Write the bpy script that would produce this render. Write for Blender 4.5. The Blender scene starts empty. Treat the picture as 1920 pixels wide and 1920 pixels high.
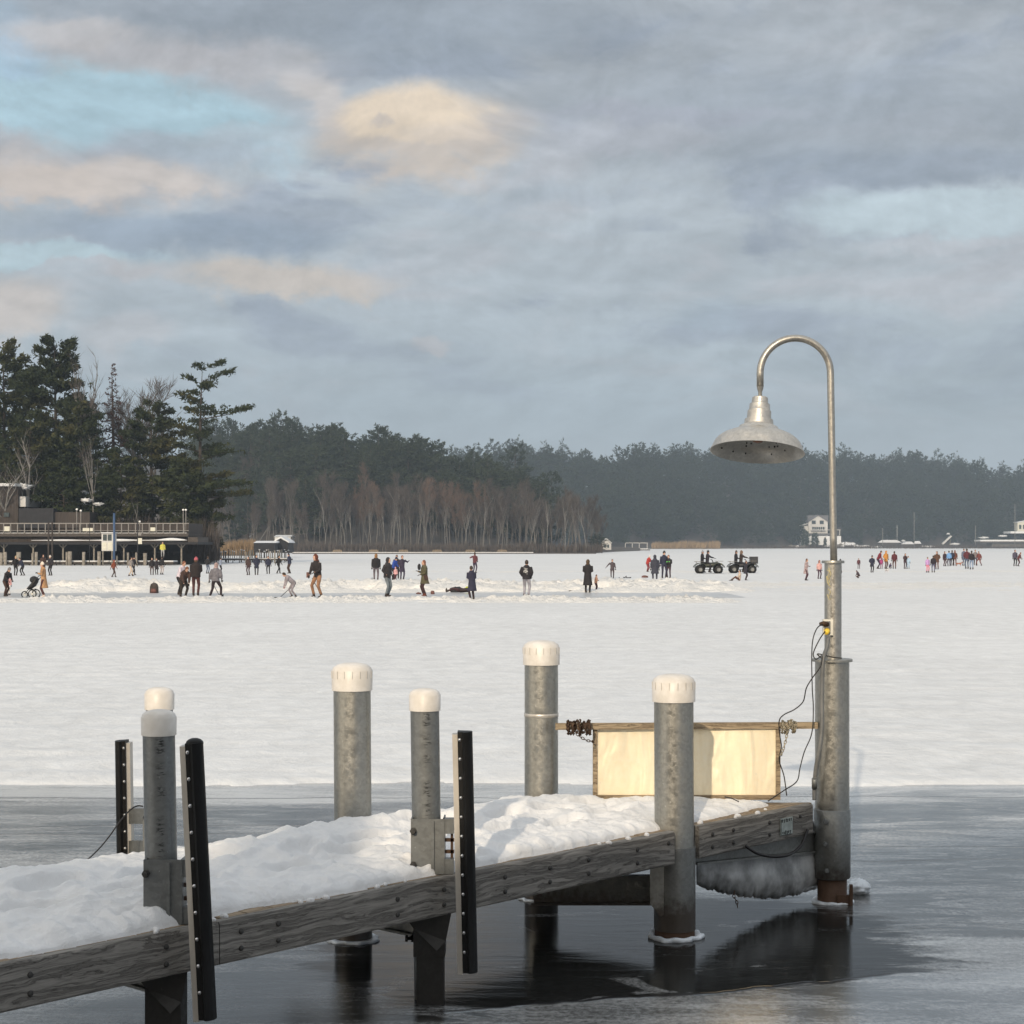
import bpy, math, random
import numpy as np
from mathutils import Vector, Matrix, noise, Quaternion
R = math.radians
scene = bpy.context.scene
COL = scene.collection

# ------------------------------------------------------------------ camera
F, CX, HY, CAMZ = 3300.0, 960.0, 1022.0, 2.15
cam = bpy.data.cameras.new("camera"); camo = bpy.data.objects.new("camera", cam)
COL.objects.link(camo); camo.location = (0, 0, CAMZ); camo.rotation_euler = (R(90), 0, 0)
cam.sensor_width = 36; cam.lens = 36 * F / 1920; cam.shift_y = (HY - 960) / 1920
cam.clip_start = 0.1; cam.clip_end = 9000
scene.camera = camo

def P(px, py, Y): return Vector(((px - CX) / F * Y, Y, CAMZ - (py - HY) / F * Y))
def DG(py): return CAMZ * F / (py - HY)
def W(px, py): return P(px, py, DG(py))

# ------------------------------------------------------------------ node helper
class G:
    def __init__(s, nt): s.nt = nt; s.L = nt.links
    def n(s, t, **k):
        nd = s.nt.nodes.new(t)
        for a, b in k.items(): setattr(nd, a, b)
        return nd
    def put(s, sock, v):
        if v is None: return
        if isinstance(v, bpy.types.NodeSocket): s.L.new(v, sock)
        elif isinstance(v, (tuple, list)) and len(v) == 3 and sock.type == 'RGBA': sock.default_value = (*v, 1)
        else: sock.default_value = v
    def m(s, op, a, b=None, c=None, clamp=False):
        nd = s.n('ShaderNodeMath', operation=op); nd.use_clamp = clamp
        for i, v in enumerate((a, b, c)): s.put(nd.inputs[i], v)
        return nd.outputs[0]
    def mix(s, f, a, b, mode='MIX'):
        nd = s.n('ShaderNodeMix', data_type='RGBA', blend_type=mode)
        s.put(nd.inputs[0], f); s.put(nd.inputs[6], a); s.put(nd.inputs[7], b)
        return nd.outputs[2]
    def noise(s, vec, scale, det=4, rough=.55, dist=0, dim='3D'):
        nd = s.n('ShaderNodeTexNoise'); s.put(nd.inputs['Vector'], vec)
        nd.inputs['Scale'].default_value = scale; nd.inputs['Detail'].default_value = det
        nd.inputs['Roughness'].default_value = rough; nd.inputs['Distortion'].default_value = dist
        return nd.outputs['Fac']
    def ramp(s, f, lo, hi, a=0.0, b=1.0, smooth=True):
        nd = s.n('ShaderNodeMapRange'); nd.interpolation_type = 'SMOOTHSTEP' if smooth else 'LINEAR'
        for i, v in enumerate((f, lo, hi, a, b)): s.put(nd.inputs[i], v)
        return nd.outputs[0]
    def mp(s, vec, sc=(1, 1, 1), loc=(0, 0, 0), rot=(0, 0, 0)):
        nd = s.n('ShaderNodeMapping'); s.put(nd.inputs[0], vec)
        nd.inputs['Scale'].default_value = sc; nd.inputs['Location'].default_value = loc; nd.inputs['Rotation'].default_value = rot
        return nd.outputs[0]
    def xyz(s, vec):
        nd = s.n('ShaderNodeSeparateXYZ'); s.put(nd.inputs[0], vec); return nd.outputs
    def cmb(s, x, y, z):
        nd = s.n('ShaderNodeCombineXYZ')
        for i, v in enumerate((x, y, z)): s.put(nd.inputs[i], v)
        return nd.outputs[0]
    def bump(s, h, strength=.3, dist=.01):
        nd = s.n('ShaderNodeBump'); s.put(nd.inputs['Height'], h)
        nd.inputs['Strength'].default_value = strength; nd.inputs['Distance'].default_value = dist
        return nd.outputs[0]

# ------------------------------------------------------------------ sky
SUN_DIR = Vector((0.24, 1.07, -0.47)).normalized()       # direction the light travels
elev = math.asin(-SUN_DIR.z); srot = math.atan2(-SUN_DIR.x, -SUN_DIR.y)
world = bpy.data.worlds.new("World"); scene.world = world; world.use_nodes = True
g = G(world.node_tree); world.node_tree.nodes.clear()
out = g.n('ShaderNodeOutputWorld'); bg = g.n('ShaderNodeBackground'); g.L.new(bg.outputs[0], out.inputs[0])
sky = g.n('ShaderNodeTexSky', sky_type='NISHITA'); sky.sun_disc = False; sky.sun_elevation = elev; sky.sun_rotation = srot
sky.ozone_density = 2.0
tc = g.n('ShaderNodeTexCoord'); d = g.xyz(tc.outputs['Generated'])
az = g.m('ARCTAN2', d[0], d[1]); hor = g.m('SQRT', g.m('ADD', g.m('MULTIPLY', d[0], d[0]), g.m('MULTIPLY', d[1], d[1])))
el = g.m('ARCTAN2', d[2], hor)
uv = g.cmb(az, el, 0.0)
nv = g.noise(g.mp(uv, (1, 1.9, 1)), 9, 6, .55, .3)
nb = g.noise(g.mp(uv, (1, 2.4, 1), (3.1, 1.7, 0)), 4, 5, .5, .2)
nf = g.noise(g.mp(uv, (1, 1.4, 1), (7, 3, 0)), 30, 5, .6, .2)
# wobble the coordinates so that no cloud has an even outline
wa = g.m('ADD', az, g.m('MULTIPLY', g.m('SUBTRACT', nv, .5), .09))
wb = g.m('ADD', el, g.m('MULTIPLY', g.m('SUBTRACT', g.m('ADD', g.m('MULTIPLY', nb, .6), g.m('MULTIPLY', nf, .4)), .5), .075))
def el_of(py): return math.atan((HY - py) / F)
def az_of(px): return math.atan((px - CX) / F)
def lin(c): return tuple(((x / 255 + .055) / 1.055) ** 2.4 if x > 10 else x / 3294 for x in c)
cur = g.mix(g.ramp(el, el_of(1022), el_of(760)), lin((186, 194, 200)), lin((168, 181, 190)))
cur = g.mix(g.ramp(el, el_of(820), el_of(440)), cur, lin((176, 185, 192)))
cur = g.mix(g.ramp(el, el_of(420), el_of(120)), cur, lin((169, 176, 183)))
def blob(cur, px, py, sx, sy, col, strength=1.0, lo=.25, hi=.7, tilt=0.0):
    a = g.m('MULTIPLY', g.m('SUBTRACT', wa, az_of(px)), F / sx)
    e0 = g.m('SUBTRACT', wb, el_of(py))
    if tilt: e0 = g.m('ADD', e0, g.m('MULTIPLY', g.m('SUBTRACT', wa, az_of(px)), tilt))
    e = g.m('MULTIPLY', e0, F / sy)
    r = g.m('ADD', g.m('MULTIPLY', a, a), g.m('MULTIPLY', e, e))
    gs = g.m('EXPONENT', g.m('MULTIPLY', r, -1.0))
    gs = g.m('ADD', gs, g.m('MULTIPLY', g.m('SUBTRACT', nf, .5), .55))
    f = g.m('MULTIPLY', g.ramp(gs, lo, hi), strength)
    return g.mix(f, cur, lin(col) if isinstance(col, tuple) else col)
nish = g.n('ShaderNodeVectorMath', operation='SCALE'); g.L.new(sky.outputs[0], nish.inputs[0]); nish.inputs['Scale'].default_value = .12
st = g.noise(g.mp(uv, (1, 3.2, 1), (9, 2, 0)), 7.5, 7, .58, .5)
stm = g.m('MULTIPLY', g.ramp(el, el_of(900), el_of(560)), .8)
cur = g.mix(g.m('MULTIPLY', g.ramp(st, .50, .68), stm), cur, lin((187, 190, 196)))
cur = g.mix(g.m('MULTIPLY', g.ramp(st, .48, .34), stm), cur, lin((148, 158, 173)))
cur = blob(cur, 170, 232, 370, 84, (170, 198, 210), 1.0, .2, .55, .12)          # blue gap, upper left
cur = blob(cur, 1790, 425, 290, 62, (188, 203, 210), .9, .3, .75)
cur = blob(cur, 90, 495, 240, 22, (178, 203, 212), .7)
cur = blob(cur, 10, 110, 70, 90, (165, 190, 210), .7)
cur = blob(cur, 620, 50, 760, 100, (144, 154, 165), .8, .2, .9)
cur = blob(cur, 1500, 230, 560, 130, (154, 163, 173), .75, .2, .9)
cur = blob(cur, 1690, 335, 330, 50, (142, 153, 167), .75, .25, .9)
cur = blob(cur, 330, 130, 300, 45, (182, 180, 182), .75, .2, .9)
cur = blob(cur, 160, 350, 300, 65, (178, 176, 178), .9, .2, .7)
cur = blob(cur, 340, 300, 190, 45, (168, 176, 186), .8, .2, .7)
cur = blob(cur, 90, 362, 180, 50, (206, 194, 184), .9, .2, .8)
cur = blob(cur, 300, 345, 150, 40, (206, 196, 188), .85, .2, .8)
cur = blob(cur, 330, 450, 430, 45, (143, 157, 173), .85, .2, .9)
cur = blob(cur, 600, 200, 100, 56, (200, 195, 192), .9, .2, .8, .5)
cur = blob(cur, 800, 262, 225, 92, (204, 192, 180), .95, .25, .85)
cur = blob(cur, 775, 215, 145, 66, (230, 212, 188), .95, .3, .75)
cur = blob(cur, 840, 250, 90, 36, (214, 200, 184), .8, .35, .95)
cur = blob(cur, 745, 232, 30, 16, (196, 186, 178), .7, .4, .95)
cur = blob(cur, 1190, 275, 180, 42, (180, 184, 192), .8, .2, .9)
cur = blob(cur, 1230, 225, 330, 30, (166, 170, 182), .6, .2, .9)
cur = blob(cur, 540, 532, 230, 40, (204, 193, 182), .9, .25, .8)
cur = blob(cur, 240, 520, 90, 30, (190, 188, 190), .7, .3, .9)
cur = blob(cur, 20, 600, 110, 70, (206, 197, 190), .9, .2, .8)
cur = blob(cur, 220, 640, 110, 34, (188, 190, 194), .8, .2, .8)
cur = blob(cur, 130, 85, 160, 34, (190, 187, 187), .8, .2, .8)
cur = blob(cur, 480, 260, 120, 22, (176, 186, 194), .6, .2, .8)
cur = blob(cur, 825, 655, 60, 18, (190, 188, 190), .7, .35, .9)
cur = blob(cur, 1340, 600, 110, 30, (162, 176, 188), .6, .3, .9)
cur = blob(cur, 1800, 490, 200, 18, (190, 194, 200), .7, .3, .9)
cur = blob(cur, 900, 385, 560, 18, (170, 180, 190), .55, .2, .9)
cur = blob(cur, 900, 340, 90, 14, (190, 192, 196), .6, .3, .9)
tex = g.ramp(g.noise(g.mp(uv, (1, 2.6, 1), (1, 5, 0)), 11, 8, .62, .5), .3, .72, .88, 1.13, False)
cur = g.mix(1.0, cur, g.cmb(tex, tex, tex), 'MULTIPLY')
# billows of the cloud deck, lit from the left
bl = g.mp(uv, (1, 1.75, 1), (2, 8, 0)); bl2 = g.mp(uv, (1, 1.75, 1), (2.0045, 7.991, 0))
rel = g.m('SUBTRACT', g.noise(bl, 12, 9, .60, .35), g.noise(bl2, 12, 9, .60, .35))
rl = g.ramp(rel, -.10, .10, .90, 1.11, False)
fade = g.ramp(el, el_of(1000), el_of(620))
rl = g.m('ADD', 1.0, g.m('MULTIPLY', g.m('SUBTRACT', rl, 1.0), fade))
cur = g.mix(1.0, cur, g.cmb(rl, rl, rl), 'MULTIPLY')
# clouds over the Nishita sky; the cloud deck thins a little towards the gaps
cur = g.mix(.03, cur, nish.outputs[0])
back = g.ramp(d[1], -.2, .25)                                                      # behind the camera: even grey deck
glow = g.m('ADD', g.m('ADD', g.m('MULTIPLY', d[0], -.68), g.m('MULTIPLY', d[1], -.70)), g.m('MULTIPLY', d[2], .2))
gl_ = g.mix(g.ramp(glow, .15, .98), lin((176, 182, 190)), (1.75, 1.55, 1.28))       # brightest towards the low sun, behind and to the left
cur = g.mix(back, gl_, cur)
cur = g.mix(g.ramp(el, .36, .75), cur, lin((222, 226, 230)))                        # bright high overcast overhead and behind
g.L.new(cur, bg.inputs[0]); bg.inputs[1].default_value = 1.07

sd = bpy.data.lights.new("sun", 'SUN'); so = bpy.data.objects.new("sun", sd); COL.objects.link(so)
sd.energy = 2.9; sd.angle = R(.6); sd.color = (1, .83, .62)
so.rotation_euler = SUN_DIR.to_track_quat('-Z', 'Y').to_euler(); so.location = (-10, -30, 30)
vs = scene.view_settings
vs.view_transform = 'Standard'; vs.look = 'None'; vs.gamma = 1; vs.exposure = 0.0; vs.use_curve_mapping = False
scene.cycles.volume_bounces = 0
scene.cycles.max_bounces = 6

# ------------------------------------------------------------------ materials
MATS = {}
def mat(name, col, rough=.7, metal=0, var=.12, vscale=8, bump=0, bscale=30, spec=None, stretch=(1, 1, 1), dark=None, emit=None):
    if name in MATS: return MATS[name]
    m = bpy.data.materials.new(name); m.use_nodes = True; MATS[name] = m
    q = G(m.node_tree); b = m.node_tree.nodes['Principled BSDF']
    tcn = q.n('ShaderNodeTexCoord').outputs['Object']
    v = q.mp(tcn, stretch)
    n1 = q.noise(v, vscale, 5, .6)
    f = q.ramp(n1, .3, .7, 0, 1)
    lo = dark if dark else tuple(c * (1 - var) for c in col)
    hi = tuple(min(1, c * (1 + var)) for c in col)
    q.put(b.inputs['Base Color'], q.mix(f, lo, hi))
    b.inputs['Roughness'].default_value = rough; b.inputs['Metallic'].default_value = metal
    if spec is not None: b.inputs['Specular IOR Level'].default_value = spec
    if bump: q.put(b.inputs['Normal'], q.bump(q.noise(v, bscale, 5, .6), bump, .01))
    return m

def wood_mat(name, light, dk, gscale=1.0):
    m = bpy.data.materials.new(name); m.use_nodes = True; MATS[name] = m
    q = G(m.node_tree); b = m.node_tree.nodes['Principled BSDF']
    oc = q.n('ShaderNodeTexCoord').outputs['Object']
    v = q.mp(oc, (1.0 * gscale, 22 * gscale, 22 * gscale))
    warp = q.noise(q.mp(oc, (1.2, 6, 6)), 2, 3, .5)
    o = q.xyz(v)
    v2 = q.cmb(o[0], q.m('ADD', o[1], q.m('MULTIPLY', warp, 1.1)), q.m('ADD', o[2], q.m('MULTIPLY', warp, 2.2)))
    grain = q.noise(v2, 2.6, 7, .68, .35)
    fine = q.noise(q.mp(oc, (5, 120, 120)), 2.2, 4, .6)
    dirt = q.noise(oc, 2.3, 5, .6)
    f = q.m('ADD', q.m('MULTIPLY', q.ramp(grain, .35, .65), .6), q.m('MULTIPLY', fine, .4))
    c = q.mix(f, dk, light)
    c = q.mix(q.ramp(dirt, .5, .75, 0, .45), c, tuple(x * .55 for x in light))
    crack = q.ramp(q.m('ABSOLUTE', q.m('SUBTRACT', grain, .46)), 0, .012, 1, 0)
    c = q.mix(q.m('MULTIPLY', crack, .6), c, tuple(x * .25 for x in dk))
    q.put(b.inputs['Base Color'], c); b.inputs['Roughness'].default_value = .85
    b.inputs['Specular IOR Level'].default_value = .25
    q.put(b.inputs['Normal'], q.bump(q.m('SUBTRACT', f, q.m('MULTIPLY', crack, 1.2)), .7, .006))
    return m

def metal_mat(name, col, metal=.7, rough=.42, stain=(.08, .07, .055), amt=.35, rust_z=None, marks=False):
    m = bpy.data.materials.new(name); m.use_nodes = True; MATS[name] = m
    q = G(m.node_tree); b = m.node_tree.nodes['Principled BSDF']
    oc = q.n('ShaderNodeTexCoord').outputs['Object']
    sp = q.noise(oc, 26, 5, .6); big = q.noise(q.mp(oc, (3, 3, .8)), 3, 5, .6)
    streak = q.noise(q.mp(oc, (30, 30, 1.5)), 1.5, 4, .6)
    vor = q.n('ShaderNodeTexVoronoi'); q.put(vor.inputs['Vector'], oc); vor.inputs['Scale'].default_value = 70
    span = q.xyz(vor.outputs['Color'])[0]
    c = q.mix(q.m('ADD', q.m('MULTIPLY', sp, .5), q.m('MULTIPLY', span, .3)), tuple(x * .68 for x in col), tuple(min(1, x * 1.25) for x in col))
    c = q.mix(q.ramp(big, .54, .78, 0, amt * .6), c, stain)
    c = q.mix(q.ramp(streak, .6, .78, 0, amt * .8), c, tuple(x * 1.3 for x in stain))
    spots = q.ramp(q.noise(q.mp(oc, (1, 1, .5)), 60, 3, .5), .70, .76)
    c = q.mix(q.m('MULTIPLY', spots, .6), c, tuple(min(1, x * 1.9) for x in col))
    if marks:                                                     # black rope and fender scuffs down the front
        ox = q.xyz(oc); sc = q.noise(q.mp(oc, (16, 16, 75)), 1.6, 5, .7, .4)
        fr_ = q.m('MULTIPLY', q.ramp(q.m('ABSOLUTE', q.m('ADD', ox[0], q.m('ADD', .008, q.m('MULTIPLY', q.m('SUBTRACT', big, .5), .06)))), .006, .026, 1, 0), q.ramp(ox[1], .0, -.03))
        fr_ = q.m('MULTIPLY', fr_, q.ramp(q.noise(q.mp(oc, (1, 1, 4)), 1.5, 3, .5), .42, .5))
        c = q.mix(q.m('MULTIPLY', fr_, q.ramp(sc, .50, .57, 0, .85)), c, (.012, .012, .012))
    if rust_z is not None:
        z = q.xyz(q.n('ShaderNodeNewGeometry').outputs['Position'])[2]
        zz = q.m('ADD', z, q.m('MULTIPLY', q.m('SUBTRACT', sp, .5), .22))
        c = q.mix(q.ramp(zz, rust_z + .07, rust_z - .07, 0, .9), c, (.045, .033, .024))
        q.put(b.inputs['Metallic'], q.ramp(zz, rust_z - .07, rust_z + .07, .1, metal))
    else: b.inputs['Metallic'].default_value = metal
    q.put(b.inputs['Base Color'], c)
    q.put(b.inputs['Roughness'], q.ramp(sp, .3, .7, rough - .08, rough + .14))
    q.put(b.inputs['Normal'], q.bump(q.m('ADD', sp, q.m('MULTIPLY', span, .3)), .22, .004))
    return m

def snow_mat(name, col=(.83, .85, .90), b1=.5, sc=(1, 1, 1), dirt=0.0, fine=40, bd=.03, mott=2.2):
    m = bpy.data.materials.new(name); m.use_nodes = True; MATS[name] = m
    q = G(m.node_tree); b = m.node_tree.nodes['Principled BSDF']
    pos = q.n('ShaderNodeNewGeometry').outputs['Position']
    v = q.mp(pos, sc)
    n1 = q.noise(v, mott, 8, .66, .4); n2 = q.noise(v, fine, 4, .65)
    big = q.noise(q.mp(pos, (.10 * sc[0], .10 * sc[1], .1)), 1.0, 5, .6, .6)
    f = q.m('ADD', q.m('MULTIPLY', n1, .55), q.m('ADD', q.m('MULTIPLY', big, .25), q.m('MULTIPLY', n2, .2)))
    c = q.mix(q.ramp(f, .38, .62, 0, 1, False), tuple(x * (1 - dirt) for x in col), col)
    q.put(b.inputs['Base Color'], c); b.inputs['Roughness'].default_value = .62
    b.inputs['Specular IOR Level'].default_value = .3
    q.put(b.inputs['Normal'], q.bump(q.m('ADD', n1, q.m('MULTIPLY', n2, .45)), b1, bd))
    return m

wood_mat('weathered_timber', (.31, .295, .27), (.10, .093, .085))
wood_mat('deck_timber', (.42, .33, .23), (.17, .13, .09))
wood_mat('rail_timber', (.46, .37, .25), (.20, .15, .10))
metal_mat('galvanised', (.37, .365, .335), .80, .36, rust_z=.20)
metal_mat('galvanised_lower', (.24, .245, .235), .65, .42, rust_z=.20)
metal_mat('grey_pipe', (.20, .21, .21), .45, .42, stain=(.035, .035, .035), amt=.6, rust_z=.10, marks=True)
metal_mat('shaded_steel', (.045, .043, .04), .4, .5, stain=(.02, .018, .016), amt=.6)  # darker steel for the lower sleeves; shade under the deck put into its colour
metal_mat('bracket_steel', (.19, .20, .20), .5, .48)
metal_mat('lamp_steel', (.42, .41, .38), .8, .36, stain=(.16, .14, .11), amt=.3)
metal_mat('shade_steel', (.56, .54, .50), .75, .38, stain=(.28, .24, .19), amt=.35)
metal_mat('rusty_steel', (.09, .05, .03), .3, .7, stain=(.03, .02, .015), amt=.6)
mat('chain_rust', (.075, .045, .028), .75, .4, .5, 60)
mat('chain_bright', (.34, .30, .22), .5, .6, .4, 60)
mat('pvc_cap', (.73, .70, .66), .42, 0, .05, 7, .15, 30, dark=(.60, .565, .51))
mat('black_rubber', (.008, .008, .008), .5, 0, .4, 12, .25, 60, spec=.2, stretch=(1, 1, .2))
mat('aluminium', (.55, .52, .47), .42, .6, .15, 12, stretch=(1, 1, .2))
mat('bolt_steel', (.5, .5, .5), .3, .9, .2, 40)
mat('dark_bolt', (.05, .048, .045), .6, .3, .3, 40)
mat('black_cable', (.012, .010, .010), .5, 0, .3)
mat('conduit', (.17, .175, .175), .5, .2, .2)
mat('yellow_plastic', (.72, .50, .05), .45, 0, .2, 20)
mat('white_plastic', (.72, .70, .62), .45, 0, .08)
mat('tag_metal', (.36, .40, .38), .45, .3, .2, 20)
mat('tag_ink', (.03, .035, .035), .6)
mat('slot_dark', (.50, .48, .44), .7)
mat('ice_clear', (.36, .37, .37), .2, 0, .5, 7, 1.0, 22, dark=(.08, .085, .085), stretch=(1, 1, .5))
mat('ice_hang', (.34, .35, .355), .14, 0, .5, 4, .35, 12, dark=(.13, .135, .135), stretch=(1, 1, .8))
mat('ice_white', (.62, .66, .70), .3, 0, .2, 9, .8, 30)
mat('sticker', (.62, .54, .26), .6, 0, .3, 30)

# ------------------------------------------------------------------ mesh builder
class MB:
    def __init__(s): s.v = []; s.f = []; s.sm = []
    def add(s, vs, fs, smooth=False):
        o = len(s.v); s.v += [tuple(x) for x in vs]; s.f += [tuple(i + o for i in f) for f in fs]; s.sm += [smooth] * len(fs)
        return s
    def box(s, c, d, rot=None, taper=1.0):
        hx, hy, hz = d[0] / 2, d[1] / 2, d[2] / 2
        vs = []
        for z in (-hz, hz):
            k = taper if z > 0 else 1
            for x, y in ((-hx, -hy), (hx, -hy), (hx, hy), (-hx, hy)):
                p = Vector((x * k, y * k, z))
                if rot is not None: p = rot @ p
                vs.append(Vector(c) + p)
        return s.add(vs, [(3, 2, 1, 0), (4, 5, 6, 7), (0, 1, 5, 4), (1, 2, 6, 5), (2, 3, 7, 6), (3, 0, 4, 7)])
    def bar(s, a, b, w, h, up=(0, 0, 1)):
        a, b = Vector(a), Vector(b); d = b - a; L = d.length; x = d.normalized()
        u = Vector(up); y = u.cross(x)
        if y.length < 1e-4: y = Vector((0, 1, 0)).cross(x)
        y.normalize(); z = x.cross(y)
        return s.box((a + b) / 2, (L, w, h), Matrix((x, y, z)).transposed())
    def tube(s, pts, r, n=8, cap=True, smooth=True, flat=1.0):
        pts = [Vector(p) for p in pts]
        if not hasattr(r, '__len__'): r = [r] * len(pts)
        vs = []; fs = []; ref = None
        for i, p in enumerate(pts):
            t = (pts[min(i + 1, len(pts) - 1)] - pts[max(i - 1, 0)])
            if t.length < 1e-9: t = Vector((0, 0, 1))
            t.normalize()
            if ref is None:
                ref = Vector((1, 0, 0)) if abs(t.x) < .9 else Vector((0, 1, 0))
            x = (ref - t * ref.dot(t))
            if x.length < 1e-5: x = Vector((0, 1, 0)).cross(t)
            x.normalize(); ref = x; y = t.cross(x)
            for k in range(n):
                a = 2 * math.pi * k / n
                vs.append(p + (x * math.cos(a) + y * math.sin(a) * flat) * r[i])
        for i in range(len(pts) - 1):
            for k in range(n):
                k2 = (k + 1) % n
                fs.append((i * n + k, i * n + k2, (i + 1) * n + k2, (i + 1) * n + k))
        s.add(vs, fs, smooth)
        if cap:
            o = len(s.v) - len(vs)
            s.f.append(tuple(o + k for k in reversed(range(n)))); s.sm.append(False)
            o2 = o + (len(pts) - 1) * n
            s.f.append(tuple(o2 + k for k in range(n))); s.sm.append(False)
        return s
    def lathe(s, c, prof, n=32, M=None, smooth=True):
        # prof: list of (r, z)
        c = Vector(c); vs = []; fs = []
        for r, z in prof:
            for k in range(n):
                a = 2 * math.pi * k / n
                p = Vector((r * math.cos(a), r * math.sin(a), z))
                if M is not None: p = M @ p
                vs.append(c + p)
        for i in range(len(prof) - 1):
            for k in range(n):
                k2 = (k + 1) % n
                fs.append((i * n + k, i * n + k2, (i + 1) * n + k2, (i + 1) * n + k))
        return s.add(vs, fs, smooth)
    def ell(s, c, r, n=12, m=8, M=None):
        prof = [(math.sin(math.pi * i / m) + 1e-4, -math.cos(math.pi * i / m)) for i in range(m + 1)]
        D = Matrix.Diagonal(Vector(r))
        return s.lathe(c, prof, n, (M @ D) if M is not None else D)
    def loft(s, rings, n=12, cap=True):
        # rings: (centre, rx, ry, Matrix or None)
        vs = []; fs = []
        for c, rx, ry, M in rings:
            for k in range(n):
                a = 2 * math.pi * k / n
                p = Vector((rx * math.cos(a), ry * math.sin(a), 0))
                if M is not None: p = M @ p
                vs.append(Vector(c) + p)
        for i in range(len(rings) - 1):
            for k in range(n):
                k2 = (k + 1) % n
                fs.append((i * n + k, i * n + k2, (i + 1) * n + k2, (i + 1) * n + k))
        s.add(vs, fs, True)
        if cap:
            o = len(s.v) - len(vs)
            s.f.append(tuple(o + k for k in reversed(range(n)))); s.sm.append(False)
            s.f.append(tuple(o + (len(rings) - 1) * n + k for k in range(n))); s.sm.append(False)
        return s
    def build(s, name, m, parent=None, angle=None, world=True):
        me = bpy.data.meshes.new(name)
        if parent is not None and world:
            M = parent_inv(parent); vs = [tuple(M @ Vector(v)) for v in s.v]
        else: vs = s.v
        me.from_pydata(vs, [], s.f)
        me.polygons.foreach_set('use_smooth', s.sm)
        me.materials.append(MATS[m] if isinstance(m, str) else m)
        if angle: me.set_sharp_from_angle(angle=R(angle))
        me.update()
        o = bpy.data.objects.new(name, me); COL.objects.link(o)
        if parent is not None: o.parent = parent
        return o
def parent_inv(p):
    M = Matrix.LocRotScale(p.location, p.rotation_euler, p.scale)
    if p.parent is not None: M = Matrix.LocRotScale(p.parent.location, p.parent.rotation_euler, p.parent.scale) @ M
    return M.inverted()

def np_mesh(name, v, f, m, parent=None, smooth=False):
    v = np.asarray(v, dtype=np.float32); f = np.asarray(f, dtype=np.int32)
    me = bpy.data.meshes.new(name); k = f.shape[1]
    me.vertices.add(len(v)); me.vertices.foreach_set('co', v.ravel())
    me.loops.add(f.size); me.loops.foreach_set('vertex_index', f.ravel())
    me.polygons.add(len(f)); me.polygons.foreach_set('loop_start', np.arange(0, f.size, k, dtype=np.int32))
    try: me.polygons.foreach_set('loop_total', np.full(len(f), k, dtype=np.int32))
    except Exception: pass
    me.polygons.foreach_set('use_smooth', np.full(len(f), smooth, dtype=bool))
    me.update(calc_edges=True); me.validate()
    me.materials.append(MATS[m] if isinstance(m, str) else m)
    o = bpy.data.objects.new(name, me); COL.objects.link(o)
    if parent is not None: o.parent = parent
    return o

def tag(o, label=None, cat=None, group=None, kind=None):
    if label: o['label'] = label
    if cat: o['category'] = cat
    if group: o['group'] = group
    if kind: o['kind'] = kind
    return o
def thing(name, label, cat, loc=(0, 0, 0), rz=0, group=None):
    o = bpy.data.objects.new(name, None); COL.objects.link(o)
    o.location = loc; o.rotation_euler = (0, 0, rz); o.empty_display_size = .2
    return tag(o, label, cat, group)
def copy_tree(o, parent=None):
    c = o.copy(); COL.objects.link(c); c.parent = parent
    for ch in list(o.children): copy_tree(ch, c)
    return c

def grid_mesh(name, X, Y, Z, m, smooth=True, parent=None, mask=None):
    h, w = X.shape
    v = np.stack([X, Y, Z], -1).reshape(-1, 3)
    i = np.arange(h * w).reshape(h, w)
    f = np.stack([i[:-1, :-1], i[:-1, 1:], i[1:, 1:], i[1:, :-1]], -1).reshape(-1, 4)
    if mask is not None:
        mk = mask.reshape(-1); f = f[mk[f].any(axis=1)]
    return np_mesh(name, v, f, m, parent, smooth)

# vectorised value noise
_rng = np.random.RandomState(5); _T = _rng.rand(512, 512)
def vn(x, y, s=0):
    x = np.asarray(x, float) + s * 17.3; y = np.asarray(y, float) + s * 9.1
    xi = np.floor(x).astype(int); yi = np.floor(y).astype(int); fx = x - xi; fy = y - yi
    fx = fx * fx * (3 - 2 * fx); fy = fy * fy * (3 - 2 * fy)
    a = _T[xi % 512, yi % 512]; b = _T[(xi + 1) % 512, yi % 512]; c = _T[xi % 512, (yi + 1) % 512]; e = _T[(xi + 1) % 512, (yi + 1) % 512]
    return (a * (1 - fx) + b * fx) * (1 - fy) + (c * (1 - fx) + e * fx) * fy
def fbm(x, y, o=4, s=0, g=.5):
    t = 0; A = 1; n = 0
    for k in range(o):
        t = t + A * vn(np.asarray(x) * 2 ** k, np.asarray(y) * 2 ** k, s + k * 3.7); n += A; A *= g
    return t / n
def sstep(x, a, b):
    t = np.clip((x - a) / (b - a), 0, 1); return t * t * (3 - 2 * t)
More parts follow.
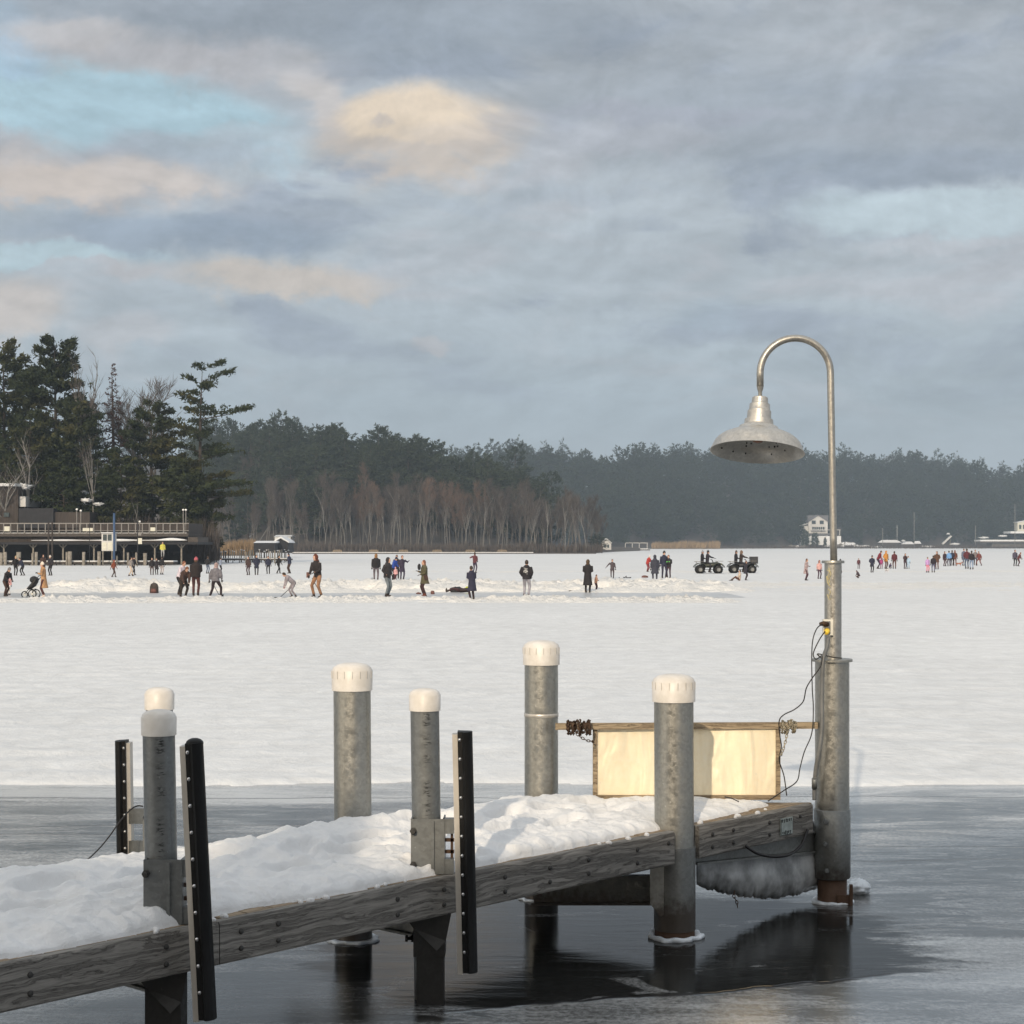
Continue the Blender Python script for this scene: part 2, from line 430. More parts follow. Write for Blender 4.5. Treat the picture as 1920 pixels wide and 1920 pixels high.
# ------------------------------------------------------------------ lake: near ice sheet
def make_ice():
    m = bpy.data.materials.new('lake_ice_sheet'); m.use_nodes = True; MATS['lake_ice_sheet'] = m
    q = G(m.node_tree); b = m.node_tree.nodes['Principled BSDF']
    pos = q.n('ShaderNodeNewGeometry').outputs['Position']; p = q.xyz(pos)
    band = q.noise(q.mp(pos, (.30, .95, 1)), 1.3, 7, .62, .7)
    streak = q.noise(q.mp(pos, (.9, 3.6, 1)), 1.7, 7, .68, .5)
    wisp = q.noise(q.mp(pos, (.9, 3.2, 1), (4, 2, 0)), 2.2, 7, .62, 1.2)
    fine = q.noise(q.mp(pos, (1.3, 1, 1)), 26, 5, .75)
    grain = q.noise(pos, 85, 4, .75)
    fr = q.m('ADD', q.m('MULTIPLY', q.ramp(band, .40, .62), .42), q.m('MULTIPLY', q.ramp(streak, .46, .66), .22))
    fr = q.m('ADD', fr, q.m('MULTIPLY', q.ramp(wisp, .5, .72), .2))
    fr = q.m('ADD', fr, .06)
    # plates of older ice frozen into the sheet, each with its own tone, and the refrozen seams between them
    wv = q.n('ShaderNodeVectorMath', operation='ADD'); q.put(wv.inputs[0], q.mp(pos, (.42, .85, 1))); q.put(wv.inputs[1], q.cmb(q.m('MULTIPLY', wisp, .9), q.m('MULTIPLY', streak, .7), 0.0))
    vo = q.n('ShaderNodeTexVoronoi'); q.put(vo.inputs['Vector'], wv.outputs[0]); vo.inputs['Scale'].default_value = 1.0
    ve = q.n('ShaderNodeTexVoronoi', feature='DISTANCE_TO_EDGE'); q.put(ve.inputs['Vector'], wv.outputs[0]); ve.inputs['Scale'].default_value = 1.0
    plate = q.xyz(vo.outputs['Color'])[0]; seam = q.ramp(ve.outputs['Distance'], .004, .02, 1, 0)
    fr = q.m('ADD', fr, q.m('MULTIPLY', q.m('SUBTRACT', plate, .5), .22))
    fr = q.m('ADD', fr, q.ramp(q.m('ADD', p[1], q.m('MULTIPLY', q.m('SUBTRACT', band, .5), 2.5)), 13.9, 15.6, 0, .5))
    # clear black ice that has opened round the pier head; its near side ends at a refrozen crack
    wx = q.m('ADD', p[0], q.m('MULTIPLY', q.m('SUBTRACT', wisp, .5), 1.1))
    wy = q.m('ADD', p[1], q.m('MULTIPLY', q.m('SUBTRACT', band, .5), .9))
    ex = q.m('DIVIDE', q.m('SUBTRACT', wx, .60), 1.65); ey = q.m('DIVIDE', q.m('SUBTRACT', wy, 9.4), 1.55)
    rr = q.m('ADD', q.m('MULTIPLY', ex, ex), q.m('MULTIPLY', ey, ey))
    clear = q.ramp(q.m('ADD', rr, q.m('MULTIPLY', q.m('SUBTRACT', streak, .5), .9)), .72, 1.25, 1, 0)
    line = q.m('ADD', q.m('MULTIPLY', q.m('ADD', p[0], .22), .30), 8.12)
    line = q.m('ADD', line, q.m('MULTIPLY', q.m('SUBTRACT', q.noise(q.mp(pos, (.8, .1, 1)), 1.5, 4, .6), .5), .35))
    dl = q.m('SUBTRACT', p[1], line)
    clear = q.m('MULTIPLY', clear, q.ramp(dl, -.02, .03))
    fr = q.m('ADD', fr, q.m('MULTIPLY', q.ramp(dl, .0, -.25), .12))
    fr = q.m('MAXIMUM', fr, .02)
    film = q.m('MULTIPLY', q.ramp(q.noise(q.mp(pos, (.8, 1.5, 1), (2, 7, 0)), 1.6, 6, .6, 1.0), .60, .66), .22)
    fr = q.m('ADD', q.m('MULTIPLY', fr, q.m('SUBTRACT', 1.0, q.m('MULTIPLY', clear, .98))), q.m('MULTIPLY', clear, film))
    # cracks
    cr = None
    for (y0, sl, x0, x1, wdt) in ((14.98, .01, -9, 9, .018), (13.6, .05, -9, -.8, .012), (12.7, -.04, .6, 9, .010), (11.9, .03, 1.2, 9, .008), (13.1, .0, -9, -1.6, .012)):
        L = q.m('ADD', q.m('MULTIPLY', p[0], sl), y0)
        L = q.m('ADD', L, q.m('MULTIPLY', q.m('SUBTRACT', q.noise(q.mp(pos, (.4, 0, 0), (y0, 0, 0)), 1.4, 5, .6), .5), .5))
        e = q.ramp(q.m('ABSOLUTE', q.m('SUBTRACT', p[1], L)), wdt * .5, wdt * 1.8, 1, 0)
        e = q.m('MULTIPLY', e, q.m('MULTIPLY', q.ramp(p[0], x0, x0 + .4), q.ramp(p[0], x1, x1 - .4)))
        cr = e if cr is None else q.m('MAXIMUM', cr, e)
    e2 = q.m('MULTIPLY', q.ramp(q.m('ABSOLUTE', q.m('SUBTRACT', dl, .015)), .008, .03, 1, 0), q.m('MULTIPLY', q.ramp(p[0], -.5, -.2), q.ramp(p[0], 2.0, 1.7)))
    cr = q.m('MAXIMUM', cr, e2); seam = q.m('MULTIPLY', seam, q.m('SUBTRACT', 1.0, clear))
    frc = q.m('ADD', fr, q.m('MULTIPLY', q.m('SUBTRACT', fine, .5), q.m('ADD', .10, q.m('MULTIPLY', q.ramp(fr, 0, .3), 1.35))), clamp=True)
    c = q.mix(frc, (.014, .014, .013), (.58, .585, .58))
    c = q.mix(q.m('MULTIPLY', seam, .35), c, (.62, .63, .63))
    c = q.mix(q.m('MULTIPLY', cr, .85), c, (.03, .03, .032))
    q.put(b.inputs['Base Color'], c)
    q.put(b.inputs['Roughness'], q.ramp(frc, 0, .8, .035, .16))
    b.inputs['IOR'].default_value = 1.28; q.put(b.inputs['Coat Weight'], q.m('MULTIPLY', q.ramp(clear, 0, 1, 1, 0), q.ramp(dl, .1, -.1, .30, 1.0))); b.inputs['Coat IOR'].default_value = 1.36; b.inputs['Coat Roughness'].default_value = .13
    q.put(b.inputs['Specular IOR Level'], q.ramp(clear, 0, 1, .62, .26))
    h = q.m('ADD', q.m('MULTIPLY', q.m('ADD', q.m('MULTIPLY', fine, .6), q.m('MULTIPLY', grain, .35)), q.ramp(clear, 0, 1, 1.0, .22)), q.m('ADD', q.m('MULTIPLY', wisp, .8), q.m('ADD', q.m('MULTIPLY', plate, .5), q.m('MULTIPLY', cr, -.8))))
    nrm_ = q.bump(h, .45, .004); q.put(b.inputs['Normal'], nrm_); q.put(b.inputs['Coat Normal'], nrm_)
    return m
make_ice()
mb = MB(); mb.add([(-60, -30, 0), (60, -30, 0), (60, 40, 0), (-60, 40, 0)], [(0, 1, 2, 3)])
ice = tag(mb.build('lake_ice', 'lake_ice_sheet'), kind='structure')
ice['label'] = 'dark wet grey lake ice round the pier'
mb = MB(); mb.add([(-4000, 30, -.02), (4000, 30, -.02), (4000, 6000, -.02), (-4000, 6000, -.02), (-4000, -300, -.02), (4000, -300, -.02)], [(4, 5, 2, 3)])
snow_mat('lake_snow', (.745, .76, .77), .65, (1.25, .9, 1), .20, 7, .06, 1.9)
snow_mat('bank_snow', (.77, .765, .745), 1.0, (2, 2, 2), .18, 8, .07, 2.0)
snow_mat('deck_snow', (.82, .825, .83), .9, (5, 5, 5), .08, 30, .016)
tag(mb.build('lake_bed', 'ice_clear'), kind='structure')

# snow covered lake ice, a sheet with a ragged near edge
nu, nr = 420, 430
u = np.linspace(-.75, .75, nu)
Yr = np.concatenate([15.2 * (200 / 15.2) ** np.linspace(0, 1, nr - 40), 200 * (5800 / 200) ** np.linspace(0.02, 1, 40)])
UU, YY = np.meshgrid(u, Yr); XX = UU * YY
edge = 15.75 + .5 * (fbm(XX * .35, YY * 0 + 3, 4) - .5) + .25 * (fbm(XX * 2, YY * 0, 3, 9) - .5)
dz = .012 + .05 * (fbm(XX * .5, YY * 2.2, 5, 2) - .45) + .035 * (fbm(XX * .12, YY * .5, 4, 5) - .5)
flat = sstep(YY, 60, 66) * (1 - sstep(YY, 94, 102)) + sstep(YY, 160, 200)
Z = .015 + np.maximum(dz, -.006) * (1 - np.clip(flat, 0, 1))
Z = np.where(YY < edge, -.03, Z * sstep(YY, edge, edge + .25) + .004)
snow = tag(grid_mesh('lake_snow', XX, YY, Z, 'lake_snow'), kind='structure')
snow['label'] = 'snow covered frozen lake'

# cleared rink strip and the rough snow banks shovelled round it
def strip(name, x0, x1, y0, y1, h, m, amp, res=.11, seed=1, lump=2.2, prof=None):
    xs = np.arange(x0, x1, res); ys = np.arange(y0, y1, res)
    X, Y = np.meshgrid(xs, ys)
    t = (Y - y0) / (y1 - y0)
    wob = .22 * (fbm(X * .25, X * 0 + seed, 4, seed) - .5)
    pr = np.clip(np.sin(np.pi * np.clip(t + wob * np.sin(np.pi * t), 0, 1)), 0, 1) ** .8
    if prof is not None: pr = prof(t)
    ends = sstep(X, x0, x0 + 2.5) * (1 - sstep(X, x1 - 2.5, x1))
    lumps = fbm(X * lump, Y * lump, 4, seed + 4, .62)
    crumb = np.clip(fbm(X * 5, Y * 5, 3, seed + 8, .7) - .52, 0, 1) * 1.8
    along = .55 + .9 * fbm(X * .3, Y * .1, 4, seed + 2)
    patch = sstep(fbm(X * .45, Y * .9, 4, seed + 6), .30, .55)
    Z = -.02 + pr * ends * patch * (h * along * (.45 + 1.1 * lumps) + amp * crumb)
    return tag(grid_mesh(name, X, Y, Z, m), kind='structure')
mat('rink_ice', (.50, .51, .52), .3, 0, .18, 1.2, .2, 8, stretch=(.3, 1.6, 1))
mb = MB(); N = 60
top = [(-24 + 33.5 * i / N, 79.5 + .8 * math.sin(i * .7) + .5 * math.sin(i * 1.9), .026) for i in range(N + 1)]
bot = [(-24 + 33.5 * i / N, 71.4 + .3 * math.sin(i * 1.3), .026) for i in range(N + 1)]
mb.add(bot + top, [(i, i + 1, N + 2 + i, N + 1 + i) for i in range(N)])
tag(mb.build('rink_ice', 'rink_ice'), kind='structure')
b1 = strip('snow_bank', -25, 9.5, 64.0, 71.2, .10, 'bank_snow', .34, .1, 3, 2.6); b1['label'] = 'rough front snow bank of the rink'
b2 = strip('snow_bank', -24, 12, 77.5, 92, .34, 'bank_snow', .34, .14, 11, 1.3); b2['label'] = 'high back snow bank of the rink'
b3 = strip('snow_bank', 2, 40, 78, 108, .05, 'bank_snow', .16, .25, 21, .7); b3['label'] = 'trampled snow right of the rink'
b4 = strip('snow_bank', -10, 46, 132, 150, .06, 'bank_snow', .12, .4, 31, .5); b4['label'] = 'low ridge of trampled snow near the quad bikes'
b5 = strip('snow_bank', -32, 8, 38.2, 39.4, .02, 'bank_snow', .05, .12, 41, 1.2); b5['label'] = 'thin drift line across the near snow'

# ------------------------------------------------------------------ pier
A = Vector((-1.90, 6.53, 0)); ANG = math.atan2(.739, .674)
DD = Vector((math.cos(ANG), math.sin(ANG), 0)); NN = Vector((-math.sin(ANG), math.cos(ANG), 0))
DZ = .60
def D(s, t, z=0.0): return A + DD * s + NN * t + Vector((0, 0, z))
BEAM_H = .178
pier = thing('pier', 'weathered timber pier on steel pilings with snow on its deck', 'pier', tuple(A), ANG)
def endline(t): return 5.50 - t * (5.50 - 4.40) / 1.25          # mitred pier head
# deck boards, running across
bw = .14; s = -2.6; rnd = random.Random(4)
while s < 5.5:
    s1 = min(s + bw - .008, 5.5)
    t1 = 1.25
    mb = MB(); z1 = DZ + rnd.uniform(-.002, .003); z0 = DZ - .036
    def tt(x): return 1.25 if x <= 4.40 else max(.02, (5.50 - x) / (5.50 - 4.40) * 1.25)
    ta, tb = tt(s), tt(s1)
    ring = [(s, .005), (s1, .005), (s1, tb), (s, ta)]
    mb.add([(x, y, z0) for x, y in ring] + [(x, y, z1) for x, y in ring], [(3, 2, 1, 0), (4, 5, 6, 7), (0, 1, 5, 4), (1, 2, 6, 5), (2, 3, 7, 6), (3, 0, 4, 7)])
    mb.build('deck_board', 'deck_timber', pier, world=False)
    s += bw
def beam(s0, s1, t0, t1, ztop, h, mname='weathered_timber', name='beam', seed=0):
    n = max(2, int((s1 - s0) / .05)); mb = MB(); rr = random.Random(seed)
    vs = []; fs = []
    for i in range(n + 1):
        x = s0 + (s1 - s0) * i / n
        w1 = .004 * math.sin(x * 3.1 + seed) + rr.uniform(-.002, .002)
        prof = [(t0 + .004, ztop - h), (t0, ztop - h + .008), (t0 + .001, ztop - .012 + w1), (t0 + .007, ztop - rr.uniform(.0, .003)), (t1, ztop), (t1, ztop - h)]
        vs += [(x, a, b) for a, b in prof]
    k = 6
    for i in range(n):
        for j in range(k):
            fs.append((i * k + j, (i + 1) * k + j, (i + 1) * k + (j + 1) % k, i * k + (j + 1) % k))
    fs += [tuple(range(k)), tuple(n * k + j for j in reversed(range(k)))]
    mb.add(vs, fs)
    return mb.build(name, mname, pier, world=False)
# front fascia in lengths, butted
segs = [(-2.6, .985), (.99, 2.42), (2.425, 4.075), (4.30, 5.44)]
for i, (a, b) in enumerate(segs): beam(a, b, -.045, 0, DZ + .003, BEAM_H, seed=i * 7 + 1)
for i, (a, b) in enumerate([(-2.6, .6), (.605, 2.5), (2.505, 4.35)]): beam(a, b, 1.255, 1.30, DZ, BEAM_H, seed=50 + i)
# end beam along the mitre
e0, e1 = D(5.44, .0, DZ - .09), D(4.40, 1.28, DZ - .09)
MB().bar(e0, e1, .04, .17).build('end_beam', 'weathered_timber', pier)
for t in (.32, .64, .96): MB().box((.8, t, DZ - .036 - .075), (6.8, .04, .148)).build('joist', 'weathered_timber', pier, world=False)
# bolt heads in pairs on the front beam
bolts = [-1.2, .10, .72, 1.10, 1.30, 2.0, 2.30, 2.72, 3.05, 3.35, 3.75, 4.02, 4.42, 4.62, 4.98, 5.30]
for i, s_ in enumerate(bolts):
    for zz in (.055, .125):
        if i in (11, 15) and zz > .1: continue
        mb = MB()
        for k in range(1):
            M = Matrix.Rotation(R(90), 3, 'X')
            mb.lathe((s_, -.047, DZ - zz), [(.0005, .004), (.010, .004), (.012, -.001), (.012, -.006)], 12, M)
        mb.build('bolt', 'dark_bolt', pier, world=False)
# steel cross beams below the deck
def steel(a, b, h=.15, w=.06, name='cross_beam'):
    a, b = Vector(a), Vector(b)
    mb = MB(); mb.bar(a, b, w, .012); mb.bar(a + Vector((0, 0, h)), b + Vector((0, 0, h)), w, .012)
    mb.bar(a + Vector((0, 0, h / 2)), b + Vector((0, 0, h / 2)), .012, h - .014)
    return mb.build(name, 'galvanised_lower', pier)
steel(P(1232, 1694, 9.66), P(1000, 1694, 9.95))
steel(D(.93, .25, .27), D(.93, 1.2, .27)); steel(D(2.42, .22, .27), D(2.42, 1.2, .27))
steel(P(1300, 1612, 9.8) + Vector((0, 0, -.02)), P(1528, 1590, 10.62) + Vector((0, 0, -.02)), .12)
# metal tag screwed on the fascia
tg = MB().box((5.145, -.051, DZ - .095), (.125, .006, .10)).build('sign_plate', 'tag_metal', pier, world=False)
mb = MB()
for (x0, z0, w_, h_) in [(-.05, .036, .016, .018), (-.028, .034, .012, .02), (-.008, .036, .008, .02), (.006, .034, .012, .018), (.024, .036, .016, .015), (.044, .036, .008, .016),
                         (-.045, -.034, .006, .012), (-.03, -.036, .010, .012), (-.014, -.033, .010, .022), (.002, -.035, .008, .018), (.016, -.033, .012, .014), (.034, -.034, .012, .016)]:
    mb.box((5.145 + x0 + .002, -.0555, DZ - .095 + z0), (w_ * .35, .003, h_)); mb.box((5.145 + x0 + w_ * .5, -.0555, DZ - .095 + z0 + h_ * .25), (w_ * .5, .003, h_ * .2))
mb.box((5.145, -.0555, DZ - .142), (.12, .003, .002)); mb.box((5.145 - .06, -.0555, DZ - .095), (.002, .003, .092))
mb.build('lettering', 'tag_ink', tg, world=True) if False else mb.build('lettering', 'tag_ink', tg, world=False)

# snow lying on the deck
xs = np.arange(-2.6, 5.5, .0095); ts = np.concatenate([np.arange(-.06, .32, .006), np.arange(.32, 1.32, .011)])
S, T = np.meshgrid(xs, ts)
fr_edge = .012 + .030 * (fbm(S * 3.5, S * 0, 4, 3) - .3) + .035 * np.abs(vn(S * 9, S * 0, 6) - .5)
fr_edge += .06 * sstep(S, 2.4, 2.55) * (1 - sstep(S, 3.0, 3.4)) * 0 + .05 * sstep(S, 3.2, 4.4) + .05 * sstep(S, 4.5, 5.4)
fr_edge += .05 * np.exp(-((S - 1.25) / .25) ** 2) + .03 * np.exp(-((S + .3) / .3) ** 2)
ef = T - fr_edge
eb = 1.24 + .03 * (fbm(S * 4, S * 0 + 5, 3, 8) - .5) - T
ee = (5.50 - T * .88 - .16 - .18 * (fbm(T * 5, T * 0, 3, 5) - .2) - S)
ed = np.minimum(np.minimum(ef, eb), ee)
thick = .060 + .06 * (fbm(S * 1.2, T * 2.0, 3, 13) - .5) + .035 * (fbm(S * 3.4, T * 4.2, 3, 23) - .5) + .020 * (np.abs(fbm(S * 4.6, T * 6.0, 4, 61, .55) - .5) * 4 - .6)
thick *= 1.25 - .55 * sstep(S, 2.6, 5.0)
thick += .035 * np.exp(-((T - .95) / .22) ** 2) * (1 - sstep(S, 4, 5))
# footprints trodden along the middle
rf = random.Random(8)
for k in range(34):
    fs_, ft = -2.4 + k * .235 + rf.uniform(-.06, .06), .62 + (.13 if k % 2 else -.13) + rf.uniform(-.08, .08)
    a_ = rf.uniform(-.5, .5); dx = (S - fs_) * math.cos(a_) + (T - ft) * math.sin(a_); dy = -(S - fs_) * math.sin(a_) + (T - ft) * math.cos(a_)
    rr_ = (dx / .15) ** 2 + (dy / .06) ** 2
    thick -= .055 * np.exp(-rr_ ** 2) * (1 - .5 * sstep(S, 3.5, 5)); thick += .018 * np.exp(-((np.sqrt(rr_) - 1.5) / .35) ** 2)
folds = np.abs(fbm(S * 7, T * 1.2, 3, 31) - .5)
lob = 1 - .55 * np.clip(folds * 4, 0, 1) * (1 - sstep(ef, .05, .28))
roundness = np.sqrt(np.clip(1 - (1 - np.clip(ed / (.085 + .05 * vn(S * 5, T * 0, 2)), 0, 1)) ** 2, 0, 1))
fine = .012 * (fbm(S * 13, T * 13, 5, 41, .6) - .5) + .004 * (fbm(S * 40, T * 40, 2, 43) - .5)
H = np.maximum(thick, .015) * (.25 + .75 * lob) * roundness + fine * sstep(ed, 0, .05)
Zs = DZ + np.where(ed > 0, H + .003, -.012)
off = np.where(ed > 0, 0, 0)
deck_snow = grid_mesh('deck_snow', S, T, Zs, 'deck_snow', parent=pier, mask=(ed > -.02))
deck_snow['label'] = 'soft trodden snow lying on the deck'
# crumbs of snow at the foot of the drift
mb = MB()
for k in range(26):
    s_ = rf.uniform(-.6, 5.1); M = Matrix.Rotation(rf.uniform(0, 3), 3, 'Z')
    r_ = rf.uniform(.006, .016); mb.ell((s_, rf.uniform(-.03, .03), DZ + .006), (r_ * 1.5, r_, r_), 8, 5, M)
mb.build('snow_crumbs', 'deck_snow', pier, world=False)['kind'] = 'stuff'

# ------------------------------------------------------------------ pilings
def cap_prof(r, h, ribs=True):
    return [(r, 0), (r + .001, h * .70), (r - .003, h * .74), (r * .93, h * .82), (r * .72, h * .93), (r * .4, h * .985), (.001, h)]
def add_cap(par, c, r, h, slots=True, lean=None):
    mb = MB(); mb.lathe(c, [(r - .006, .002), (r, 0)] + cap_prof(r, h), 40, lean)
    cp = mb.build('cap', 'pvc_cap', par, 50)
    if slots:
        for k in range(8):
            a = math.pi + 2 * math.pi * k / 16 + .1; v = Vector((math.cos(a) * (r + .001), math.sin(a) * (r + .001), h * .58))
            mb = MB(); mb.box(Vector(c) + v, (.004, .004, h * .26), Matrix.Rotation(a, 3, 'Z')); mb.build('rib', 'slot_dark', cp)
    return cp
def shear(lx, ly=0): return Matrix(((1, 0, lx), (0, 1, ly), (0, 0, 1)))
def piling(px, pw, ytop, cap_h_px, Y, label, mname='galvanised', slots=True, lean=0.0, capw=None, z0=-1.2, name='piling'):
    u_ = F / Y; base = Vector(((px - CX) / u_, Y, 0)); r = pw / u_ / 2
    ztop = CAMZ - (ytop - HY) / u_; hc = cap_h_px / u_
    t = thing(name, label, 'piling', tuple(base), 0, 'steel pilings of the pier')
    M = shear(lean)
    MB().lathe(base, [(r, z0), (r, 0), (r, .3), (r, .6), (r, 1.0), (r, ztop - hc + .01)], 40, M).build('pipe', mname, t)
    cw = (capw or pw * 1.09) / u_ / 2
    top = base + M @ Vector((0, 0, ztop - hc))
    add_cap(t, top, cw, hc, slots)
    return t, base, r, ztop
pl_back, *_ = piling(663, 70, 1242, 52, 9.6, 'thick galvanised piling behind the snowy deck, second of the back row', lean=-.006)
pl_mid, bm, rm, zm = piling(1015, 63, 1200, 46, 10.7, 'galvanised piling holding the left end of the board rail with rusty chain')
pl_front, bf, rf_, zf = piling(1265, 74, 1263, 52, 9.66, 'big galvanised piling in front of the shining metal panel', lean=-.004)
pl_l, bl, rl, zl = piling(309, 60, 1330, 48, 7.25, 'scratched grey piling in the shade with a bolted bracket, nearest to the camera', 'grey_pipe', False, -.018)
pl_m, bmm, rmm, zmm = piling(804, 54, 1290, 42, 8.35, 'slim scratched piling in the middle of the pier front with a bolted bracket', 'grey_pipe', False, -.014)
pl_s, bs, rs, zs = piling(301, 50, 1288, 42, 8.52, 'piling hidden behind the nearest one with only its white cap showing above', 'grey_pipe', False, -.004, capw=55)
MB().tube([P(982, 1340, 10.7) + Vector((.0, -.1, 0))] * 1 + [P(1046, 1338, 10.7)], .002, 6)
# steel band on the rail piling
mb = MB(); mb.lathe((bm.x, bm.y, 0), [(rm + .001, 1.108), (rm + .003, 1.110), (rm + .003, 1.128), (rm + .001, 1.130)], 36); mb.build('band', 'aluminium', pl_mid)
# sleeve, gusset, collar and ice of the front piling
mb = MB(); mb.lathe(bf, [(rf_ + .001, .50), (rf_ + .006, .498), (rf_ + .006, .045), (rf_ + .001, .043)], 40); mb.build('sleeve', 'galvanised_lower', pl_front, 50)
mb = MB(); c = bf + Vector((-rf_ * .62, -rf_ * .9, 0))
gp = [(-.075, .38), (.0, .47), (.0, .14), (-.02, .13), (-.075, .20)]
mb.add([c + Vector((x, 0, z)) for x, z in gp] + [c + Vector((x, .02, z)) for x, z in gp], [(0, 1, 2, 3, 4)[::-1], (5, 6, 7, 8, 9)] + [(i, (i + 1) % 5, 5 + (i + 1) % 5, 5 + i) for i in range(5)])
mb.build('gusset_plate', 'galvanised', pl_front)
mb = MB(); mb.lathe(bf, [(rf_ + .0015, -.2), (rf_ + .0015, .0438)], 36); mb.build('rusty_foot', 'rusty_steel', pl_front)
def ice_ring(par, c, r, r2, seed=1, h=.022):
    mb = MB(); n = 60; vs = []; fs = []; rr = random.Random(seed)
    ph = [rr.uniform(0, 6) for _ in range(4)]
    prof = [(0, .006), (.1, .012), (.55, h), (.9, h * .9), (1.0, h * .45), (.97, -.004), (.5, -.01)]
    for a_i in range(n):
        a = 2 * math.pi * a_i / n
        R2 = r2 * (1 + .06 * math.sin(3 * a + ph[0]) + .04 * math.sin(7 * a + ph[1]) + .03 * math.sin(13 * a + ph[2]))
        for f_, z in prof:
            q_ = r + (R2 - r) * f_; vs.append(Vector(c) + Vector((math.cos(a) * q_, math.sin(a) * q_, z + .003 * math.sin(9 * a + ph[3]) * (f_ > .3))))
    k = len(prof)
    for i in range(n):
        for j in range(k - 1):
            i2 = (i + 1) % n; fs.append((i * k + j, i2 * k + j, i2 * k + j + 1, i * k + j + 1))
    mb.add(vs, fs, True); return mb.build('ice_ring', 'ice_white', par)
ice_ring(pl_front, bf, rf_, rf_ + .042, 3)
ice_ring(pl_back, (-.866, 9.6, 0), .10, .145, 5, .012)
ice_ring(pl_mid, (bm.x, bm.y, 0), rm, rm + .03, 6, .012)

# bracket clamps and arms on the two slim pilings, with rubber fender boards
def bracket(par, c, r, z0, z1, u_, fx):
    w = .155
    mb = MB()
    mb.box((c.x + .002, c.y - r - .006, (z0 + z1) / 2), (w, .010, z1 - z0))
    mb.box((c.x - w / 2 + .004, c.y - .01, (z0 + z1) / 2), (.008, r * 2, z1 - z0)); mb.box((c.x + w / 2, c.y - .01, (z0 + z1) / 2), (.008, r * 2, z1 - z0))
    b_ = mb.build('clamp_plate', 'bracket_steel', par)
    MB().box((c.x + .025, c.y - r - .017, (z0 + z1) / 2 + .01), (.014, .012, (z1 - z0) * .86)).build('clamp_rib', 'bracket_steel', par)
    for z in (z0 + .045, z1 - .055):
        mb = MB(); mb.tube([(c.x - w / 2 + .012, c.y - r - .008, z), (c.x - w / 2 + .012, c.y - r - .045, z)], .010, 10)
        mb.tube([(c.x - w / 2 + .012, c.y - r - .012, z), (c.x - w / 2 + .012, c.y - r - .024, z)], .017, 6, smooth=False)
        mb.build('clamp_bolt', 'dark_bolt', par)
    for z in (z0 + .035, z1 - .035):
        MB().box(((c.x + w / 2 + fx) / 2, c.y - r + .02, z), (fx - c.x - w / 2 + .01, .05, .07)).build('arm', 'bracket_steel', par)
    mb = MB()
    for z in (z0 + .10, z0 + .155, z0 + .21): mb.box(((c.x + w / 2 + fx) / 2, c.y - r + .03, z), (fx - c.x - w / 2 + .012, .012, .016))
    mb.box((fx - .005, c.y - r + .03, (z0 + z1) / 2), (.012, .012, (z1 - z0) - .14))
    mb.build('ladder_grid', 'rusty_steel', par)
bracket(pl_l, Vector((P(308, 1670, 7.2).x, bl.y - .012, 0)), rl, .605, CAMZ - (1605 - HY) / 455, 455, P(350, 1650, 7.08).x)
bracket(pl_m, Vector((P(802, 1590, 8.3).x, bmm.y - .012, 0)), rmm, .605, CAMZ - (1530 - HY) / 395, 395, P(848, 1590, 8.2).x)
def lower_sleeve(par, c, w, z0, z1, bolt=False):
    mb = MB(); mb.box((c.x, c.y, (z0 + z1) / 2), (w, w, z1 - z0)); mb.box((c.x + .004, c.y, z0 - .9), (w * .86, w * .86, 1.8))
    # flared gusset
    x0 = c.x - w / 2; 
    mb.add([(x0 - .05, c.y - w / 2 - .004, z1), (x0 + w + .03, c.y - w / 2 - .004, z1), (x0 + w + .004, c.y - w / 2 - .004, z1 - .13), (x0 + w * .75, c.y - w / 2 - .03, z1 - .17), (x0, c.y - w / 2 - .004, z1 - .07)], [(0, 4, 3, 2, 1)])
    mb.build('lower_sleeve', 'shaded_steel', par)
    if bolt:
        mb = MB(); z = z0 + .07
        mb.tube([(x0 + .005, c.y, z), (x0 - .035, c.y, z)], .009, 8); mb.tube([(x0 - .03, c.y, z), (x0 - .042, c.y, z)], .016, 6); mb.tube([(x0 - .004, c.y, z), (x0 - .014, c.y, z)], .018, 6)
        mb.build('sleeve_bolt', 'dark_bolt', par)
lower_sleeve(pl_l, Vector((P(310, 1850, 7.18).x, 7.2, 0)), .145, .10, .43)
lower_sleeve(pl_m, Vector((P(806, 1760, 8.3).x, 8.3, 0)), .148, .225, .43, True)

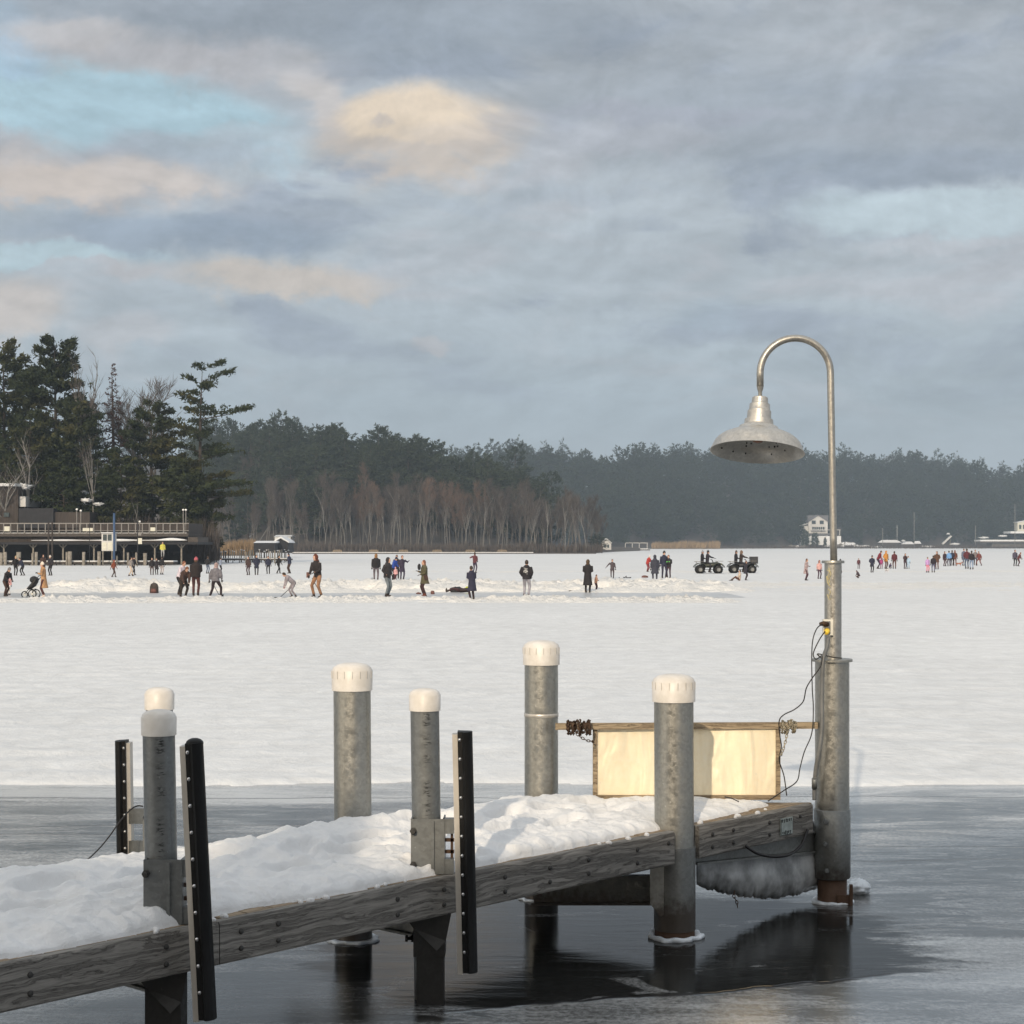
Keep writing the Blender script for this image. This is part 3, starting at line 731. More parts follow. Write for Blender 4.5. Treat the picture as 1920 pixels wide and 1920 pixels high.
def fender(pt, pb, wpx, Y, label, par_group='rubber fender boards of the pier', flip=False, nb=10, roundtop=True):
    u_ = F / Y; top = P(*pt, Y); bot = P(*pb, Y); w = wpx / u_
    t = thing('fender_board', label, 'fender', tuple(bot), 0, par_group)
    ax = (top - bot).normalized(); L = (top - bot).length
    x = Vector((1, 0, 0)); x = (x - ax * x.dot(ax)).normalized(); y = ax.cross(x)      # y points away from camera
    sg = -1 if flip else 1
    def Q(a, b, c): return bot + x * a * sg + y * b + ax * c
    def prism(prof, c0, c1, name, m, par, ang=None, capz=True):
        n = len(prof); mb = MB(); vs = [Q(a, b, c0) for a, b in prof] + [Q(a, b, c1) for a, b in prof]
        fs = [(i, (i + 1) % n, n + (i + 1) % n, n + i) for i in range(n)]
        mb.add(vs, fs, True)
        mb.f += [tuple(reversed(range(n))), tuple(n + k for k in range(n))]; mb.sm += [False, False]
        return mb.build(name, m, par, 40)
    # aluminium channel at the left, flange, then the D-shaped rubber strip
    prism([(-w * .50, -.02), (-w * .24, -.024), (-w * .24, .05), (-w * .50, .045)], 0, L - .012, 'channel', 'aluminium', t)
    D_ = []
    for i in range(9):
        a = math.pi * (i / 8 - .5); D_.append((w * .10 + math.cos(a) * w * .40, -.012 + math.sin(a) * .045))
    rb = prism([(-w * .235, -.038), (-w * .02, -.042)] + D_ + [(-w * .235, .05)], .01, L, 'rubber_strip', 'black_rubber', t)
    if roundtop:
        mb = MB(); mb.ell(Q(w * .12, -.005, L - .004), (w * .38, .045, .022), 20, 8); mb.build('top_bulge', 'black_rubber', rb)
    for k in range(nb):
        c = L - .035 - k * (L - .07) / (nb - .2)
        mb = MB(); M = Matrix.Rotation(R(90), 3, 'X')
        mb.lathe(Q(-w * .13, -.041, c), [(.001, .004), (.004, .004), (.006, .001), (.0075, .0)], 10, M); mb.build('bolt', 'bolt_steel', t)
    return t
fender((360, 1392), (386, 1913), 44, 7.02, 'black rubber fender with pale steel edge, nearest and longest, beside the shaded piling')
fender((867, 1371), (877, 1825), 38, 8.12, 'black rubber fender with sunlit steel edge in the middle of the pier', roundtop=False, nb=12)
u_ = F / 8.75
t = fender((231, 1388), (236, 1720), 28, 8.75, 'thin black and pale fender behind the deck at the far left', nb=10, flip=True, roundtop=False)
mb = MB(); 
for py in (1530, 1590): mb.bar(P(243, py, 8.75), P(276, py, 8.62), .03, .075)
mb.bar(P(272, 1530, 8.6), P(274, 1640, 8.6), .02, .02)
mb.build('arm', 'bracket_steel', t)

# ------------------------------------------------------------------ lamp
BL = Vector((1.93, 10.61, 0))
lampt = thing('lamp_post', 'galvanised gooseneck lamp on a stepped steel piling at the pier head', 'lamp post', tuple(BL))
rL = .1025
def zl_(py): return CAMZ - (py - HY) / 311.0
MB().lathe(BL, [(rL, .16), (rL, .5), (rL, 1.0), (rL, zl_(1238))], 44).build('piling', 'galvanised', lampt)
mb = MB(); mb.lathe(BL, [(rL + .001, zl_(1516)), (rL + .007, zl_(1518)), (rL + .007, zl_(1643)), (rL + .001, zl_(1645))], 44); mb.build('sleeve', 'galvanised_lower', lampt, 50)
MB().lathe(BL, [(.088, -.6), (.088, .165), (.06, .17)], 36).build('rusty_foot', 'rusty_steel', lampt)
mb = MB(); mb.lathe(BL, [(.001, zl_(1235)), (.118, zl_(1235)), (.122, zl_(1236)), (.122, zl_(1240)), (.1, zl_(1240))], 40); mb.build('flange', 'galvanised', lampt, 40)
UX = BL + Vector((.005, 0, 0))
MB().lathe(UX, [(.051, zl_(1235)), (.051, zl_(1055))], 36).build('upper_post', 'lamp_steel', lampt)
mb = MB(); mb.lathe(UX, [(.001, zl_(1051)), (.066, zl_(1051)), (.068, zl_(1053)), (.068, zl_(1056)), (.05, zl_(1056))], 32); mb.build('flange', 'galvanised', lampt, 40)
# bolts on the sleeve
for (px_, py_) in ((1547, 1540), (1547, 1582), (1550, 1632)):
    c = P(px_, py_, BL.y - rL - .004); mb = MB(); mb.tube([c, c + Vector((-.004, -.03, 0))], .009, 8); mb.tube([c + Vector((0, -.004, 0)), c + Vector((-.001, -.016, 0))], .015, 6, smooth=False); mb.build('clamp_bolt', 'bracket_steel', lampt)
# gooseneck pipe
Rg = .212; xr = 1.945 - .025; zc = zl_(700)
pts = [(xr + .016, BL.y, zl_(1053)), (xr, BL.y, zc)]
pts = [(xr + .020 * (1 - i / 8), BL.y, zl_(1053) + (zc - zl_(1053)) * i / 8) for i in range(9)]
for i in range(1, 33):
    a = math.pi * i / 32; pts.append((xr - Rg + Rg * math.cos(a), BL.y - .0 * i, zc + Rg * 1.0 * math.sin(a)))
xlft = xr - 2 * Rg
pts += [(xlft, BL.y, zl_(725))]
MB().tube(pts, .0215, 20).build('gooseneck', 'lamp_steel', lampt)
MB().lathe((xlft, BL.y, 0), [(.0215, zl_(724)), (.019, zl_(729)), (.012, zl_(735)), (.012, zl_(746))], 20).build('coupling', 'lamp_steel', lampt)
# bell shade, opening tipped towards the camera and slightly to the left
piv = Vector((xlft, BL.y, zl_(745)))
MS = Matrix.Rotation(R(4.5), 3, 'Y') @ Matrix.Rotation(R(-10.5), 3, 'X')
k_ = 1 / 311.0
def zz(py): return -(py - 745) * k_
prof = [(.004, 1), (13, 0), (15, 2), (15.5, 12), (19, 14), (19.5, 22), (20.5, 26), (22, 27), (22.5, 38), (23, 43), (26.5, 44), (27.5, 54), (30, 55.5), (36, 58), (39, 63), (44, 67), (55, 70), (66, 75), (75, 82), (80, 88), (84, 97), (86.5, 103), (88, 106)]
outer = [(r_ * k_, -d_ * k_) for r_, d_ in prof]
inner = [(87.0 * k_, -106.5 * k_), (85 * k_, -102 * k_), (80 * k_, -92 * k_), (72 * k_, -83 * k_), (60 * k_, -77 * k_), (40 * k_, -73 * k_), (26 * k_, -70 * k_), (20 * k_, -56 * k_), (.001, -55 * k_)]
sh = MB().lathe(piv, [(13 * k_, .0)] + outer[1:] + inner, 56, MS); sho = sh.build('lamp_shade', 'shade_steel', lampt, 35)
mb = MB(); mb.lathe(piv, [(.001, -88 * k_), (8 * k_, -87 * k_), (13 * k_, -82 * k_), (14 * k_, -76 * k_), (9 * k_, -66 * k_), (8 * k_, -56 * k_)], 20, MS)
mat('lamp_glass', (.25, .10, .05), .15, 0, .3, 20)
mb.build('bulb', 'lamp_glass', sho)
mb = MB(); rr = random.Random(3)
for k in range(13):
    a = R(rr.uniform(35, 150)); q_ = rr.choice([.62, .74, .86, .9]); z_ = np.interp(q_ * 87, [26, 40, 60, 72, 80, 85], [70, 73, 77, 83, 92, 102]) * -k_ - .0015
    p_ = piv + MS @ Vector((math.cos(a) * q_ * 87 * k_, math.sin(a) * q_ * 87 * k_, z_)); r_ = rr.uniform(.003, .006)
    mb.ell(p_, (r_, r_, r_ * 1.3), 8, 5)
mb.build('insect_specks', 'dark_bolt', sho)
# outlet box, plugs, conduit
ob = P(1552, 1176, BL.y - .062)
MB().box(ob, (.058, .035, .095)).build('outlet_box', 'white_plastic', lampt)
MB().box(ob + Vector((-.006, -.02, 0)), (.036, .008, .074)).build('outlet_face', 'conduit', lampt)
c = ob + Vector((-.008, -.018, -.02)); mb = MB(); mb.tube([c, c + Vector((-.004, -.03, -.004)), c + Vector((-.012, -.05, -.014))], [.019, .017, .009], 14); mb.build('yellow_plug', 'yellow_plastic', lampt)
c = ob + Vector((-.004, -.02, .018)); mb = MB(); mb.tube([c, c + Vector((-.03, -.02, .006)), c + Vector((-.052, -.022, .002))], [.014, .015, .010], 10); mb.build('brown_plug', 'chain_rust', lampt)
cp = [P(1553, 1196, 10.53), P(1550, 1215, 10.50), P(1543, 1240, 10.46), P(1541, 1300, 10.47), P(1541, 1360, 10.47), P(1537, 1400, 10.47), P(1530, 1440, 10.49), P(1527, 1475, 10.52), P(1527, 1500, 10.52)]
def spline(pts, n=8):
    pts = [Vector(p) for p in pts]; o = []
    for i in range(len(pts) - 1):
        p0 = pts[max(i - 1, 0)]; p1 = pts[i]; p2 = pts[i + 1]; p3 = pts[min(i + 2, len(pts) - 1)]
        for k in range(n):
            t = k / n; o.append(.5 * ((2 * p1) + (-p0 + p2) * t + (2 * p0 - 5 * p1 + 4 * p2 - p3) * t * t + (-p0 + 3 * p1 - 3 * p2 + p3) * t ** 3))
    return o + [pts[-1]]
MB().tube(spline(cp), .0125, 12).build('conduit', 'conduit', lampt)
MB().tube([P(1527, 1460, 10.49), P(1527, 1478, 10.51)], .016, 12).build('conduit_boot', 'bracket_steel', lampt)
mb = MB(); mb.tube(spline([P(1543, 1236, 10.5), P(1533, 1226, 10.5), P(1560, 1232, 10.49), P(1578, 1234, 10.52)]), .004, 8); mb.build('tie_wire', 'dark_bolt', lampt)
# two flapping straps under the upper flange
# yellow and white scribble left of an old sticker
mb = MB()
def onpost(px_, py_): 
    x_ = (px_ - 1561.5) / 311.0; x_ = max(-.049, min(.049, x_)); return Vector((UX.x + x_, UX.y - math.sqrt(.0525 ** 2 - x_ ** 2) - .0005, zl_(py_)))
for stroke in ([(1548, 1068), (1553, 1072), (1549, 1082), (1553, 1090), (1550, 1096)], [(1551, 1064), (1555, 1076), (1551, 1086)], [(1548, 1080), (1549, 1092), (1554, 1100)], [(1550, 1104), (1554, 1108), (1552, 1118)], [(1549, 1114), (1552, 1124), (1555, 1122)]):
    mb.tube([onpost(*q_) for q_ in stroke], .0022, 5)
mb.build('scribble', 'sticker', lampt)
# rusty angle and ice at the foot of the lamp
mb = MB(); c = P(1592, 1672, 10.5); mb.box((c.x + .012, c.y, .06), (.018, .02, .13)); mb.box((c.x - .03, c.y + .01, .03), (.08, .015, .06)); mb.build('rusty_angle', 'rusty_steel', lampt)
ice_ring(lampt, BL, .086, .125, 9, .016)

def blobmesh(name, c, r, m, parent=None, seed=1, amp=.3, n=28, k=18, f=3.0):
    c = Vector(c); vs = []; fs = []
    for j in range(k + 1):
        th = math.pi * j / k
        for i in range(n):
            a = 2 * math.pi * i / n
            d_ = Vector((math.sin(th) * math.cos(a), math.sin(th) * math.sin(a), -math.cos(th)))
            q_ = 1 + amp * noise.fractal(d_ * f + Vector((seed * 3.1, 0, 0)), .6, 2.1, 4)
            vs.append(c + Vector((d_.x * r[0], d_.y * r[1], d_.z * r[2])) * 1.0 + Vector((d_.x * r[0], d_.y * r[1], d_.z * r[2])) * (q_ - 1))
    for j in range(k):
        for i in range(n):
            i2 = (i + 1) % n; fs.append((j * n + i, j * n + i2, (j + 1) * n + i2, (j + 1) * n + i))
    mb = MB(); mb.add(vs, fs, True); return mb.build(name, m, parent)
o = blobmesh('ice_chunk', P(1610, 1660, 10.9) + Vector((0, 0, -.01)), (.07, .10, .05), 'ice_white', None, 4, .22)
tag(o, 'small white lump of ice beside the foot of the lamp piling', 'ice')
# sheet of frozen spray hanging under the pier between the two right pilings
nx, nz = 90, 36; X = np.zeros((nz, nx)); Yg = X.copy(); Zg = X.copy()
pa, pb_ = P(1306, 1600, 9.95), P(1532, 1600, 10.72)
for front in (0, 1):
    for j in range(nz):
        for i in range(nx):
            u1 = i / (nx - 1); v1 = j / (nz - 1)
            bot_z = .20 - .16 * u1 - .07 * math.sin(u1 * 3.1) + .035 * float(fbm(u1 * 14, 0, 3, 6)) + .05 * abs(float(fbm(u1 * 38, 0, 3, 16)) - .5)
            z_ = .47 + (bot_z - .47) * v1
            th_ = (.028 + .085 * v1 * (.4 + u1)) * (1 - v1 ** 7) * (1 if front else -.3)
            th_ += .03 * (float(fbm(u1 * 8, v1 * 4, 4, 5)) - .5) * v1
            X[j, i] = pa.x + (pb_.x - pa.x) * u1; Yg[j, i] = pa.y + (pb_.y - pa.y) * u1 - th_; Zg[j, i] = z_
    if front == 0: Xb, Yb, Zb = X.copy(), Yg.copy(), Zg.copy()
Xa = np.concatenate([Xb[::1], X[::-1]], 0); Ya = np.concatenate([Yb, Yg[::-1]], 0); Za = np.concatenate([Zb, Zg[::-1]], 0)
o = grid_mesh('hanging_ice', Xa, Ya, Za, 'ice_hang')
tag(o, 'curtain of grey frozen spray hanging below the pier head', 'ice')

# ------------------------------------------------------------------ metal panel on a board rail at the pier head
def panel_mat():
    m = bpy.data.materials.new('sheet_metal'); m.use_nodes = True; MATS['sheet_metal'] = m
    q = G(m.node_tree); b = m.node_tree.nodes['Principled BSDF']
    oc = q.n('ShaderNodeTexCoord').outputs['Object']
    big = q.noise(q.mp(oc, (3.2, 1, 1.1)), 1.3, 3, .5, .5); fine_ = q.noise(oc, 30, 5, .6); sc = q.noise(q.mp(oc, (3, 1, 40)), 3, 4, .6)
    c = q.mix(fine_, (.96, .82, .56), (1.0, .93, .74)); c = q.mix(q.ramp(fine_, .66, .74, 0, .35), c, (.32, .28, .22))
    q.put(b.inputs['Base Color'], c); b.inputs['Metallic'].default_value = .38
    q.put(b.inputs['Roughness'], q.ramp(big, .35, .65, .34, .46))
    q.put(b.inputs['Normal'], q.bump(q.m('ADD', q.m('MULTIPLY', big, 1.0), q.m('MULTIPLY', sc, .01)), .8, .05))
panel_mat()
rail_l, rail_r = P(1040, 1357, 10.68) + Vector((0, .10, 0)), P(1529, 1358, 10.62) + Vector((0, .10, 0))
rail = thing('board_rail', 'wooden rail with framed sheet metal panel across the pier head', 'railing', tuple((rail_l + rail_r) / 2 - Vector((0, 0, .45))))
# rail sits in front of the piling
MB().bar(rail_l + Vector((0, -.26, 0)), rail_r + Vector((0, -.16, 0)), .038, .038).build('top_rail', 'rail_timber', rail)
YP = 10.56
pa, pb_ = P(1112, 1364, YP), P(1462, 1364, YP); zt, zb = pa.z - .006, P(0, 1490, YP).z
mb = MB(); 
mb.bar((pa.x + .012, YP, zt - .004), (pa.x + .012, YP, zb), .05, .026, (1, 0, 0)); mb.build('frame_post', 'rail_timber', rail)
mb = MB(); mb.bar((pb_.x - .012, YP, zt - .004), (pb_.x - .012, YP, zb), .05, .026, (1, 0, 0)); mb.build('frame_post', 'rail_timber', rail)
MB().bar((pa.x - .0, YP, zb - .014), (pb_.x + .0, YP, zb - .014), .06, .026).build('bottom_rail', 'rail_timber', rail)
nx, nz = 60, 24; u1, v1 = np.meshgrid(np.linspace(0, 1, nx), np.linspace(0, 1, nz))
Xp = pa.x + .026 + (pb_.x - pa.x - .052) * u1; Zp = zb + (zt - zb) * v1
Yp = YP - .008 + .004 * (fbm(u1 * 4, v1 * 1.5, 2, 3) - .5) + .0035 * np.exp(-((u1 - .17 - .09 * sstep(v1, .6, .3)) / .02) ** 2)
pn = grid_mesh('metal_sheet', Xp - rail.location.x, Yp - rail.location.y, Zp - rail.location.z, 'sheet_metal', parent=rail)
for k, p_ in enumerate((.30, .62)): pass
# chains wound round the rail ends
def chain_link(mb, c, d_, r=.0085, wr=.0026, roll=0):
    d_ = Vector(d_).normalized(); up = Vector((0, 0, 1)) if abs(d_.z) < .9 else Vector((1, 0, 0))
    y = up.cross(d_).normalized(); z = d_.cross(y)
    if roll: y, z = z, -y
    pts = []
    for i in range(9):
        a = 2 * math.pi * i / 8; pts.append(Vector(c) + d_ * math.cos(a) * r * 1.45 + y * math.sin(a) * r * .8)
    mb.tube(pts, wr, 5, cap=False)
def chain(mb, pts, pitch=.019, **kw):
    pts = spline(pts, 10); acc = 0; k = 0; last = pts[0]
    for i in range(1, len(pts)):
        seg = (pts[i] - pts[i - 1]); L = seg.length
        while acc + L >= pitch and L > 1e-9:
            t_ = (pitch - acc) / L; p_ = pts[i - 1].lerp(pts[i], t_)
            chain_link(mb, p_, seg, roll=k % 2, **kw); k += 1
            seg = pts[i] - p_; L = seg.length; acc = 0
            pts[i - 1] = p_
        acc += L
def wound(label, x0, x1, yc, zc_, m, turns, rr_, hang, seed):
    rn = random.Random(seed); mb = MB(); pts = []
    n = turns * 8
    for i in range(n + 1):
        a = 2 * math.pi * i / 8; x = x0 + (x1 - x0) * (.5 - .5 * math.cos(math.pi * 2 * i / n * 1.5)) 
        q_ = rr_ * (1 + .25 * rn.uniform(-1, 1)); pts.append((x + rn.uniform(-.004, .004), yc + q_ * math.cos(a), zc_ + q_ * math.sin(a)))
    chain(mb, pts); chain(mb, hang)
    o = mb.build('chain', m); tag(o, label, 'chain', 'chains on the board rail'); return o
rl_ = rail_l + Vector((0, -.26, 0)); ry = YP - .0
wound('rusty brown chain wound thickly round the left end of the wooden rail', P(1064, 1357, 10.45).x, P(1106, 1357, 10.45).x, 10.44, rail_l.z, 'chain_rust', 15, .036, [P(1075, 1368, 10.4), P(1086, 1380, 10.4), P(1100, 1388, 10.4), P(1110, 1390, 10.42), P(1113, 1392, 10.5)], 2)
wound('pale steel chain wound round the right end of the wooden rail', P(1466, 1357, 10.45).x, P(1490, 1357, 10.45).x, 10.45, rail_r.z, 'chain_bright', 7, .034, [P(1476, 1368, 10.4), P(1474, 1385, 10.4), P(1470, 1400, 10.4), P(1466, 1412, 10.42), P(1463, 1418, 10.45)], 5)
mb = MB(); chain(mb, [P(1378, 1668, 9.9), P(1376, 1680, 9.9), P(1381, 1690, 9.9), P(1383, 1702, 9.9)]); tag(mb.build('chain', 'chain_rust'), 'short rusty chain dangling under the pier head', 'chain')
# cables
def cable(pts, r, label):
    return tag(MB().tube(spline(pts), r, 8).build('cable', 'black_cable'), label, 'cable', 'black cables round the lamp post')
cable([P(1543, 1170, 10.5), P(1532, 1178, 10.46), P(1524, 1200, 10.44), P(1522, 1235, 10.44), P(1523, 1290, 10.44), P(1525, 1330, 10.44), P(1522, 1375, 10.44), P(1508, 1410, 10.44), P(1500, 1440, 10.43), P(1494, 1465, 10.4), P(1470, 1482, 10.36), P(1440, 1502, 10.3)], .0035, 'black cable from the upper plug looping down to the snow on the deck')
cable([P(1547, 1184, 10.48), P(1536, 1200, 10.45), P(1525, 1225, 10.44), P(1530, 1236, 10.43), P(1541, 1230, 10.44), P(1538, 1250, 10.43), P(1524, 1270, 10.43), P(1512, 1290, 10.43), P(1506, 1315, 10.44), P(1490, 1330, 10.44), P(1470, 1340, 10.44), P(1461, 1352, 10.44), P(1462, 1378, 10.44), P(1465, 1400, 10.46), P(1461, 1425, 10.5), P(1470, 1455, 10.5), P(1475, 1492, 10.48)], .0035, 'black cable from the yellow plug running along the rail and down behind the panel end')
cable([P(1398, 1586, 9.98), P(1420, 1600, 10.0), P(1450, 1606, 10.1), P(1480, 1602, 10.2), P(1502, 1585, 10.35), P(1514, 1556, 10.45)], .009, 'thick black cable sagging in a loop under the pier head')
cable([P(268, 1512, 8.5), P(258, 1511, 8.5), P(245, 1518, 8.45), P(225, 1540, 8.4), P(205, 1568, 8.35), P(185, 1592, 8.3), P(160, 1616, 8.2)], .0035, 'thin black cable sloping from the left fender down to the snow')
cable([P(1359, 1494, 10.2), P(1372, 1497, 10.15), P(1385, 1503, 10.1)], .0035, 'short end of black cable sticking out of the deck snow')

# unseen blocker added behind the camera to shade the near end of the pier
mat('shade_blocker', (.25, .2, .16), .8)
blocker = thing('boathouse', 'unseen shade blocker added behind the viewer', 'building', (-12, -8, 0))  # stands for no known boathouse; added only to block the sun
prof_ = [(-12, .75), (-1.46, .75), (-1.42, 1.45), (-1.12, 1.45), (-1.08, .75), (-.36, .72), (-.2, .86), (.2, 1.12), (.52, 1.24), (1.25, 1.76), (2.6, 2.4), (5, 1.0), (9, .8)]  # top edge shaped to fit the shadow edges on the pier
top_ = [(x - 3.58, z + 7.03) for x, z in prof_]; n_ = len(top_)
vs_ = [(x, -8, z) for x, z in top_] + [(x, -12, z) for x, z in top_] + [(x, -8, -.5) for x, z in top_] + [(x, -12, -.5) for x, z in top_]
mb = MB(); mb.add(vs_, [(i, i + 1, n_ + i + 1, n_ + i) for i in range(n_ - 1)] + [(2 * n_ + i, 2 * n_ + i + 1, i + 1, i) for i in range(n_ - 1)] + [(n_ + i, n_ + i + 1, 3 * n_ + i + 1, 3 * n_ + i) for i in range(n_ - 1)] + [(0, n_, 3 * n_, 2 * n_), (2 * n_ - 1, n_ - 1, 3 * n_ - 1, 4 * n_ - 1)])
mb.build('wall', 'shade_blocker', blocker)
# ------------------------------------------------------------------ land
def lerp_tab(tab, x): return np.interp(x, [t[0] for t in tab], [t[1] for t in tab])
snow_mat('shore_snow', (.62, .63, .66), .6, (.6, .6, .6), .15, 6, .1)
def floor_mat():
    m = bpy.data.materials.new('forest_floor'); m.use_nodes = True; MATS['forest_floor'] = m
    q = G(m.node_tree); b = m.node_tree.nodes['Principled BSDF']
    pos = q.n('ShaderNodeNewGeometry').outputs['Position']
    n1 = q.noise(pos, .12, 6, .65); n2 = q.noise(pos, 1.1, 4, .6)
    c = q.mix(n2, (.035, .03, .026), (.085, .072, .06)); c = q.mix(q.ramp(n1, .66, .74, 0, .5), c, (.5, .52, .55))
    q.put(b.inputs['Base Color'], c); b.inputs['Roughness'].default_value = .95
floor_mat()
SHORE_L = [(-400, 1060), (355, 1060), (372, 1046)]
# skylines (photo x, photo y of the tree tops)
mid_sky = [(300, 800), (440, 796), (560, 802), (640, 806), (700, 812), (800, 836), (860, 856), (950, 880), (1040, 925), (1130, 975), (1180, 1000)]
far_sky = [(-600, 780), (300, 820), (800, 862), (900, 850), (970, 846), (1060, 858), (1140, 866), (1200, 858), (1300, 848), (1450, 852), (1560, 856), (1640, 862), (1720, 866), (1800, 874), (1920, 886), (2300, 900), (2700, 930)]
def hill(name, pxs, shoreY, depth, skytab, treeh, label, ridge_at=.55):
    nv = 40; U, V = np.meshgrid(pxs, np.linspace(0, 1, nv))
    Y = shoreY(U) + V * depth
    X = (U - CX) / F * Y
    Yr = shoreY(U) + ridge_at * depth
    ridge = np.maximum(CAMZ + (HY - lerp_tab(skytab, U)) / F * Yr - treeh, 1.0)
    Z = .25 * sstep(V, 0, .01) + ridge * np.where(V < ridge_at, sstep(V, -.05, ridge_at), 1.0) * (1 + .05 * (fbm(X * .02, Y * .02, 3) - .5)) - ridge * .0
    Z = np.where(V == 0, -.3, Z)
    o = grid_mesh(name, X, Y, Z, 'forest_floor'); tag(o, kind='structure'); o['label'] = label
    def zat(px, v):
        yr = float(shoreY(px)) + ridge_at * depth
        rg = max(CAMZ + (HY - float(lerp_tab(skytab, px))) / F * yr - treeh, 1.0)
        s_ = float(sstep(v, -.05, ridge_at)) if v < ridge_at else 1.0
        return .25 + rg * s_
    return zat
mid_shore = lambda px: np.interp(px, [200, 420, 560, 1100, 1135, 1200], [560, 520, 462, 452, 520, 640])
far_shore = lambda px: np.interp(px, [-600, 900, 1160, 1400, 1560, 1920, 2700], [900, 900, 960, 1080, 1150, 1180, 1300])
z_mid = hill('hill', np.linspace(200, 1200, 70), mid_shore, 190, mid_sky, 21, 'wooded point in the middle distance')
z_far = hill('hill', np.linspace(-600, 2700, 120), far_shore, 420, far_sky, 19, 'long wooded hill across the lake')
# left point behind the marina
us = np.linspace(-400, 398, 70); ys = np.linspace(194, 300, 40); Upx, Y = np.meshgrid(us, ys); X = (Upx - CX) / F * Y
def land_h(u_, y_): return 2.5 * sstep(y_, 194, 200) * (1 - sstep(u_, 355, 395)) + .04 * (y_ - 194) * (1 - sstep(u_, 330, 390)) - .3
tag(grid_mesh('shore_land', X, Y, land_h(Upx, Y), 'forest_floor'), kind='structure')
def z_left(x, y): return float(land_h(x / y * F + CX, y))

# distant blue mountain
nv = 12; U, V = np.meshgrid(np.linspace(1500, 1900, 60), np.linspace(0, 1, nv))
Y = 4300 + 500 * V; X = (U - CX) / F * Y
pk = np.interp(U, [1500, 1600, 1665, 1720, 1780, 1850, 1900], [1000, 905, 853, 856, 876, 905, 1000])
Z = (CAMZ + (HY - pk) / F * 4700) * sstep(V, 0, .8)
tag(grid_mesh('mountain', X, Y, Z, 'forest_floor'), kind='structure')['label'] = 'pale blue mountain beyond the far wood'

# ------------------------------------------------------------------ trees
def leaf_mat(name, a, b_, warm=None):
    m = bpy.data.materials.new(name); m.use_nodes = True; MATS[name] = m
    q = G(m.node_tree); b = m.node_tree.nodes['Principled BSDF']
    pos = q.n('ShaderNodeNewGeometry').outputs['Position']; inf = q.n('ShaderNodeObjectInfo').outputs['Random']
    n1 = q.noise(pos, .9, 4, .6); n2 = q.noise(pos, .17, 2, .5)
    f = q.m('ADD', q.m('MULTIPLY', q.ramp(n1, .3, .7), .6), q.m('MULTIPLY', inf, .4))
    c = q.mix(f, a, b_)
    if warm: c = q.mix(q.ramp(n2, .5, .7, 0, .6), c, warm)
    q.put(b.inputs['Base Color'], c); b.inputs['Roughness'].default_value = .8; b.inputs['Specular IOR Level'].default_value = .2
leaf_mat('pine_needles', (.013, .021, .010), (.040, .050, .019), (.085, .074, .026))
leaf_mat('far_needles', (.012, .022, .015), (.050, .064, .036))
leaf_mat('red_needles', (.030, .018, .014), (.085, .035, .022))
leaf_mat('brown_twigs', (.055, .046, .041), (.10, .083, .072))
leaf_mat('rusty_twigs', (.095, .070, .055), (.15, .10, .075))
leaf_mat('dry_reeds', (.20, .135, .075), (.34, .25, .15))
mat('pine_bark', (.06, .048, .04), .9, 0, .3, 3)
mat('grey_bark', (.13, .12, .11), .9, 0, .3, 3)
mat('pale_bark', (.19, .183, .172), .8, 0, .25, 3)

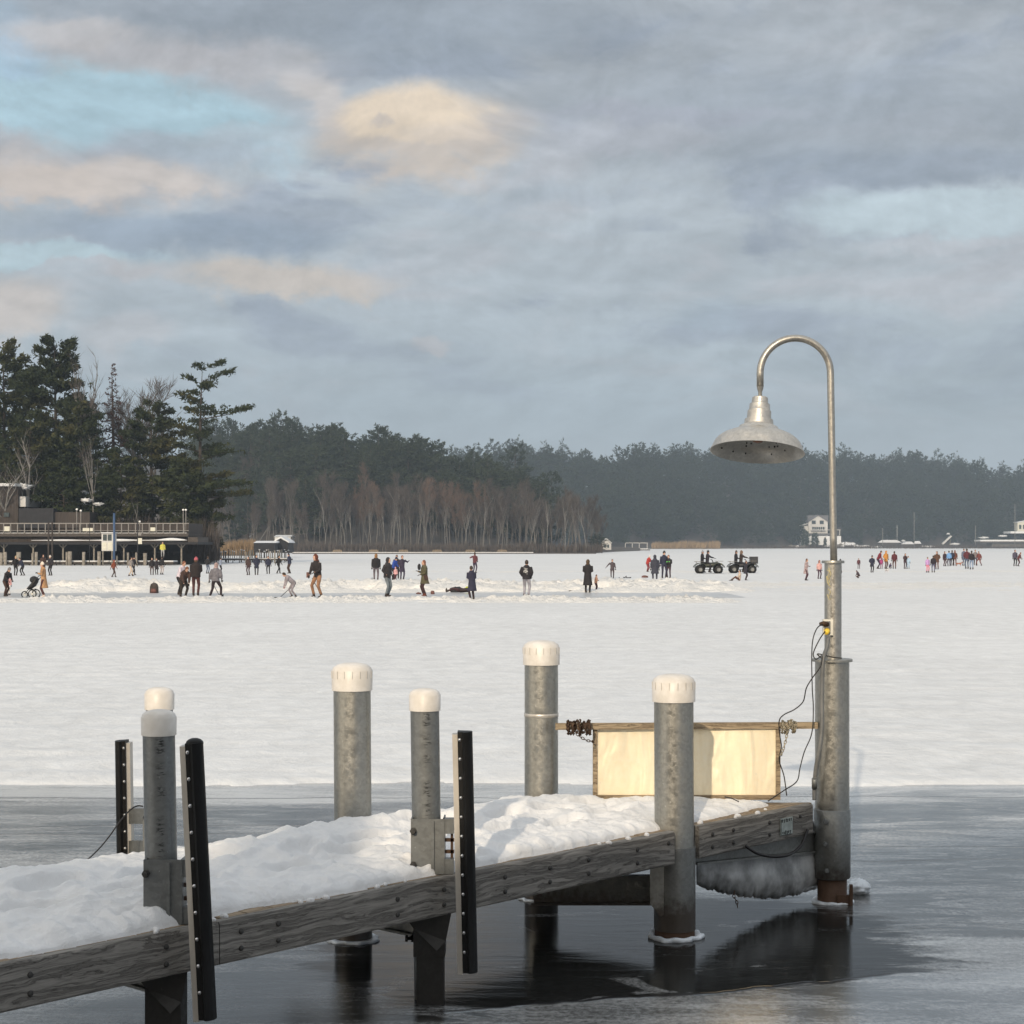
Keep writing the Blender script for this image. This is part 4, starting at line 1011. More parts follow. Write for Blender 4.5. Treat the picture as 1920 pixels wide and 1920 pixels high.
def quads_from(c, d, w, L, rs):
    """needle clumps: c centres (N,3), d directions, narrow kite quads"""
    n = len(c); r = rs.normal(size=(n, 3)); s = np.cross(d, r); s /= np.linalg.norm(s, axis=1)[:, None] + 1e-9
    w = np.asarray(w).reshape(-1, 1); L = np.asarray(L).reshape(-1, 1)
    a = c - d * L * .3; e = c + d * L * .7; m1 = c + s * w; m2 = c - s * w
    v = np.stack([a, m1, e, m2], 1).reshape(-1, 3); f = np.arange(4 * n).reshape(n, 4)
    return v, f
def pine_geo(h, rad, seed, nb=60, tufts=30, size=.4, crown0=.3, shape='white', lean=0.0, gaps=.0, side=0.0, flatk=.28, topw=.3):
    rs = np.random.RandomState(seed); C = []; Dv = []; W_ = []; L_ = []; limbs = []
    ph = rs.rand() * 6
    for i in range(nb):
        t = (i + rs.rand() * .8) / nb; z = h * (crown0 + (1 - crown0) * t)
        if rs.rand() < gaps: continue
        if shape == 'white': prof = min(1.0, (1 - t) * 1.9 + topw * .8) * (.55 + .6 * rs.rand()) * (.75 + .5 * t ** .4)
        elif shape == 'round': prof = math.sqrt(max(0, 1 - (1.6 * t - .6) ** 2)) * (.75 + .35 * rs.rand())
        else: prof = (1 - t) * .9 + .05
        a = ph + i * 2.4 + rs.rand() * .9; Lb = rad * prof * (1 + side * math.cos(a))
        if Lb < .15: Lb = .15
        x0 = lean * (z / h) ** 1.5
        up = (.05 + .28 * t) if shape != 'spruce' else -.25
        b0 = np.array([x0, 0, z]); dr = np.array([math.cos(a), math.sin(a), up]); b1 = b0 + dr * Lb
        limbs.append((b0, b1, .012 * h * (1 - t) * .5 + .03))
        n = max(3, int(tufts * (Lb / rad) ** 1.2))
        u = rs.rand(n) ** .6 * .85 + .2
        side_ = np.array([-math.sin(a), math.cos(a), 0])
        c = b0 + dr * Lb * u[:, None] + side_ * (rs.normal(size=n) * Lb * .17 * (.4 + u))[:, None]
        c[:, 2] += rs.normal(size=n) * flatk * (size * 1.1) + .04 * Lb
        C.append(c); dd = rs.normal(size=(n, 3)) * .55 + dr * .9 + np.array([0, 0, .25]); dd /= np.linalg.norm(dd, axis=1)[:, None]
        Dv.append(dd); L_.append(size * (.7 + .8 * rs.rand(n))); W_.append(size * (.13 + .13 * rs.rand(n)))
    C = np.concatenate(C); Dv = np.concatenate(Dv); L_ = np.concatenate(L_); W_ = np.concatenate(W_)
    C2 = np.repeat(C, 3, 0) + rs.normal(size=(len(C) * 3, 3)) * size * .22; D2 = np.repeat(Dv, 3, 0) + rs.normal(size=(len(C) * 3, 3)) * .6
    D2 /= np.linalg.norm(D2, axis=1)[:, None]
    v, f = quads_from(C2, D2, np.repeat(W_, 3), np.repeat(L_, 3), rs)
    return v, f, limbs
def trunk_geo(h, r, limbs, lean, n=7, curve=.1, seed=0, top=.97, nl=1.0):
    mb = MB(); rr = random.Random(seed)
    pts = []; k = 9
    for i in range(k + 1):
        t = i / k * top; pts.append((lean * t ** 1.5 + curve * math.sin(t * 5 + seed), curve * math.cos(t * 4 + seed) - curve * math.cos(seed), h * t - (.4 if i == 0 else 0)))
    mb.tube(pts, [max(.02, r * (1 - .93 * i / k)) for i in range(k + 1)], n)
    for b0, b1, rl in limbs:
        if rr.random() > nl: continue
        mb.tube([b0, (Vector(b0) + Vector(b1)) / 2 + Vector((0, 0, -.1)), b1], [rl, rl * .7, rl * .25], 4, cap=False)
    return mb
def pine(name, h, rad, seed, m='pine_needles', bark='pine_bark', nl=1.0, **kw):
    v, f, limbs = pine_geo(h, rad, seed, **kw)
    root = thing(name, 'tree', 'tree')
    trunk_geo(h, .018 * h, limbs, kw.get('lean', 0), seed=seed, nl=nl).build('trunk', bark, root)
    cr = np_mesh('crown', v, f, m, root)
    return root
def bare_geo(h, seed, spread=.5, depth=4, r0=None, start=.25, nbr=4, twigs=3, tw=.9, up=.55, curve=.12, wtw=.022):
    rr = random.Random(seed); mb = MB(); tv = []
    def grow(p, d, L, r, lev):
        pts = [p]; q = p.copy(); dd = d.copy(); n = 5 if lev < 2 else 3
        for i in range(n):
            dd = (dd + Vector((rr.uniform(-1, 1), rr.uniform(-1, 1), rr.uniform(-.2, .8))) * curve).normalized(); q = q + dd * (L / n); pts.append(q)
        mb.tube(pts, [r * (1 - .75 * i / n) for i in range(n + 1)], 6 if lev == 0 else (4 if lev == 1 else 3), cap=False)
        if lev < depth:
            for k in range(nbr if lev else nbr + 3):
                t = (start if lev == 0 else .25) + (1 - (start if lev == 0 else .25)) * rr.random()
                i = min(int(t * n), n - 1); p2 = pts[i].lerp(pts[i + 1], t * n - i)
                a = rr.uniform(0, 6.283); o = Vector((math.cos(a), math.sin(a), 0))
                nd = (dd * up + o * spread + Vector((0, 0, .35))).normalized()
                grow(p2, nd, L * rr.uniform(.38, .6) * (1.1 - .3 * t), r * .42, lev + 1)
        else:
            for k in range(twigs):
                t = rr.random(); i = min(int(t * n), n - 1); p2 = pts[i].lerp(pts[i + 1], t * n - i)
                nd = (dd + Vector((rr.uniform(-1, 1), rr.uniform(-1, 1), rr.uniform(-.5, 1))) * .7).normalized(); tv.append((p2, nd, tw * rr.uniform(.6, 1.3)))
    grow(Vector((0, 0, -.3)), Vector((0, 0, 1)), h * .8, r0 or h * .012, 0)
    n = len(tv)
    if n:
        c = np.array([tuple(a) for a, _, _ in tv]); dd = np.array([tuple(b) for _, b, _ in tv]); L = np.array([l for _, _, l in tv])
        rs = np.random.RandomState(seed); return mb, quads_from(c + dd * L[:, None] * .4, dd, np.full(n, wtw), L * 1.2, rs)
    return mb, None
def bare(name, h, seed, bark='grey_bark', tm='brown_twigs', **kw):
    mb, tq = bare_geo(h, seed, **kw); root = thing(name, 'tree', 'tree')
    mb.build('trunk', bark, root)
    if tq: np_mesh('crown', tq[0], tq[1], tm, root)
    return root
def place(root, px, ybase, Y, z, ytop=None, h0=None, rz=0, sx=1.0, label=None, group=None):
    root.location = ((px - CX) / F * Y, Y, z)
    s = 1.0
    if ytop is not None:
        h0 = max(v[2] for ch in root.children for v in ch.bound_box)
        s = (CAMZ + (HY - ytop) / F * Y - z) / h0
    root.scale = (s * sx, s * sx, s); root.rotation_euler = (0, 0, rz)
    if label: root['label'] = label
    if group: root['group'] = group
    return root

# --- the near cluster of pines behind the marina
GL = 'pines behind the marina'
near = [
 # name, px, ytop, Y, kwargs, label
 ('pine_tree', 6, 628, 212, dict(rad=4.3, seed=11, nb=62, tufts=52, size=.46, crown0=.22, topw=.35), 'broad dark pine cut by the left edge, tallest of the cluster'),
 ('pine_tree', 104, 624, 210, dict(rad=4.0, seed=12, nb=66, tufts=56, size=.46, crown0=.18, topw=.45, shape='white'), 'tall dense pine with a rounded head beside the bare tree with upright branches'),
 ('pine_tree', 372, 668, 205, dict(rad=4.6, seed=13, nb=44, tufts=52, size=.36, crown0=.16, gaps=.20, side=.30, lean=.6, flatk=.25, topw=.34), 'open crooked pine with separate flat branches, rightmost of the cluster'),
 ('pine_tree', 285, 745, 208, dict(rad=4.3, seed=14, nb=46, tufts=52, size=.44, crown0=.10, flatk=.25), 'layered green pine left of the crooked one, lower than it'),
 ('pine_tree', 55, 760, 204, dict(rad=4.2, seed=15, nb=44, tufts=50, size=.44, crown0=.08, flatk=.3), 'dark pine standing low between the two tallest pines'),
 ('pine_tree', 150, 742, 203, dict(rad=3.6, seed=16, nb=46, tufts=48, size=.42, crown0=.10, flatk=.25), 'olive green pine under the bare tree with upright branches'),
 ('pine_tree', 340, 850, 201, dict(rad=3.4, seed=18, nb=36, tufts=46, size=.42, crown0=.02, flatk=.3), 'short dark pine under the crooked one by the deck end'),
 ('pine_tree', 225, 845, 202, dict(rad=3.8, seed=17, nb=40, tufts=46, size=.42, crown0=.04, flatk=.3), 'short bushy pine behind the blue pole'),
 ('pine_tree', 120, 868, 200.5, dict(rad=3.6, seed=19, nb=36, tufts=44, size=.40, crown0=.03, flatk=.3), 'short bushy pine behind the pair of white globe lamps'),
 ('pine_tree', -70, 700, 215, dict(rad=5.6, seed=20, nb=50, tufts=46, size=.46, crown0=.1), 'dark pine mostly beyond the left edge'),
 ('pine_tree', 383, 885, 203, dict(rad=1.8, seed=21, nb=30, tufts=40, size=.40, crown0=.02), 'narrow low pine at the tip of the wooded point'),
]
for nm, px, yt, Y, kw, lab in near:
    x = (px - CX) / F * Y; z = z_left(x, Y); h = CAMZ + (HY - yt) / F * Y - z
    kw['nb'] = int(kw['nb'] * .95); kw['tufts'] = int(kw['tufts'] * 2.0); kw['size'] *= 1.35
    t = pine(nm, h, **kw); place(t, px, 0, Y, z, ytop=yt, label=lab, group=GL)
h = CAMZ + (HY - 706) / F * 214; t = pine('spruce_tree', h, 3.0, 31, 'red_needles', nb=60, tufts=30, size=.32, crown0=.35, shape='spruce'); place(t, 212, 0, 214, 1.5, label='narrow reddish spruce between two bare trees'); t['category'] = 'tree'
for px, yt, Y, kw, lab in [
  (172, 640, 206, dict(seed=3, spread=.30, up=.95, depth=2, nbr=9, twigs=5, start=.3, curve=.05, tw=1.6, wtw=.035, r0=.36), 'bare tree with upright branches right of the tall dense pine'),
  (258, 692, 218, dict(seed=6, spread=.6, up=.6, depth=3, nbr=6, twigs=7, start=.35, curve=.1, tw=1.2, wtw=.03, r0=.35), 'bare round headed tree behind the layered pine'),
  (305, 735, 220, dict(seed=7, spread=.5, up=.6, depth=3, nbr=5, twigs=6, start=.4, curve=.1, tw=1.0), 'bare tree just left of the crooked pine')]:
    z = z_left((px - CX) / F * Y, Y); t = bare('bare_tree', CAMZ + (HY - yt) / F * Y - z, **kw); place(t, px, 0, Y, z, ytop=yt, label=lab, group='bare trees of the left point')
for px, yt, Y, kw, lab in [
  (52, 800, 199, dict(seed=8, spread=.5, up=.7, depth=2, nbr=4, twigs=3, start=.3, curve=.12, r0=.26), 'pale barked leafless tree standing in front of the dark pines'),
  (6, 832, 198, dict(seed=9, spread=.65, up=.5, depth=3, nbr=4, twigs=3, start=.25, curve=.2, r0=.2), 'pale spreading bare tree at the left edge over the brown building'),
  (175, 808, 199.5, dict(seed=10, spread=.25, up=.9, depth=2, nbr=4, twigs=3, start=.4, curve=.06, r0=.12), 'slender pale birch before the dark pines, above the white booth'),
  (262, 925, 198, dict(seed=12, spread=.35, up=.8, depth=2, nbr=3, twigs=2, start=.3, curve=.1, r0=.08), 'small pale sapling just right of the blue pole')]:
    z = z_left((px - CX) / F * Y, Y); t = bare('bare_tree', CAMZ + (HY - yt) / F * Y - z, bark='pale_bark', **kw); place(t, px, 0, Y, z, ytop=yt, label=lab, group='pale trees of the left point')

# --- wooded point: individual pines, bare trees and birches
R5 = random.Random(77)
protoP = [pine('pine_tree', 22, 4.6 + .5 * (k % 3), 100 + k, 'far_needles', nb=50, tufts=30, size=.85, crown0=.15 - .04 * (k % 4), gaps=.06, flatk=.3, nl=.5, topw=.35, shape=('white', 'round')[k % 3 == 2]) for k in range(7)]
protoB = [bare('bare_tree', 20, 200 + k, spread=.3, up=.8, depth=3, nbr=4, twigs=7, start=.3, curve=.09, tw=1.9, wtw=.04, tm=('brown_twigs', 'brown_twigs', 'rusty_twigs')[k % 3]) for k in range(6)]
protoW = [bare('birch_tree', 18, 300 + k, bark='pale_bark', spread=.28, up=.9, depth=2, nbr=3, twigs=5, start=.5, curve=(.08, .16, .05, .2)[k], tw=1.5, wtw=.03, r0=.17) for k in range(4)]
for q_ in protoW: q_['category'] = 'tree'
used = {}
def inst(proto, *a, **k):
    if proto.name not in used: used[proto.name] = 1; c = proto
    else: c = copy_tree(proto)
    place(c, *a, **k); return c
PG = 'pines on the wooded point'; LP = 'grey green pine among the trees on the wooded point'
special = [(708, 796, 'round dark pine rising above the others on the wooded point', 1.35), (628, 796, 'spreading pine top just left of the highest on the point', 1.1), (560, 794, 'thin topped pine on the point, in a pair', .8), (578, 797, 'thin topped pine on the point, right one of its pair', .8), (486, 785, 'pine on the point skyline nearest to the crooked pine', 1.0), (460, 790, 'pine whose top shows beside the crooked near pine', .9), (508, 795, 'small headed pine on the left skyline of the point', .9), (818, 822, 'layered pine at the right shoulder of the point', 1.0), (768, 826, 'pine between the round one and the right shoulder of the point', 1.0), (762, 890, 'dark pine low on the slope below the round one', 1.1), (965, 828, 'pointed pine standing alone on the far skyline middle', .9)]
for px, yt, lab, sx in special:
    Y = 575 if px < 900 else 640; v = (Y - float(mid_shore(px))) / 190; z = z_mid(px, v)
    inst(protoP[R5.randrange(7)], px, 0, Y, z, ytop=yt, h0=22, rz=R5.uniform(0, 6), sx=sx, label=lab, group=PG)
cnt = 0
for row, (v, n) in enumerate([(.13, 26), (.24, 30), (.36, 32), (.48, 30), (.60, 26), (.75, 22)]):
    for i in range(n):
        px = 372 + (1135 - 372) * (i + R5.uniform(.1, .9)) / n
        if px > 940 and R5.random() < (px - 940) / 150: continue
        if row < 1 and (px > 640 or px < 430): continue
        if row == 1 and px > 880: continue
        vv = v + R5.uniform(-.05, .05); Y = float(mid_shore(px)) + vv * 190; z = z_mid(px, vv)
        hh = (R5.uniform(.72, 1.0) if R5.random() < .7 else R5.uniform(.98, 1.16)) * (.85 if row < 2 else 1)
        c = inst(protoP[R5.randrange(7)], px, 0, Y, z, rz=R5.uniform(0, 6), sx=1, label=LP, group=PG); c.scale = (R5.uniform(.78, 1.12),) * 2 + (hh,); cnt += 1
for i in range(150):
    px = 388 + (1128 - 388) * (i + R5.uniform(0, 1)) / 150; vv = R5.uniform(.015, .16) if i % 3 else R5.uniform(.16, .40); Y = float(mid_shore(px)) + vv * 190
    k = R5.randrange(6)
    if 640 < px < 720 or 800 < px < 880: k = (2, 5)[R5.random() < .5] if R5.random() < .65 else k
    if k % 3 == 2 and not (630 < px < 720 or 790 < px < 910 or 380 < px < 410): k = 0
    c = inst(protoB[k], px, 0, Y, z_mid(px, vv), rz=R5.uniform(0, 6), label='bare brown tree in the leafless belt along the point', group='bare trees along the wooded point')
    s_ = R5.uniform(.42, .80); c.scale = (s_, s_, s_)
    if k % 3 == 2: c['label'] = 'rust coloured leafless tree in the belt along the point'
for i, px in enumerate([380, 395, 478, 537, 548, 575, 588, 600, 632, 640, 645, 690, 696, 722, 733, 738, 747, 752, 795, 800, 806, 835, 868, 893, 905, 930, 950, 990, 1002, 1025, 1060, 1098, 1080, 612, 660]):
    vv = R5.uniform(.008, .04); Y = float(mid_shore(px)) + vv * 190 - (60 if px < 400 else 0)
    c = inst(protoW[R5.randrange(4)], px, 0, Y, z_mid(px, vv) - .2, rz=R5.uniform(0, 6), label='white stemmed birch at the water edge of the point', group='birches along the wooded point')
    s_ = R5.uniform(.40, .85); c.scale = (s_, s_, s_)
    if px == 1098: c['label'] = 'forked white birch leaning right beside the small pavilion'; c.scale = (.75, .75, .75)
    if px == 478: c.rotation_euler = (0, R(28), 0); c['label'] = 'white birch leaning hard to the right over the snowy roofs'; c.scale = (.5, .5, .5)
c = inst(protoP[1], 1120, 0, 470, .2, ytop=1000, h0=22, sx=2.2, label='small round evergreen at the tip of the point', group=PG)

# --- long far wood: skyline pines one by one, the mass of the wood as one object
bases = [pine_geo(20, 4.6, 400 + k, nb=24, tufts=10, size=1.5, crown0=.12, gaps=.05, shape=('white', 'round', 'white')[k]) for k in range(3)]
def low(kk): v, f, l = bases[kk]; return v, f
VS = []; FS = []; off = 0; RS = np.random.RandomState(9)
for i in range(1750):
    px = RS.uniform(820, 2150) if i < 1600 else RS.uniform(-200, 820); v_ = RS.uniform(.005, .62)
    Y = float(far_shore(px)) + v_ * 420; z = z_far(px, v_); k = RS.randint(3); v, f = low(k)
    s_ = RS.uniform(.7, 1.12) * (.8 if v_ < .08 else 1); a = RS.rand() * 6.28; R2 = np.array([[math.cos(a), -math.sin(a)], [math.sin(a), math.cos(a)]])
    vv = v * np.array([s_, s_, s_ * RS.choice([.85, 1.0, 1.25])]); vv = np.concatenate([vv[:, :2] @ R2.T * 1.15, vv[:, 2:]], 1) + np.array([(px - CX) / F * Y, Y, z])
    VS.append(vv); FS.append(f + off); off += len(v)
o = np_mesh('far_wood', np.concatenate(VS), np.concatenate(FS), 'far_needles'); tag(o, 'blue grey evergreen wood covering the far hillside', 'wood', kind='stuff')
protoF = [pine('pine_tree', 19, 4.2, 500 + k, 'far_needles', nb=26, tufts=12, size=1.0, crown0=.3, gaps=.12, nl=.4) for k in range(4)]
for i in range(84):
    px = 905 + (1960 - 905) * (i + R5.uniform(0, 1)) / 84; v_ = R5.uniform(.5, .6); Y = float(far_shore(px)) + v_ * 420
    c = inst(protoF[R5.randrange(4)], px, 0, Y, z_far(px, v_), rz=R5.uniform(0, 6), label='pine on the far ridge skyline', group='pines along the far ridge'); s_ = R5.choice([.9, 1.05, 1.2, 1.45]) * R5.uniform(.9, 1.1); c.scale = (min(s_, 1.1) * .9,) * 2 + (s_,)
c = inst(protoF[0], 1726, 0, 1400, z_far(1726, .55), ytop=846, h0=19, sx=1.3, label='tallest flat headed pine on the right part of the far ridge', group='pines along the far ridge')
c = inst(protoF[2], 1880, 0, 1400, z_far(1880, .55), ytop=862, h0=19, sx=1.2, label='tall pointed pine at the right end of the far ridge', group='pines along the far ridge')

for pr in protoP + protoB + protoW + protoF:
    if pr.name not in used:
        for ch in list(pr.children): bpy.data.objects.remove(ch)
        bpy.data.objects.remove(pr)
ORD = ['first', 'second', 'third', 'fourth', 'fifth', 'sixth', 'seventh', 'eighth', 'ninth', 'tenth'] + ['%dth' % n_ if n_ % 10 not in (1, 2, 3) or n_ in (11, 12, 13) else '%d%s' % (n_, {1: 'st', 2: 'nd', 3: 'rd'}[n_ % 10]) for n_ in range(11, 200)]
def ordinals(old, fmt):
    L_ = sorted([o for o in COL.objects if o.parent is None and o.get('label') == old], key=lambda o: o.location.x / o.location.y)
    for i_, o in enumerate(L_): o['label'] = fmt % ORD[i_]
ordinals('white stemmed birch at the water edge of the point', 'white stemmed birch at the water edge of the point, %s from the left')
ordinals('pine on the far ridge skyline', 'pine on the far ridge skyline, %s from the left')
ordinals('rust coloured leafless tree in the belt along the point', 'rust coloured leafless tree in the belt along the point, %s from the left')
# reeds and brush
def reeds(name, x0, x1, ytop, Y, n, lab, depth=12, m='dry_reeds'):
    rs = np.random.RandomState(abs(int(x0))); px = rs.uniform(x0, x1, n); Yq = Y + rs.rand(n) * depth
    hmax = (1.0 + CAMZ + (HY - ytop) / F * Y - 1.0) * (.75 + .5 * fbm(px * .05, px * 0, 3)); h_ = hmax * rs.uniform(.6, 1.05, n)
    c = np.stack([(px - CX) / F * Yq, Yq, h_ * .3], 1); d = np.stack([rs.normal(size=n) * .12, rs.normal(size=n) * .12, np.ones(n)], 1)
    v, f = quads_from(c, d, np.full(n, .045 * Y / 400 + .03), h_, rs)
    o = np_mesh(name, v, f, m); return tag(o, lab, 'reeds', kind='stuff')
reeds('reeds', 366, 478, 1010, 345, 2600, 'tan reeds behind the wooden docks')
reeds('reeds', 1222, 1350, 1013, 940, 1800, 'brown reeds along the far shore')
reeds('brush', 1130, 2000, 1020, 1010, 2600, 'low brown brush on the far shore', 20, 'brown_twigs')
reeds('brush', 540, 1130, 1016, 455, 5200, 'low brown brush under the birches', 10, 'brown_twigs')
reeds('brush', -20, 410, 965, 197, 3800, 'twiggy brown brush under the near pines', 6, 'brown_twigs')

# ------------------------------------------------------------------ marina on the left
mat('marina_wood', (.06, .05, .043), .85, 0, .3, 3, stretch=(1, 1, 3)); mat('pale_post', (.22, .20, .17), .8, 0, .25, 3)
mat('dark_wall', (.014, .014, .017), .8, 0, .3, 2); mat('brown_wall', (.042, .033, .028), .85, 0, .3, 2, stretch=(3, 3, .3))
mat('grey_rail', (.20, .19, .18), .6, 0, .15); mat('white_paint', (.52, .52, .51), .6, 0, .06); mat('cream_board', (.55, .54, .46), .6, 0, .08)
mat('blue_paint', (.035, .075, .16), .5, 0, .15); mat('window_dark', (.02, .035, .04), .15, 0, .2); mat('snow_load', (.66, .675, .69), .7, 0, .05, 3, .3, 6)
mat('red_brown', (.12, .05, .04), .7, 0, .2); mat('globe_glass', (.75, .75, .72), .3)
def bx(mb, x0, x1, y0, y1, Ya, Yb):
    """box between photo columns x0..x1 and rows y0..y1, from depth Ya to Yb"""
    a = P(x0, y0, Ya); b = P(x1, y1, Ya); return mb.box(((a.x + b.x) / 2, (Ya + Yb) / 2, (a.z + b.z) / 2), (abs(b.x - a.x), Yb - Ya, abs(a.z - b.z)))
Ym = 188
mar = thing('marina_deck', 'two storey marina deck with grey railing and sagging snow on its lower roof', 'building', tuple(P(175, 1059, Ym)))
bx(MB(), -160, 353, 1000, 1006, Ym, Ym + 9).build('upper_floor', 'marina_wood', mar)
bx(MB(), -160, 350, 998.9, 999.8, Ym + .1, Ym + 8).build('floor_snow', 'snow_load', mar)
mb = MB(); bx(mb, -160, 354, 980.5, 982.3, Ym, Ym + .12); bx(mb, -160, 354, 994.5, 995.6, Ym + .02, Ym + .1); mb.build('handrail', 'grey_rail', mar)
i = 0
for x in range(-20, 356, 13): bx(MB(), x, x + 1.5, 982.3, 1000, Ym + .01, Ym + .11).build('rail_post', 'grey_rail', mar)
mb = MB(); bx(mb, -160, 354, 983.5, 994.2, Ym + 8.6, Ym + 8.7); bx(mb, 353, 354, 981, 1000, Ym + .1, Ym + 8.6); mb.build('back_railing', 'brown_wall', mar)
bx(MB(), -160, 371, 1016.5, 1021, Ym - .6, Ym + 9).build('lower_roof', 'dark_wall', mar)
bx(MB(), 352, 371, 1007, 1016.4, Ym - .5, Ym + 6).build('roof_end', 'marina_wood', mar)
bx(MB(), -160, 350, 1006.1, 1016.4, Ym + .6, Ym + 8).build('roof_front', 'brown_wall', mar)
# sagging snow roll
n = 90; vs = []; fs = []
for i in range(n + 1):
    px = 60 + (352 - 60) * i / n; t_ = .6 + 2.6 * math.exp(-((px - 322) / 26) ** 2) + 2.2 * math.exp(-((px - 222) / 34) ** 2) + 1.4 * math.exp(-((px - 120) / 30) ** 2)
    if px > 346: t_ *= (352.5 - px) / 7
    yc_ = 1013.2 - 1.5 * math.exp(-((px - 322) / 22) ** 2)
    a = P(px, yc_, Ym - .2); hh = t_ * Ym / F
    for k in range(8):
        an = 2 * math.pi * k / 8; vs.append((a.x, Ym - .2 + .35 * math.cos(an), a.z + hh * math.sin(an)))
for i in range(n):
    for k in range(8): fs.append((i * 8 + k, (i + 1) * 8 + k, (i + 1) * 8 + (k + 1) % 8, i * 8 + (k + 1) % 8))
MB().add(vs, fs, True).build('roof_snow', 'snow_load', mar)
for x in (7, 62, 118, 176, 232, 290, 340):
    mb = MB(); bx(mb, x - 1.3, x + 1.3, 1021, 1058, Ym + .3, Ym + .5); a = P(x, 1028, Ym + .4)
    for s_ in (-1, 1): mb.bar(a, P(x + 7 * s_, 1021.2, Ym + .4), .12, .12)
    mb.build('forked_post', 'pale_post', mar)
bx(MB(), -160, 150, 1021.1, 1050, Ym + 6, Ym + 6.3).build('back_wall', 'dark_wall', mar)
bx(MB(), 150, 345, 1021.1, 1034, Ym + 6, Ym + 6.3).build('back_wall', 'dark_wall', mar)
for x0, x1, y0, y1 in ((8, 18, 987, 996), (155, 174, 990, 996), (282, 291, 989, 996)): bx(MB(), x0, x1, y0, y1, Ym - .12, Ym - .04).build('notice_board', 'cream_board', mar)
# floating dock with snow and its concrete-coloured pilings
dk = thing('boat_dock', 'low dock with a strip of snow in front of the marina deck', 'dock', tuple(P(150, 1062, 184)))
bx(MB(), -160, 325, 1053.5, 1057, 183.5, 186).build('deck', 'marina_wood', dk)
bx(MB(), -160, 325, 1051.3, 1053.4, 183.6, 185.9).build('deck_snow', 'snow_load', dk)
for x in range(-14, 326, 17): bx(MB(), x, x + 1.1, 1057, 1064, 183.8, 184).build('support', 'marina_wood', dk)
bx(MB(), -160, 325, 1060.5, 1061.3, 183.7, 183.8).build('brace', 'marina_wood', dk)
for k, (x, w_, y0, y1) in enumerate([(2, 7, 1036, 1062), (10, 6, 1035, 1062), (35, 9, 1035, 1056), (61, 4, 1037, 1066), (68, 6, 1035, 1062), (125, 4, 1035, 1068), (131, 8, 1034, 1058), (157, 6, 1035, 1067), (186, 7, 1034, 1067), (256, 5, 1036, 1066), (272, 7, 1037, 1062), (240, 4, 1036, 1060), (219, 3, 1042, 1068)]):
    mb = MB(); a = P(x, 1000, 183.2); mb.tube([(a.x, 183.2, P(0, y1 + 4, 183.2).z), (a.x, 183.2, P(0, y0, 183.2).z)], w_ / 2 * 183.2 / F, 10); tag(mb.build('wooden_piling', 'pale_post'), 'pale wooden piling standing along the marina dock', 'piling', 'pale pilings of the marina dock')
def pole(px, y0, y1, w_, Y, m, lab, cat='pole', name='pole'):
    mb = MB(); a = P(px, y0, Y); mb.tube([(a.x, Y, P(0, y1, Y).z - .2), (a.x, Y, a.z)], w_ / 2 * Y / F, 10); return tag(mb.build(name, m), lab, cat)
pole(214, 962, 1066, 4.2, 181, 'blue_paint', 'tall dark blue pole right of the white booth')
pole(91, 980, 1062, 3.4, 182, 'brown_wall', 'tall brown mooring pole, left one of a close pair', 'pole'); pole(98, 979, 1062, 3.4, 182, 'brown_wall', 'tall brown mooring pole, right one of a close pair')
pole(168, 981, 1052, 1.2, 182, 'dark_wall', 'thin black pole left of the white booth'); pole(258, 978, 1052, 1.8, 182, 'dark_wall', 'thin dark pole carrying small signs')
sg = thing('sign_board', 'small pale sign boards fixed to the thin dark pole', 'sign', tuple(P(262, 1000, 181.6)))
bx(MB(), 259, 266, 1009, 1020, 181.5, 181.6).build('board', 'cream_board', sg); bx(MB(), 259, 264.5, 998, 1004, 181.5, 181.6).build('board', 'grey_rail', sg)
for px, yt, Y, lab in ((144, 955, 189, 'white globe lamp on a thin post, left of a pair on the upper deck'), (151.5, 957.5, 189, 'white globe lamp on a thin post, right of a pair on the upper deck'), (343.5, 956, 190, 'white globe lamp at the right end of the deck, left of two'), (348.5, 956, 190, 'white globe lamp at the right end of the deck, right of two'), (262, 978, 189, 'small white lamp above the thin dark pole')):
    t = thing('deck_lamp', lab, 'lamp', tuple(P(px, 1000, Y)), 0, 'globe lamps of the marina')
    a = P(px, yt, Y); MB().tube([(a.x, Y, P(0, 1000, Y).z), (a.x, Y, a.z - .1)], .045, 6).build('post', 'grey_rail', t); MB().ell(a, (.13, .13, .11), 10, 6).build('globe', 'globe_glass', t)
bo = thing('lookout_booth', 'white booth with two dark windows raised beside the blue pole', 'booth', tuple(P(201, 1060, 182)))
bx(MB(), 190.5, 212, 999.5, 1033, 182, 183.6).build('wall', 'white_paint', bo); bx(MB(), 189.5, 213, 998, 999.4, 181.8, 183.8).build('roof', 'snow_load', bo)
for x0 in (193, 202): bx(MB(), x0, x0 + 7, 1002, 1013.5, 181.93, 181.98).build('window', 'window_dark', bo)
for x0 in (191.7, 202): bx(MB(), x0, x0 + 8.3, 1017, 1031, 181.95, 181.99).build('shutter', 'cream_board', bo)
for x0 in (192, 209): bx(MB(), x0, x0 + 1.5, 1033, 1064, 182.1, 182.3).build('leg', 'pale_post', bo)
